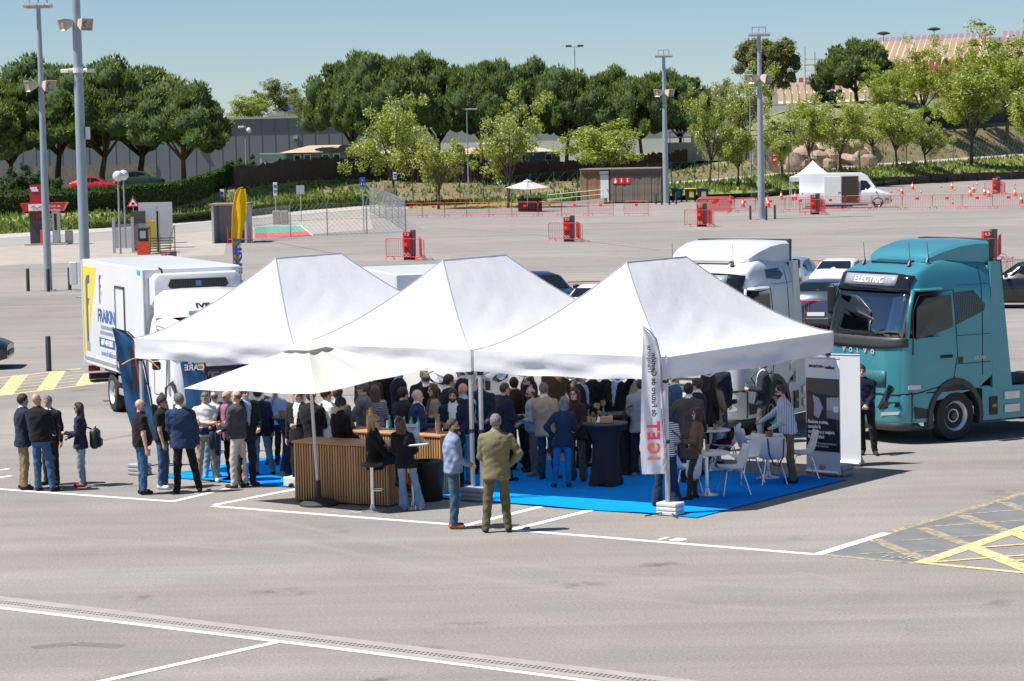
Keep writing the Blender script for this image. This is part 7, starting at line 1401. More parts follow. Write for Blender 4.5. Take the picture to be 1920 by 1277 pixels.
# bins
for i, (x, lid, lb, lab) in enumerate(((1270, (.03, .14, .30), (.06, .22, .45), 'bin with blue lid and blue label'), (1295, (.70, .50, .02), (.70, .62, .05), 'bin with yellow lid and yellow label'), (1318, (.05, .052, .056), (.45, .47, .50), 'bin with dark lid and pale label'))):
 p = P(x, 378.5); t = thing('wheeled_bin', lab + ' beside the toilet block', 'bin', tuple(p), R(-4), 'wheeled bins'); b = MB(); b.hexa([(-.40, -.30, .12), (.40, -.30, .12), (.40, .30, .12), (-.40, .30, .12), (-.50, -.40, 1.08), (.50, -.40, 1.08), (.50, .42, 1.08), (-.50, .42, 1.08)]); b.build('bin_body', mat('bin_dark', (.03, .033, .038), .5), t); b = MB(); b.box((0, 0, 1.13), (1.06, .88, .10), ch=.03); b.build('lid', mat('lid_%d' % i, lid, .45), t); b = MB(); b.box((.08, -.375, .66), (.38, .03, .52)); b.build('label_sticker', mat('bin_label_%d' % i, lb, .5), t)
 for sx in (-1, 1): wheel(t, (sx * .38, -.33, .09), -1, .09, .06, RIMG, .5, n=10)
# small far tent, far parasol with stand
t = thing('canopy_tent', 'small white pavilion tent with red logos beside the far van', 'tent', tuple(P(1525, 388)), R(-8)); hw = 1.75
for sx, sy in ((-1, -1), (1, -1), (1, 1), (-1, 1)): b = MB(); b.box((sx * hw, sy * hw, 1.1), (.06, .06, 2.2)); b.build('leg', ALU, t)
cs = [(-hw, -hw), (hw, -hw), (hw, hw), (-hw, hw)]
for i in range(4):
 a, c = cs[i], cs[(i + 1) % 4]; b = MB(); vs = []
 for j in range(9):
  q = j / 8
  for k in range(9): s_ = k / 8; x, y = a[0] + (c[0] - a[0]) * s_, a[1] + (c[1] - a[1]) * s_; vs.append((x * (1 - q), y * (1 - q), 2.35 + 1.25 * q ** 1.5))
 b.add(vs, [(j * 9 + k, j * 9 + k + 1, (j + 1) * 9 + k + 1, (j + 1) * 9 + k) for j in range(8) for k in range(8)]); b.build('roof_panel', CANVAS, t, smooth=True, fixn=False); b = MB(); b.hexa([(a[0], a[1], 2.02), (c[0], c[1], 2.02), (c[0] * .99, c[1] * .99, 2.02), (a[0] * .99, a[1] * .99, 2.02), (a[0], a[1], 2.37), (c[0], c[1], 2.37), (c[0] * .99, c[1] * .99, 2.37), (a[0] * .99, a[1] * .99, 2.37)]); b.build('valance', CANVAS, t)
for M, x in ((frame((-.55, -hw - .02, 2.2), (1, 0, 0), (0, 0, 1)), 0), (frame((hw + .02, -.6, 2.2), (0, 1, 0), (0, 0, 1)), 1)):
 b = MB(); b.box((0, 0, 0), (.42, .26, .01), M=M); b.build('logo_patch', REDP, t); text_mesh('lettering', 'RACC', .16, LTXT, t, M @ Matrix.Translation((0, 0, .012))); text_mesh('lettering', 'EL CLUB', .15, mat('grey_print2', (.3, .3, .34), .6), t, M @ Matrix.Translation((.75, 0, .012)))
fp = P(989, 397); k = fp.y / 4900
parasol('small white parasol in the distance before the shaded bank', tuple(fp), tuple(D(989, 338, fp.y)), [D(986, 355, fp.y - 1.9), D(1029, 351, fp.y), D(990, 349, fp.y + 1.9), D(948, 352, fp.y)], .035, .3)
t = thing('refreshment_stand', 'dark stand under the small distant parasol', 'stand', tuple(P(999, 397) + Vector((0, 1, 0)))); b = MB(); b.box((-.2, 0, .5), (1.9, .7, 1.0), ch=.02); b.build('counter', mat('stand_dark', (.05, .02, .022), .6), t); b = MB(); b.box((-.2, 0, 1.03), (2.1, .85, .06)); b.build('worktop', BOLL, t)
for i, x in enumerate((-.8, -.3, .4)): b = MB(); b.box((x, .1, 1.16), (.25, .25, .2), ch=.03); b.build('item', SIGNG if i else BOLL, t)
# toilet block with plank walls
PLK = mat('weathered_plank', (.17, .14, .12), .85, var=.35, scale=1.5); PLB = mat('brown_plank', (.26, .15, .09), .85, var=.35, scale=1.5)
A_ = P(1088, 382.5); B_ = P(1240, 380.5); d = V3(B_ - A_, 0); L = d.length; t = thing('toilet_block', 'wooden plank toilet block with white door and red signs', 'toilet block', tuple(V3(A_, 0)), math.atan2(d.y, d.x)); zt = 2.95
b = MB(); b.box((L / 2, 1.4, zt / 2), (L - .3, 2.4, zt - .1)); b.build('carcass', mat('block_dark', (.05, .045, .04), .8), t); b = MB(); b.box((L / 2, 1.3, zt + .02), (L, 2.9, .1)); b.build('roof', mat('block_roof', (.25, .24, .23), .8), t)
pm = None; x = 0; i = 0; r5 = random.Random(5)
while x < L - .1:
 w_ = .15
 if not (L * .24 < x < L * .355):
  for nm in ('plank',):
   if i % 2 == 0 or True:
    key = 'brown' if x < L * .24 else 'grey'
    if pm is None: pm = {}
    if key not in pm: b = MB(); b.box((0, 0, 0), (.135, .05, zt - .08)); pm[key] = b.build('plank', PLB if key == 'brown' else PLK, t); o = pm[key]
    else: o = pm[key].copy(); COL.objects.link(o)
    o.location = (x + .07, .12 + r5.uniform(-.025, .025), zt / 2 + .06 + r5.uniform(-.03, .03))
 x += w_; i += 1
b = MB(); b.box((L * .30, .16, 1.28), (L * .105, .08, 2.35), ch=.01); dr_ = b.build('door', mat('door_white', (.62, .64, .66), .5), t); b = MB(); b.box((L * .335, .10, 1.2), (.05, .06, .2)); b.build('door_handle', STEELG, dr_); b = MB(); b.box((L * .30, .1, 2.65), (L * .11, .1, .3)); b.build('transom', mat('door_white', (.62, .64, .66), .5), t)
for i, x in enumerate((.44, .515, .59)):
 b = MB(); b.box((L * x, .05, 1.95), (.50, .03, .50)); s_ = b.build('sign', REDP, t); b = MB(); b.cyl((L * x, .03, 2.10), (L * x, .02, 2.10), .05, n=10); b.box((L * x + (.02 if i == 0 else 0), .028, 1.92), (.10 if i else .16, .012, .22));
 if i == 0: b.cyl((L * x - .02, .03, 1.84), (L * x - .02, .02, 1.84), .11, n=14)
 b.build('pictogram', LTXT, s_)
rp = MB(); rp.hexa([(-3.0, -1.2, 0), (L * .34, -1.2, 0), (L * .34, -.1, 0), (-3.0, -.1, 0), (-3.0, -1.2, .03), (L * .34, -1.2, .5), (L * .34, -.1, .5), (-3.0, -.1, .03)]); rp.build('ramp', CONCL, t); b = MB()
for x in (-2.6, -1.3, 0, 1.2, L * .33): b.cyl((x, -1.15, .05), (x, -1.15, 1.05 + .08 * x), .025, n=6)
b.tube([(-2.6, -1.15, .85), (L * .33, -1.15, 1.25)], .022, 5); b.tube([(-2.6, -1.15, .45), (L * .33, -1.15, .85)], .018, 5); b.build('handrail', STEELG, t)
# timber edging of the car park, panel by panel
TIMB = mat('old_timber', (.055, .042, .035), .85, var=.3, scale=2); te = thing('timber_edging', 'dark sleeper edging along the far right side of the car park', 'edging')
for i in range(26):
 x0 = 1235 + i * 30; a = terr(x0, 'A'); c = terr(x0 + 29, 'A'); d = c - a; b = MB(); M = frame((a.x, a.y - .12, .02), (d.x, d.y, 0), (0, 0, 1)); hgt = .55 + .1 * ((i * 7) % 3) / 3 + .25 * (x0 > 1600); b.box((d.length / 2, hgt / 2, 0), (d.length, hgt, .12), M=M); b.build('sleeper', TIMB, te); b = MB(); b.box((0, hgt / 2 + .06, .08), (.2, hgt + .14, .2), M=M); b.build('post', TIMB, te)
# chain link fences
WIRE = mat('galvanised_wire', (.27, .29, .30), .5, metal=.4); GPOST = mat('green_fence_post', (.01, .09, .06), .5)
def wire_fence(lab, pts, hh, pm_, step=.22, outrig=True, wr=.008, post_every=1, cat='fence'):
 t = thing('wire_fence', lab, cat, (0, 0, 0)); mesh = MB()
 for i, p in enumerate(pts):
  b = MB(); p = Vector(p);
  if outrig: b.tube([p, p + Vector((0, 0, hh)), p + Vector((.18, -.2, hh + .35))], .035, 6)
  else: b.cyl(p, p + Vector((0, 0, hh + .1)), .04, n=6)
  b.build('post', pm_, t)
  if i + 1 < len(pts):
   q = Vector(pts[i + 1]); L_ = (q - p).length; n = max(1, int(L_ / step)); m_ = int(hh / step)
   for k in range(-m_, n):
    a0, a1 = max(0, k), min(n, k + m_)
    if a1 > a0:
     mesh.cyl(p.lerp(q, a0 / n) + Vector((0, 0, (a0 - k) * hh / m_)), p.lerp(q, a1 / n) + Vector((0, 0, (a1 - k) * hh / m_)), wr, n=3, caps=False); mesh.cyl(p.lerp(q, a0 / n) + Vector((0, 0, hh - (a0 - k) * hh / m_)), p.lerp(q, a1 / n) + Vector((0, 0, hh - (a1 - k) * hh / m_)), wr, n=3, caps=False)
   for z in (hh, hh * .5, .05): mesh.cyl(p + Vector((0, 0, z)), q + Vector((0, 0, z)), .009, n=3, caps=False)
 tag(mesh.build('wire_mesh', WIRE if pm_ is WIRE else mat('green_wire', (.02, .08, .05), .5), t, fixn=False), kind='stuff'); return t
wire_fence('galvanised chain link fence running along the yard behind the yellow flag', [P(473, 456), P(545, 444), P(614, 441), P(688, 438.5), P(761, 435)], 2.0, WIRE, .30, wr=.006)
wire_fence('grey chain link fence panel returning to the bank', [P(761, 435), P(748, 426), P(736, 418), P(724, 411), P(712, 406), P(702, 402), P(694, 398)], 2.1, WIRE, .36, wr=.0045)
gp = [terr(x, 'C', .0) + Vector((0, -.3, 0)) for x in range(775, 1990, 44)]
wire_fence('tall green mesh fence following the path behind the car park', gp, 2.0, GPOST, 1.0, False, .008)
# fuel yard
FW = mat('white_shed', (.55, .56, .58), .7, var=.06, scale=.8); s0 = P(398, 457); s1 = P(470, 452)
t = thing('pump_shed', 'small white open shed beside the tall yellow flag', 'shed', tuple(V3(s0, 0)), -.03); W_ = s1.x - s0.x; zt = D(398, 386, s0.y).z
for nm, c, dd in (('wall', (.06, 1.2, zt / 2), (.12, 2.4, zt)), ('wall', (W_, 1.2, zt / 2), (.12, 2.4, zt)), ('back_wall', (W_ / 2, 2.4, zt / 2), (W_ - .14, .12, zt))): b = MB(); b.box(c, dd); b.build(nm, FW, t)
b = MB(); b.box((W_ / 2, 1.2, zt + .06), (W_ + .3, 2.7, .10)); b.build('roof', mat('shed_roof', (.30, .20, .17), .8), t)
for x in (1.0, 1.25, 2.3): b = MB(); b.cyl((x, -.3, 0), (x, -.3, 1.0), .04, n=8); b.build('red_post', REDB, t)
b = MB(); b.tube([(1.0, -.3, .25), (2.3, -.3, .25)], .035, 5); b.build('red_rail', REDB, t)
ts = P(96, 459); t = thing('fuel_price_sign', 'red circuit fuel station totem with price panel', 'sign', tuple(V3(ts, 0)), .02); kz = ts.y / 4900
def zz2(y): return D(96, y, ts.y).z
b = MB(); b.box((-.75, 0, zz2(395) / 2), (.95, .5, zz2(395))); b.build('price_column', mat('totem_dark', (.045, .047, .055), .5), t); b = MB(); b.box((.35, 0, zz2(395) / 2), (.42, .45, zz2(395))); b.build('white_pump_column', FW, t)
b = MB(); a, c = zz2(396), zz2(380); b.hexa([(-1.55, -.45, a), (.80, -.45, a), (.80, .45, a), (-1.55, .45, a), (-1.75, -.5, c), (1.1, -.5, c), (1.1, .5, c), (-1.75, .5, c)]); hdr = b.build('header', REDP, t); text_mesh('lettering', 'Circuit de', .22, LTXT, hdr, frame((.28, -.50, c - .2), (1, 0, 0), (0, 0, 1))); text_mesh('lettering', 'Barcelona', .22, LTXT, hdr, frame((.28, -.49, c - .42), (1, 0, 0), (0, 0, 1))); b = MB(); b.box((-.75, -.49, (a + c) / 2), (.95, .05, .4)); b.build('logo_panel', LTXT, hdr)
b = MB(); b.tube([(-1.05, -.53, (a + c) / 2), (-.9, -.53, (a + c) / 2 + .1), (-.7, -.53, (a + c) / 2 - .08), (-.5, -.53, (a + c) / 2 + .06), (-.4, -.53, (a + c) / 2)], .02, 4); b.build('track_outline', mat('ink', (.02, .02, .03), .6), hdr)
b = MB(); b.box((-.75, 0, (c + zz2(346)) / 2), (.85, .4, zz2(346) - c)); tp = b.build('tower_panel', mat('totem_red', (.36, .02, .04), .5), t)
for i in range(3):
 for j in range(2): b = MB(); b.box((-1.05 + i * .14 + j * .07, -.215, zz2(352) - j * .14), (.13, .02, .13)); b.build('chequer', LTXT, tp)
for i in range(2): text_mesh('price', ('1.539', '2.019')[i], .28, mat('led_red', (.7, .03, .02), .5), t, frame((-.72, -.27, zz2(404) - i * .42), (1, 0, 0), (0, 0, 1)))
b = MB(); b.box((.35, -.24, zz2(416)), (.16, .03, 1.0)); b.build('pump_slot', BLACKP, t); b = MB(); b.cyl((-.45, -.45, .1), (-.45, -.45, .95), .12, n=12); b.build('extinguisher', REDP, t); b = MB(); b.box((-.2, 0, .05), (2.6, 1.6, .10)); b.build('plinth', CONC, t)
b = MB(); b.box((1.1, .1, .45), (.45, .35, .8), ch=.03); b.build('hose_box', SIGNG, t)
cg = P(250, 474); t = thing('pump_enclosure', 'caged fuel pump enclosure with steel posts in the yard', 'enclosure', tuple(V3(cg, 0)), 0); kc = cg.y / 4900
for x, hh in ((-1.05, 2.0), (1.45, 2.3), (.0, 2.0), (1.38, 2.6)): b = MB(); b.box((x, 0, hh / 2), (.16, .12, hh)); b.build('steel_post', STEELG, t)
b = MB(); b.box((-.1, .02, .95), (1.9, .03, 1.35)); b.build('screen', mat('screen_glass', (.35, .36, .38), .2, alpha=.45), t); b = MB(); b.box((.2, 1.0, 1.25), (.75, .5, 2.1)); b.build('pump', mat('pump_dark', (.08, .07, .075), .5), t); b = MB(); b.box((.12, .74, .8), (.5, .04, 1.5)); b.build('pump_red_panel', mat('pump_red', (.40, .04, .04), .5), t); b = MB(); b.box((1.0, .9, 1.0), (.6, .5, 1.5)); b.build('yellow_pump', mat('pump_yellow', (.60, .45, .05), .5), t); b = MB(); b.box((1.05, 1.9, 1.6), (1.9, .1, 2.3)); b.build('back_panel', FW, t)
rp_ = thing('red_pump', 'small orange red air pump with black top', 'pump', tuple(P(270, 478))); b = MB(); b.hexa([(-.34, -.2, 0), (.34, -.2, 0), (.34, .2, 0), (-.34, .2, 0), (-.28, -.18, .75), (.28, -.18, .75), (.28, .18, .75), (-.28, .18, .75)]); b.build('pump_body', mat('pump_orange', (.60, .06, .02), .45), rp_); b = MB(); b.box((0, 0, 1.12), (.54, .34, .74), ch=.02); b.build('pump_top', BLACKP, rp_); b = MB(); b.box((0, -.18, 1.12), (.32, .02, .4)); b.build('dial', SIGNG, rp_)
b = MB()
for i in range(6): b.box((0, .35 * i, .15 + .13 * i), (1.3, .33, .05));
for sx in (-.68, .68): b.tube([(sx, -.2, 0), (sx, -.2, .9), (sx, 1.9, 1.5), (sx, 1.9, 0)], .03, 5)
tag(b.build('metal_steps', mat('step_rust', (.16, .13, .11), .7, metal=.3), None, loc=tuple(P(297, 476))), 'metal steps beside the fuel enclosure', 'steps')
for px, py, w_ in ((338, 464, 1.6), (335, 455, 1.0)): b = MB(); b.box((0, 0, .012), (w_, .9, .012)); tag(b.build('drain_grate', mat('grate_dark', (.08, .075, .07), .7), None, loc=tuple(P(px, py))), kind='structure')
# road signs
def sign(lab, px, base, top, kind, m, w_=.5, hh=.8, dep=None):
 p = P(px, base) if dep is None else D(px, base, dep); zt = D(px, top, p.y).z - p.z; t = thing('road_sign', lab, 'sign', tuple(p), R(rng.uniform(-8, 8)), 'road signs'); b = MB(); b.cyl((0, 0, -.2), (0, 0, zt), .035, n=8); b.build('post', STEELG, t); b = MB()
 if kind == 'tri': b.prism([(-w_ * .62, zt - hh), (w_ * .62, zt - hh), (0, zt)], -.06, -.04, 'y'); pl = b.build('plate', REDP, t); b = MB(); b.prism([(-w_ * .40, zt - hh * .88), (w_ * .40, zt - hh * .88), (0, zt - hh * .25)], -.066, -.055, 'y'); b.build('face', LTXT, pl); b = MB(); b.box((0, -.07, zt - hh * .70), (.22, .01, .16)); b.build('symbol', BLACKP, pl)
 else: b.box((0, -.05, zt - hh / 2), (w_, .03, hh), ch=.008); pl = b.build('plate', m, t)
 if kind == 'walk': b = MB(); b.prism([(-w_ * .36, zt - hh * .8), (w_ * .36, zt - hh * .8), (0, zt - hh * .2)], -.075, -.06, 'y'); b.build('face', LTXT, pl); b = MB(); b.box((0, -.08, zt - hh * .6), (.10, .01, .3)); b.build('symbol', BLACKP, pl)
 if kind == 'info':
  for z, m2 in ((.3, SIGNB), (.68, mat('sign_mark', (.12, .2, .3), .5))): b = MB(); b.box((0, -.07, zt - hh * z), (w_ * .7, .012, hh * .25)); b.build('symbol', m2, pl)
sign('triangular warning sign in front of the hedge', 250, 392, 368, 'tri', REDP, .75, .75, P(250, 432).y + 3); sign('narrow white and blue sign behind the white shed', 418, 410, 355, 'info', LTXT, .34, 1.0); sign('tall white parking sign left of the chain link fence', 518, 420, 342, 'info', LTXT, .28, .95); sign('grey backed sign right of the parking sign', 565, 416, 348, 'plain', SIGNG, .62, .62); sign('blue pedestrian crossing sign before the grass bank', 682.5, 437, 333, 'walk', SIGNB, .36, .60); sign('white road sign beside the bent tree', 742, 391, 323, 'info', LTXT, .30, .6)
for x in (519, 534): b = MB(); b.box((0, 0, .5), (.55, .5, 1.0), ch=.04); tag(b.build('concrete_block', CONC, None, loc=tuple(P(x, 421))), 'left concrete block under the parking sign' if x < 525 else 'right concrete block beside the parking sign', 'block', 'concrete blocks')
t = thing('covered_trailer', 'low dark trailer with a white control box behind the barriers', 'trailer', tuple(P(1425, 377))); b = MB(); b.box((0, 0, .55), (1.5, .9, .35), ch=.03); b.build('bed', BOLL, t); b = MB(); b.box((-.1, 0, 1.5), (.28, .2, .5)); b.cyl((-.1, 0, .6), (-.1, 0, 1.4), .06, n=8); b.build('control_box', CAMW, t)
for sx in (-1, 1): wheel(t, (0, sx * .45, .25), sx, .25, .15, RIMG, .5, n=12)
# ================================================================ TREES, HEDGE, BUILDINGS
def tpt(px, py):                                          # where a photo pixel meets the terrain banks
 ys = [(ip(rA, px), 'A'), (ip(rB, px)[0], 'B'), (ip(rC, px)[0], 'C'), (ip(rE, px)[0], 'E'), (ip(rF, px)[0], 'F')]
 if py >= ys[0][0]: return P(px, py)
 for (y0, r0), (y1, r1) in zip(ys[:-1], ys[1:]):
  if y1 <= py <= y0: return terr(px, r0).lerp(terr(px, r1), (y0 - py) / max(.01, y0 - y1))
 return terr(px, 'F')
def tri_mesh(name, V, nper, mats, mi, parent):
 V = np.asarray(V, np.float32); n = len(V) // nper; me = bpy.data.meshes.new(name); me.vertices.add(len(V)); me.vertices.foreach_set('co', V.ravel()); me.loops.add(len(V)); me.loops.foreach_set('vertex_index', np.arange(len(V), dtype=np.int32)); me.polygons.add(n); me.polygons.foreach_set('loop_start', np.arange(0, len(V), nper, dtype=np.int32)); me.polygons.foreach_set('loop_total', np.full(n, nper, np.int32))
 for m in mats: me.materials.append(m)
 if mi is not None: me.polygons.foreach_set('material_index', np.asarray(mi, np.int32))
 me.update(calc_edges=True); o = bpy.data.objects.new(name, me); COL.objects.link(o); o.parent = parent; return o
BARKP = mat('pine_bark', (.10, .065, .045), .95, var=.35, scale=3, bump=.8, bscale=8); BARKD = mat('grey_bark', (.10, .085, .07), .95, var=.3, scale=5, bump=.6, bscale=12)
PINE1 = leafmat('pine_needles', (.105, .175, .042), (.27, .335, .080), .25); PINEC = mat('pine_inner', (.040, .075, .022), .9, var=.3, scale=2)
def make_pine(seed, Rx=6.0, Hc=9.2, Ht=12.5, ncl=115, per=190, m1=None, mc=None, dome=1.0, tuft=.5):
 rs = np.random.RandomState(seed); t = thing('pine_tree', 'x', 'tree', (0, 0, 0), 0, ''); zc = Ht - Hc; cen = []; rad = []
 while len(cen) < ncl:
  d = rs.normal(size=3); d /= np.linalg.norm(d); d[2] = abs(d[2]) * 1.05 - .38
  k = rs.uniform(.62, .92) * (1 + .17 * math.sin(3 * math.atan2(d[1], d[0]) + seed) + .10 * math.sin(5 * math.atan2(d[1], d[0]) + 2 * seed)); p = np.array((d[0] * Rx * k, d[1] * Rx * k, zc + Hc * .30 + d[2] * Hc * .68 * k)); r_ = rs.choice([.7, .95, 1.2, 1.6]) * rs.uniform(.85, 1.1) * Rx / 6
  cen.append(p); rad.append(r_)
 cen = np.array(cen); rad = np.array(rad); N = ncl * per; ci = np.repeat(np.arange(ncl), per); d = rs.normal(size=(N, 3)); d /= np.linalg.norm(d, axis=1)[:, None]; d[:, 2] = np.where(d[:, 2] < -.35, -d[:, 2], d[:, 2])
 base = cen[ci] + d * (rad[ci] * rs.uniform(.72, 1.02, N))[:, None] * np.array((1, 1, .82)); dirv = d * .55 + np.array((0, 0, .55)) + rs.normal(size=(N, 3)) * .3; dirv /= np.linalg.norm(dirv, axis=1)[:, None]; L = rs.uniform(.5, 1.0, N) * tuft
 side = np.cross(dirv, rs.normal(size=(N, 3))); side /= np.linalg.norm(side, axis=1)[:, None] + 1e-6; w_ = L * .26
 V = np.stack([base - side * w_[:, None], base + side * w_[:, None], base + dirv * L[:, None]], 1).reshape(-1, 3); tri_mesh('crown', V, 3, [m1 or PINE1], None, t)
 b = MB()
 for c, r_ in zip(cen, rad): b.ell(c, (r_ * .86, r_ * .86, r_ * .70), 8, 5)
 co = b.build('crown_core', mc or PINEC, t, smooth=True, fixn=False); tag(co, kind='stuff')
 tr = MB(); lx, ly = rs.uniform(-.8, .8, 2); top = Vector((lx, ly, zc + Hc * .25)); tr.tube([(0, 0, -.6), (lx * .2, ly * .2, zc * .4), (lx * .6, ly * .6, zc * .8), top], [.34, .28, .24, .18], 9)
 for k in range(7):
  a = k * .9 + rs.uniform(0, .5); q = Vector((math.cos(a) * Rx * .6, math.sin(a) * Rx * .6, zc + Hc * rs.uniform(.3, .5))); s_ = Vector((lx * .6, ly * .6, zc * .78)); tr.tube([s_, s_.lerp(q, .5) + Vector((0, 0, -.3)), q], [.15, .10, .05], 6)
 tr.build('trunk', BARKP, t, smooth=True, fixn=False); return freeze(t)
ACL = leafmat('acacia_leaf', (.21, .29, .03), (.45, .49, .075), .42); BLOS = leafmat('acacia_blossom', (.55, .55, .36), (.75, .74, .58), .3)
OAKL = leafmat('oak_leaf', (.14, .16, .035), (.34, .33, .11), .3); DGL = leafmat('dark_green_leaf', (.03, .07, .015), (.08, .14, .03), .3); SPL = leafmat('spring_leaf', (.15, .19, .05), (.30, .32, .10), .45)
def make_tree(seed, Ht=8.0, Rx=3.2, z0=2.6, ncl=80, per=135, leaf=.21, lm=None, blossom=.13, r_cl=.65, name='acacia_tree', trunk=.14, core=None):
 rs = np.random.RandomState(seed); t = thing(name, 'x', 'tree', (0, 0, 0), 0, ''); tr = MB(); fork = Vector((rs.uniform(-.3, .3), rs.uniform(-.3, .3), z0 * .75)); tr.tube([(0, 0, -.5), fork * .5 + Vector((rs.uniform(-.1, .1), 0, 0)), fork], [trunk, trunk * .85, trunk * .75], 8); cen = []; rad = []; nl = 8
 for k in range(nl):
  a = k * 2 * math.pi / nl + rs.uniform(-.3, .3); e = rs.uniform(.35, 1.0); tip = Vector((math.cos(a) * Rx * e, math.sin(a) * Rx * e, z0 + (Ht - z0) * rs.uniform(.35, .93) * (1.15 - .3 * e))); mid = fork.lerp(tip, .5) + Vector((0, 0, .35)); tr.tube([fork, mid, tip], [trunk * .55, trunk * .35, .02], 6)
  for j in range(ncl // nl):
   u = rs.uniform(.38, 1.05); p = (fork.lerp(mid, u * 2) if u < .5 else mid.lerp(tip, (u - .5) * 2)) + Vector(rs.normal(size=3) * (Rx * .20)); p.z = max(p.z, z0 * .8); cen.append(p); rad.append(r_cl * rs.uniform(.6, 1.25))
   if j % 2 == 0: tr.tube([fork.lerp(tip, u * .9), p], [.03, .012], 4)
 cen = np.array([tuple(c) for c in cen]); rad = np.array(rad); n = len(cen); N = n * per; ci = np.repeat(np.arange(n), per); d = rs.normal(size=(N, 3)); d /= np.linalg.norm(d, axis=1)[:, None]; c = cen[ci] + d * (rad[ci] * rs.uniform(.15, 1, N) ** .6)[:, None]
 u = rs.normal(size=(N, 3)); u /= np.linalg.norm(u, axis=1)[:, None]; v = np.cross(u, rs.normal(size=(N, 3)) + np.array((0, 0, .8))); v /= np.linalg.norm(v, axis=1)[:, None] + 1e-6; L = (leaf * rs.uniform(.55, 1.15, N))[:, None]
 V = np.stack([c - u * L * .5, c + v * L * .32, c + u * L * .5, c - v * L * .32], 1).reshape(-1, 3); mi = (rs.uniform(size=N) < blossom).astype(int); tri_mesh('crown', V, 4, [lm or ACL, BLOS], mi, t)
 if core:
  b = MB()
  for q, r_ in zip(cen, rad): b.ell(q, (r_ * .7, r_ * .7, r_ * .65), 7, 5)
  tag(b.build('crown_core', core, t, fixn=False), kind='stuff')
 tr.build('trunk', BARKD, t, smooth=True, fixn=False); return freeze(t)
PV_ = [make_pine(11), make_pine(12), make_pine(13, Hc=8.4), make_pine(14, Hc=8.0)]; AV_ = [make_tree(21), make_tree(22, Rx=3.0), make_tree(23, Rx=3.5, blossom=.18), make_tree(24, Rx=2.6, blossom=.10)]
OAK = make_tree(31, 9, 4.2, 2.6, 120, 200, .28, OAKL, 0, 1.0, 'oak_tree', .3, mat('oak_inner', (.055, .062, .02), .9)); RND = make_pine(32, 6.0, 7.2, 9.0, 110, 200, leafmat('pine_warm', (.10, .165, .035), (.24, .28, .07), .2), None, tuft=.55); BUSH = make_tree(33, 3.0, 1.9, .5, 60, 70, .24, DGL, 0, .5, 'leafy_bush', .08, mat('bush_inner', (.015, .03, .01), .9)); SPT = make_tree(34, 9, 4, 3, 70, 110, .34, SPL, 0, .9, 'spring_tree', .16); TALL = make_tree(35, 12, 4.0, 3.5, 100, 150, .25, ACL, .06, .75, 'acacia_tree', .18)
taken = set()
def plant(proto, px, base, top, wpx, lab, group, H0, R0, dep=None, rz=None, cat=None):
 p = tpt(px, base) if dep is None else D(px, base, dep); zt = D(px, top, p.y).z - p.z; sx = (wpx / 2) * p.y / 4900 / R0; o = proto if proto.name not in taken else copy_tree(proto); taken.add(proto.name) if o is proto else None
 o.location = tuple(p); o.scale = (sx, sx, zt / H0); o.rotation_euler = (0, 0, rng.uniform(0, 6.28) if rz is None else rz); o['label'] = lab; o['group'] = group
 if cat: o['category'] = cat
 return o
GP = 'umbrella pines'
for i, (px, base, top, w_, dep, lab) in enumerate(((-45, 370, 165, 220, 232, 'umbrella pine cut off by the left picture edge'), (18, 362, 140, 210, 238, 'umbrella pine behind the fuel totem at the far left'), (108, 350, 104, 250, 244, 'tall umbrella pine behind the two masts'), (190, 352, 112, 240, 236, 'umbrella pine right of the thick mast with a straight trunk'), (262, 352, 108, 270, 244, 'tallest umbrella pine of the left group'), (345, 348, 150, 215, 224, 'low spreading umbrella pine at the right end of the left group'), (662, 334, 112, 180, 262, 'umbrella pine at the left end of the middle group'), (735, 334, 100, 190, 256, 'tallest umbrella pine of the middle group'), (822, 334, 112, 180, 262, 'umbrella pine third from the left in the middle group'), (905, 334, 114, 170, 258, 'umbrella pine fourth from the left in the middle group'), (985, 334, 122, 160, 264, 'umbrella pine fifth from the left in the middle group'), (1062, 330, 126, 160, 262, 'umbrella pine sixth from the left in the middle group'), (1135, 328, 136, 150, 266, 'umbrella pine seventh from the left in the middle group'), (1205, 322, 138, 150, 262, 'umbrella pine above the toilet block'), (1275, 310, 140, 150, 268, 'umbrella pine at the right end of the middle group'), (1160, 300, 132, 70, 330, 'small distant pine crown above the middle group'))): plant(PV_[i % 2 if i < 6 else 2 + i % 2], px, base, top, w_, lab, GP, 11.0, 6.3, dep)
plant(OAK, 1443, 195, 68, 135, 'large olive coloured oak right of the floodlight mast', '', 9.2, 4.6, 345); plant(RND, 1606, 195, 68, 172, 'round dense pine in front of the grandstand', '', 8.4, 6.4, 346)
GA = 'young acacia trees along the path'
for i, (px, base, top, w_, lab) in enumerate(((745, 386, 190, 165, 'acacia with bent trunk left of the centre'), (822, 392, 238, 140, 'low blossoming acacia beside the lamp post'), (952, 390, 185, 150, 'bright green acacia left of the distant parasol'), (1128, 366, 228, 200, 'wide blossoming acacia behind the toilet block'), (1330, 350, 168, 105, 'tall slender acacia behind the bins'), (1384, 347, 228, 95, 'acacia left of the right floodlight mast'), (1466, 337, 205, 120, 'acacia with leaning trunk in front of the stone wall'), (1523, 325, 190, 130, 'acacia in front of the boulders, left one'), (1576, 325, 185, 130, 'acacia in front of the boulders, right one'), (1683, 318, 178, 125, 'acacia on the grass bank right of the boulders'), (1737, 316, 215, 95, 'thin acacia on the grass bank'), (1822, 311, 118, 185, 'full blossoming acacia on the grass bank at the right'), (1640, 300, 200, 120, 'acacia set back behind the green fence'), (1930, 300, 150, 130, 'acacia cut off by the right picture edge'), (1398, 300, 128, 115, 'dark leaved acacia behind the right floodlight mast'))): plant(AV_[i % 4], px, base, top, w_, lab, GA, 8.0, 3.3, None, 2.1 * i)
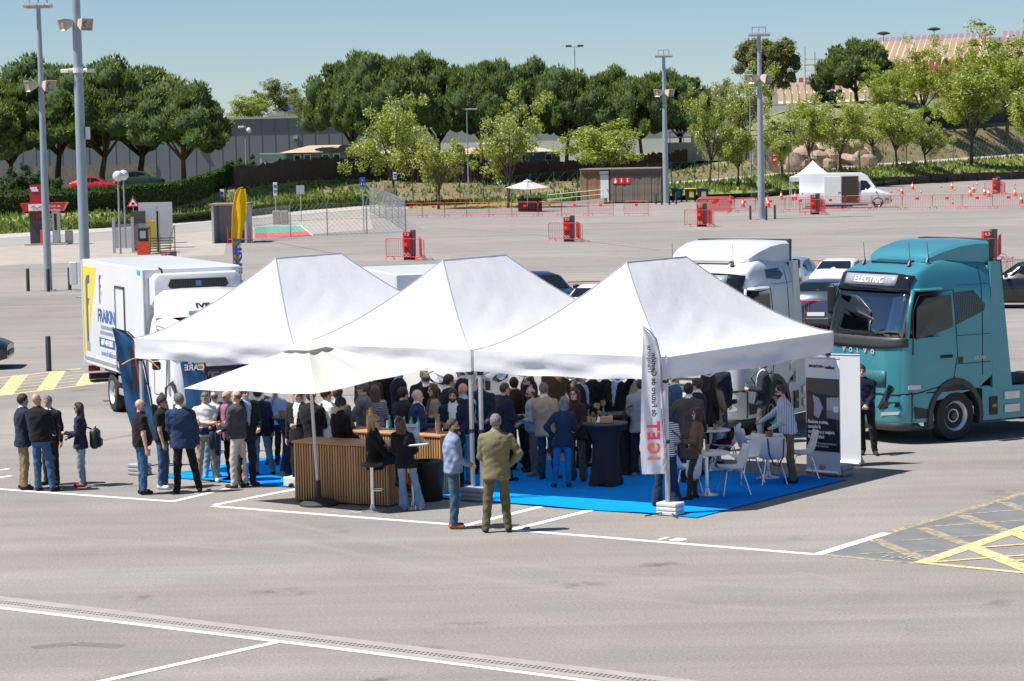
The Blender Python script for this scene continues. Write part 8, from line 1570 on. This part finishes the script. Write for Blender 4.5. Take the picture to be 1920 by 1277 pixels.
for px, base, top, w_, lab in ((1660, 246, 120, 110, 'tall thin acacia right of the round pine'), (1845, 240, 85, 130, 'tall acacia left of the tallest one'), (1700, 205, 110, 90, 'small acacia close to the grandstand steps'), (1731, 248, 72, 130, 'tall acacia before the grandstand'), (1888, 262, 45, 190, 'tallest acacia at the right before the grandstand'), (1790, 245, 90, 110, 'slender tall acacia between the two tallest ones')): plant(TALL, px, base, top, w_, lab, GA, 12, 4.2)
for px, base, top, w_, dep, lab in ((515, 222, 150, 100, 420, 'pale spring tree on the hill behind the grey hall'), (572, 235, 178, 95, 400, 'yellow green tree beside the pale spring tree'), (470, 250, 180, 110, 330, 'dark green tree behind the left end of the grey hall'), (1360, 250, 150, 60, 345, 'small tree behind the floodlight mast')): plant(SPT if 'dark' not in lab else AV_[3], px, base, top, w_, lab, 'distant trees', 9 if 'dark' not in lab else 8, 4.2 if 'dark' not in lab else 3.3, dep)
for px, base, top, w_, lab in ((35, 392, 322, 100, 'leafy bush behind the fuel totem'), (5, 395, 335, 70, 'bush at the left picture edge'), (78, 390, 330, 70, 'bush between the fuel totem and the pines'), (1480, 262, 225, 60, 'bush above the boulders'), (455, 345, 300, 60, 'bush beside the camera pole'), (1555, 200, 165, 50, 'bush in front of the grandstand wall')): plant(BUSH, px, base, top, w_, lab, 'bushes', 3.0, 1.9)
# hedge of many leaves
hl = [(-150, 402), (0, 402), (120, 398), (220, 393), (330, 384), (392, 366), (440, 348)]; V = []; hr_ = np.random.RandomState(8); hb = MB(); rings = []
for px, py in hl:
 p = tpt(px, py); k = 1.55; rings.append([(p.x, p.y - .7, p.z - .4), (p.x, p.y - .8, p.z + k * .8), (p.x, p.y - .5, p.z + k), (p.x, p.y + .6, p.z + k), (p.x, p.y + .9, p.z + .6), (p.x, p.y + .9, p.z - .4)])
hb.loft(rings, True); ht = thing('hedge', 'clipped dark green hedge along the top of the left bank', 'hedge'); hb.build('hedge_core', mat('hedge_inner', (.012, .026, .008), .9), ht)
pts = []
for i in range(len(rings) - 1):
 a, c = rings[i], rings[i + 1]; n = int((Vector(c[0]) - Vector(a[0])).length * 260)
 for _ in range(n):
  s_ = hr_.rand(); f = hr_.rand(); k = 0 if f < .5 else (1 if f < .58 else 2); q = Vector(a[k]).lerp(Vector(c[k]), s_); q2 = Vector(a[k + 1]).lerp(Vector(c[k + 1]), s_); pts.append(tuple(q.lerp(q2, hr_.rand())))
pts = np.array(pts); N = len(pts); u = hr_.normal(size=(N, 3)) * .5 + np.array((0, -.2, .7)); u /= np.linalg.norm(u, axis=1)[:, None]; v = np.cross(u, hr_.normal(size=(N, 3))); v /= np.linalg.norm(v, axis=1)[:, None]; L = hr_.uniform(.12, .32, (N, 1)); tri_mesh('hedge_leaves', np.stack([pts - v * L * .3, pts + v * L * .3, pts + u * L], 1).reshape(-1, 3), 3, [leafmat('hedge_leaf', (.03, .075, .008), (.10, .18, .02), .3)], None, ht)
# ---------------------------------------------------------------- buildings
HALL = mat('hall_grey_panel', (.155, .175, .215), .6, var=.05, scale=.3); ROOFT = mat('tan_roof', (.50, .38, .26), .8, var=.08, scale=.5); CABG = mat('cabin_grey', (.17, .20, .24), .6, var=.06, scale=1); WHALL = mat('white_sheet_roof', (.66, .66, .65), .6, var=.05, scale=.4)
def slab(lab, px0, px1, ytop, dep, zb, m, thick=20, cat='building', name='hall', dep2=None, trim=None, panels=0):
 a = D(px0, ytop, dep); c = D(px1, ytop, dep2 or dep); d = V3(c - a, 0); L_ = d.length; t = thing(name, lab, cat, (a.x, a.y, zb), math.atan2(d.y, d.x)); hh = a.z - zb; b = MB(); b.box((L_ / 2, thick / 2, hh / 2), (L_, thick, hh)); b.build('wall', m, t); b = MB(); b.box((L_ / 2, thick / 2, hh + .12), (L_ + .5, thick + .5, .24)); b.build('roof', trim or STEELG, t)
 for i in range(1, panels): b = MB(); b.box((L_ * i / panels, -.02, hh / 2), (.04, .03, hh)); b.build('panel_joint', mat('joint_dark', (.14, .155, .185), .7), t)
 return t, L_, hh
t, L_, hh = slab('long grey industrial hall behind the left pines', -160, 690, 237, 292, .8, HALL, 30, trim=mat('roof_edge', (.40, .42, .44), .5), panels=34)
for x, z in ((.62, .35), (.84, .35)): b = MB(); b.box((L_ * x, -.2, hh * .72), (.5, .4, .35)); b.build('wall_lamp', STEELG, t)
b = MB(); b.box((L_ * .28, -.06, 1.4), (L_ * .5, .12, 3.0)); b.build('brick_base', mat('block_base', (.20, .18, .165), .9, var=.2, scale=3), t)
def cabin(lab, px0, px1, yt, ye, yb, dep, wins):
 a = D(px0, ye, dep); c = D(px1, ye, dep); zb = D(px0, yb, dep).z; d = V3(c - a, 0); L_ = d.length; t = thing('site_cabin', lab, 'cabin', (a.x, a.y, zb), math.atan2(d.y, d.x), 'site cabins'); hh = a.z - zb; b = MB(); b.box((L_ / 2, 3, hh / 2), (L_, 6, hh)); b.build('wall', CABG, t); zr = D(px0, yt, dep + 3).z - zb; b = MB(); b.add([(-.3, -.3, hh), (L_ + .3, -.3, hh), (L_ + .3, 6.3, hh), (-.3, 6.3, hh), (2.6, 3, zr), (L_ - 2.6, 3, zr)], [(0, 1, 5, 4), (1, 2, 5), (2, 3, 4, 5), (3, 0, 4), (3, 2, 1, 0)]); b.build('roof', ROOFT, t)
 for x in wins: b = MB(); b.box((L_ * x, -.02, hh * .68), (.75, .08, .75)); f = b.build('window', mat('cabin_frame', (.6, .62, .64), .5), t); b = MB(); b.box((L_ * x, -.05, hh * .68), (.52, .06, .52)); b.build('pane', GLASSD, f)
cabin('grey site cabin with tan hipped roof behind the brush fence', 528, 700, 274, 287, 318, 262, (.17, .28, .48, .6, .85)); cabin('second grey site cabin with tan roof, further right', 705, 830, 276, 288, 318, 268, (.2, .4, .6, .8)); cabin('third grey site cabin mostly behind the trees', 835, 1050, 278, 290, 318, 268, (.1, .3, .5, .7, .9))
a = D(487, 290, 258); t = thing('site_cabin', 'small pale blue cabin at the left end of the cabins', 'cabin', (a.x, a.y, 1.6), 0, 'site cabins'); b = MB(); b.box((1.2, 1.5, (a.z - 1.6) / 2), (2.4, 3, a.z - 1.6)); b.build('wall', mat('cabin_pale', (.36, .44, .52), .6), t); b = MB(); b.box((1.2, 1.5, a.z - 1.55), (2.6, 3.2, .12)); b.build('roof', STEELG, t); b = MB(); b.box((1.7, -.02, .9), (.55, .06, 1.6)); b.build('door', mat('cabin_door', (.45, .6, .75), .5), t)
t, L_, hh = slab('large white roofed marquee hall behind the middle pines', 610, 1295, 246, 335, 1.5, WHALL, 40, trim=WHALL)
t, L_, hh = slab('low white hall wing with blue grey shutters at the right of the marquee', 1180, 1430, 232, 340, 2, mat('hall_white2', (.6, .61, .62), .6), 20, panels=8)
BRUSH = mat('brushwood', (.035, .024, .018), .95, var=.5, scale=6, bump=1, bscale=20); t = thing('brush_fence', 'dark brushwood screen fence on top of the bank', 'fence'); br = random.Random(4)
for x0 in range(440, 1290, 25):
 a = terr(x0, 'E'); c = terr(x0 + 25, 'E'); h_ = 1.9 + br.uniform(-.12, .12); b = MB(); n = 9; vs = [(a.lerp(c, i / n) + Vector((0, br.uniform(-.05, .05), -.3))) for i in range(n + 1)] + [(a.lerp(c, i / n) + Vector((0, br.uniform(-.08, .08), h_ + br.uniform(-.16, .16)))) for i in range(n + 1)]; vs += [v + Vector((0, .15, 0)) for v in vs]; m_ = n + 1; b.add(vs, [(i, i + 1, m_ + i + 1, m_ + i) for i in range(n)] + [(2 * m_ + i + 1, 2 * m_ + i, 3 * m_ + i, 3 * m_ + i + 1) for i in range(n)] + [(m_ + i, m_ + i + 1, 3 * m_ + i + 1, 3 * m_ + i) for i in range(n)]); b.build('screen_panel', BRUSH, t)
t = thing('dark_screen_fence', 'tall black screen fence above the right bank', 'fence'); BSC = mat('black_screen', (.012, .013, .015), .8)
for x0 in range(1485, 2060, 32): a = terr(x0, 'E', .05); c = terr(x0 + 32, 'E', .05); b = MB(); b.hexa([a + Vector((0, 0, -.5)), c + Vector((0, 0, -.5)), c + Vector((0, .1, -.5)), a + Vector((0, .1, -.5)), a + Vector((0, 0, 2.2)), c + Vector((0, 0, 2.2)), c + Vector((0, .1, 2.2)), a + Vector((0, .1, 2.2))]); b.build('screen_panel', BSC, t)
STN = mat('rubble_stone', (.36, .31, .25), .9, var=.25, scale=1.6, bump=1, bscale=3); t = thing('stone_wall', 'rough rubble abutment wall with grey deck rail above', 'wall'); a = D(1412, 310, 262); c = D(1486, 310, 262); zt = D(1450, 262, 262).z; b = MB(); b.hexa([(a.x, a.y, 1), (c.x, c.y, 1), (c.x, c.y + 6, 1), (a.x, a.y + 6, 1), (a.x, a.y, zt), (c.x, c.y, zt), (c.x, c.y + 6, zt), (a.x, a.y + 6, zt)]); b.build('abutment', STN, t)
a2 = D(1256, 262, 264); b = MB(); b.hexa([(a2.x, a2.y, 3.0), (a.x, a2.y, 3.0), (a.x, a2.y + 5, 3.0), (a2.x, a2.y + 5, 3.0), (a2.x, a2.y, zt - .1), (a.x, a2.y, zt - .1), (a.x, a2.y + 5, zt - .1), (a2.x, a2.y + 5, zt - .1)]); b.build('retaining_wall', mat('wall_beige', (.40, .35, .29), .9, var=.12, scale=1), t)
b = MB()
for z in (.45, .95): b.tube([(a2.x, a2.y, zt + z), (c.x, a2.y, zt + z)], .06, 5)
for i in range(10): x = a2.x + (c.x - a2.x) * i / 9; b.cyl((x, a2.y, zt - .1), (x, a2.y, zt + 1), .05, n=5)
b.build('deck_rail', STEELG, t)
p0_ = D(1453, 272, 260.5); p1_ = D(1453, 309, 260.5); t = thing('red_banner', 'narrow red vertical banner hanging on the rubble wall', 'banner', tuple(p1_)); hh = p0_.z - p1_.z; b = MB(); b.prism([(-.32, 0), (.42, 0), (.36, hh * .8), (.15, hh), (-.30, hh)], -.03, .03, 'y'); pn = b.build('banner_cloth', REDP, t)
for z in (.25, .5, .62): b = MB(); b.box((.03, -.04, hh * z), (.4, .02, .16)); b.build('print', LTXT, pn)
RK = mat('boulder', (.38, .29, .21), .9, var=.25, scale=.8, bump=1, bscale=2.5); rk = np.random.RandomState(6)
for i, (px, py, s_) in enumerate(((1492, 308, 1.0), (1500, 292, 1.1), (1497, 276, 1.2), (1512, 305, .9), (1520, 286, 1.0), (1535, 304, 1.2), (1545, 288, 1.5), (1540, 272, 1.0), (1562, 298, 1.2), (1570, 280, 1.3), (1588, 302, 1.1), (1600, 286, 1.4), (1612, 300, 1.2), (1630, 306, .9), (1640, 296, 1.0), (1510, 312, .6), (1555, 311, .6), (1620, 288, .8))):
 p = tpt(px, py); b = MB(); b.ell((0, 0, 0), (1, 1, 1), 10, 7); sc_v = rk.uniform(.7, 1.25, 3) * s_ * np.array((1, .8, .7)); ph = rk.uniform(0, 6, 3); b.v = [tuple(np.array(v) * sc_v * (1 + .16 * math.sin(3 * v[0] + ph[0]) + .14 * math.sin(4 * v[1] + ph[1]) + .13 * math.sin(3.5 * v[2] + ph[2]))) for v in b.v]
 o = b.build('boulder', RK, None, smooth=True, angle=35, loc=tuple(p + Vector((0, -.3, .15)))); o.rotation_euler = (0, 0, rk.uniform(0, 6)); tag(o, '%s boulder, %s' % (('small tan' if s_ < .9 else ('large tan' if s_ > 1.15 else 'tan')), ('lowest of the slope' if py > 306 else ('bottom row' if py > 298 else ('middle of the slope' if py > 281 else 'top of the slope'))) + ' ' + ('against the stone wall', 'left of the first acacia', 'between the two acacias', 'right of the second acacia', 'at the grassy end')[min(4, int((px - 1488) / 32))]), 'boulder', 'boulders of the rock slope')
# grandstand
t = thing('grandstand', 'grandstand with beige, pink and red seats on the hill', 'grandstand'); seat = {0: MB(), 1: MB(), 2: MB()}; st = MB(); GC = [mat('seat_cream', (.72, .54, .35), .6), mat('seat_pink', (.58, .38, .42), .6), mat('seat_red', (.45, .09, .08), .6)]; CON2 = mat('stand_concrete', (.42, .41, .39), .8)
for (px0, px1, y0, y1, d0, d1, nr) in ((1430, 1790, 196, 160, 362, 376, 9), (1570, 2010, 150, 84, 388, 424, 24)):
 for r_ in range(nr):
  f = r_ / (nr - 1); dep = d0 + (d1 - d0) * f; a = D(px0 + (30 * f if nr > 10 else 0), y0 + (y1 - y0) * f - 14 * 0, dep); c = D(px1, y0 + (y1 - y0) * f - (22 if nr > 10 else 10), dep); L_ = (c - a).length; st.hexa([a + Vector((0, 0, -.8)), c + Vector((0, 0, -.8)), c + Vector((0, 1.7, -.8)), a + Vector((0, 1.7, -.8)), a, c, c + Vector((0, 1.7, 0)), a + Vector((0, 1.7, 0))]); n = int(L_ / 1.0)
  for i in range(n):
   if i % 22 in (0, 1): continue
   k = (i // 22 + (r_ // 7)) % 5; k = 2 if (k == 1 and nr < 10) or (k == 0 and r_ < 14 and nr > 10 and i < 22) else (1 if k in (3, 4) else 0); p = a.lerp(c, (i + .5) / n); b = seat[k]; b.add([p + Vector((-.33, .2, .05)), p + Vector((.33, .2, .05)), p + Vector((.33, .75, .35)), p + Vector((-.33, .75, .35)), p + Vector((.33, .85, .95)), p + Vector((-.33, .85, .95))], [(0, 1, 2, 3), (3, 2, 4, 5)])
st.build('terrace', CON2, t)
for k in seat: tag(seat[k].build('seats', GC[k], t, fixn=False), kind='stuff')
b = MB()
for x in range(1600, 1990, 30): p = D(x, 152, 386); b.cyl((p.x, p.y, 6), (p.x, p.y, p.z), .15, n=6)
a, c = D(1590, 152, 386), D(1990, 140, 386); b.tube([a, c], .2, 5); b.tube([a + Vector((0, 0, -1)), c + Vector((0, 0, -1))], .15, 5); tag(b.build('support_frame', STEELG, t), kind='stuff')
a, c = D(1420, 200, 358), D(1800, 186, 358); b = MB(); b.hexa([a + Vector((0, 0, -2)), c + Vector((0, 0, -2)), c + Vector((0, .3, -2)), a + Vector((0, .3, -2)), a, c, c + Vector((0, .3, 0)), a + Vector((0, .3, 0))]); b.build('parapet', mat('parapet_white', (.60, .60, .59), .8), t)
t = thing('scaffold_tower', 'steel stair tower left of the grandstand', 'tower', tuple(D(1510, 175, 372))); b = MB()
for x in (0, 1.4, 3.2): b.cyl((x, 0, -2), (x, 0, 6.5 - x * .5), .09, n=6)
for z in (0, 1.6, 3.2, 4.8): b.tube([(0, 0, z), (3.2, 0, z)], .07, 5)
b.tube([(0, 0, 1.6), (3.2, 0, 3.2)], .06, 5); b.tube([(3.2, 0, 3.2), (5.0, 0, 5.6)], .06, 5); b.build('frame', STEELG, t)
for z in (1.6, 4.0): b = MB(); b.box((1.6, .8, z), (3.4, 1.8, .12)); b.build('platform', STEELG, t)
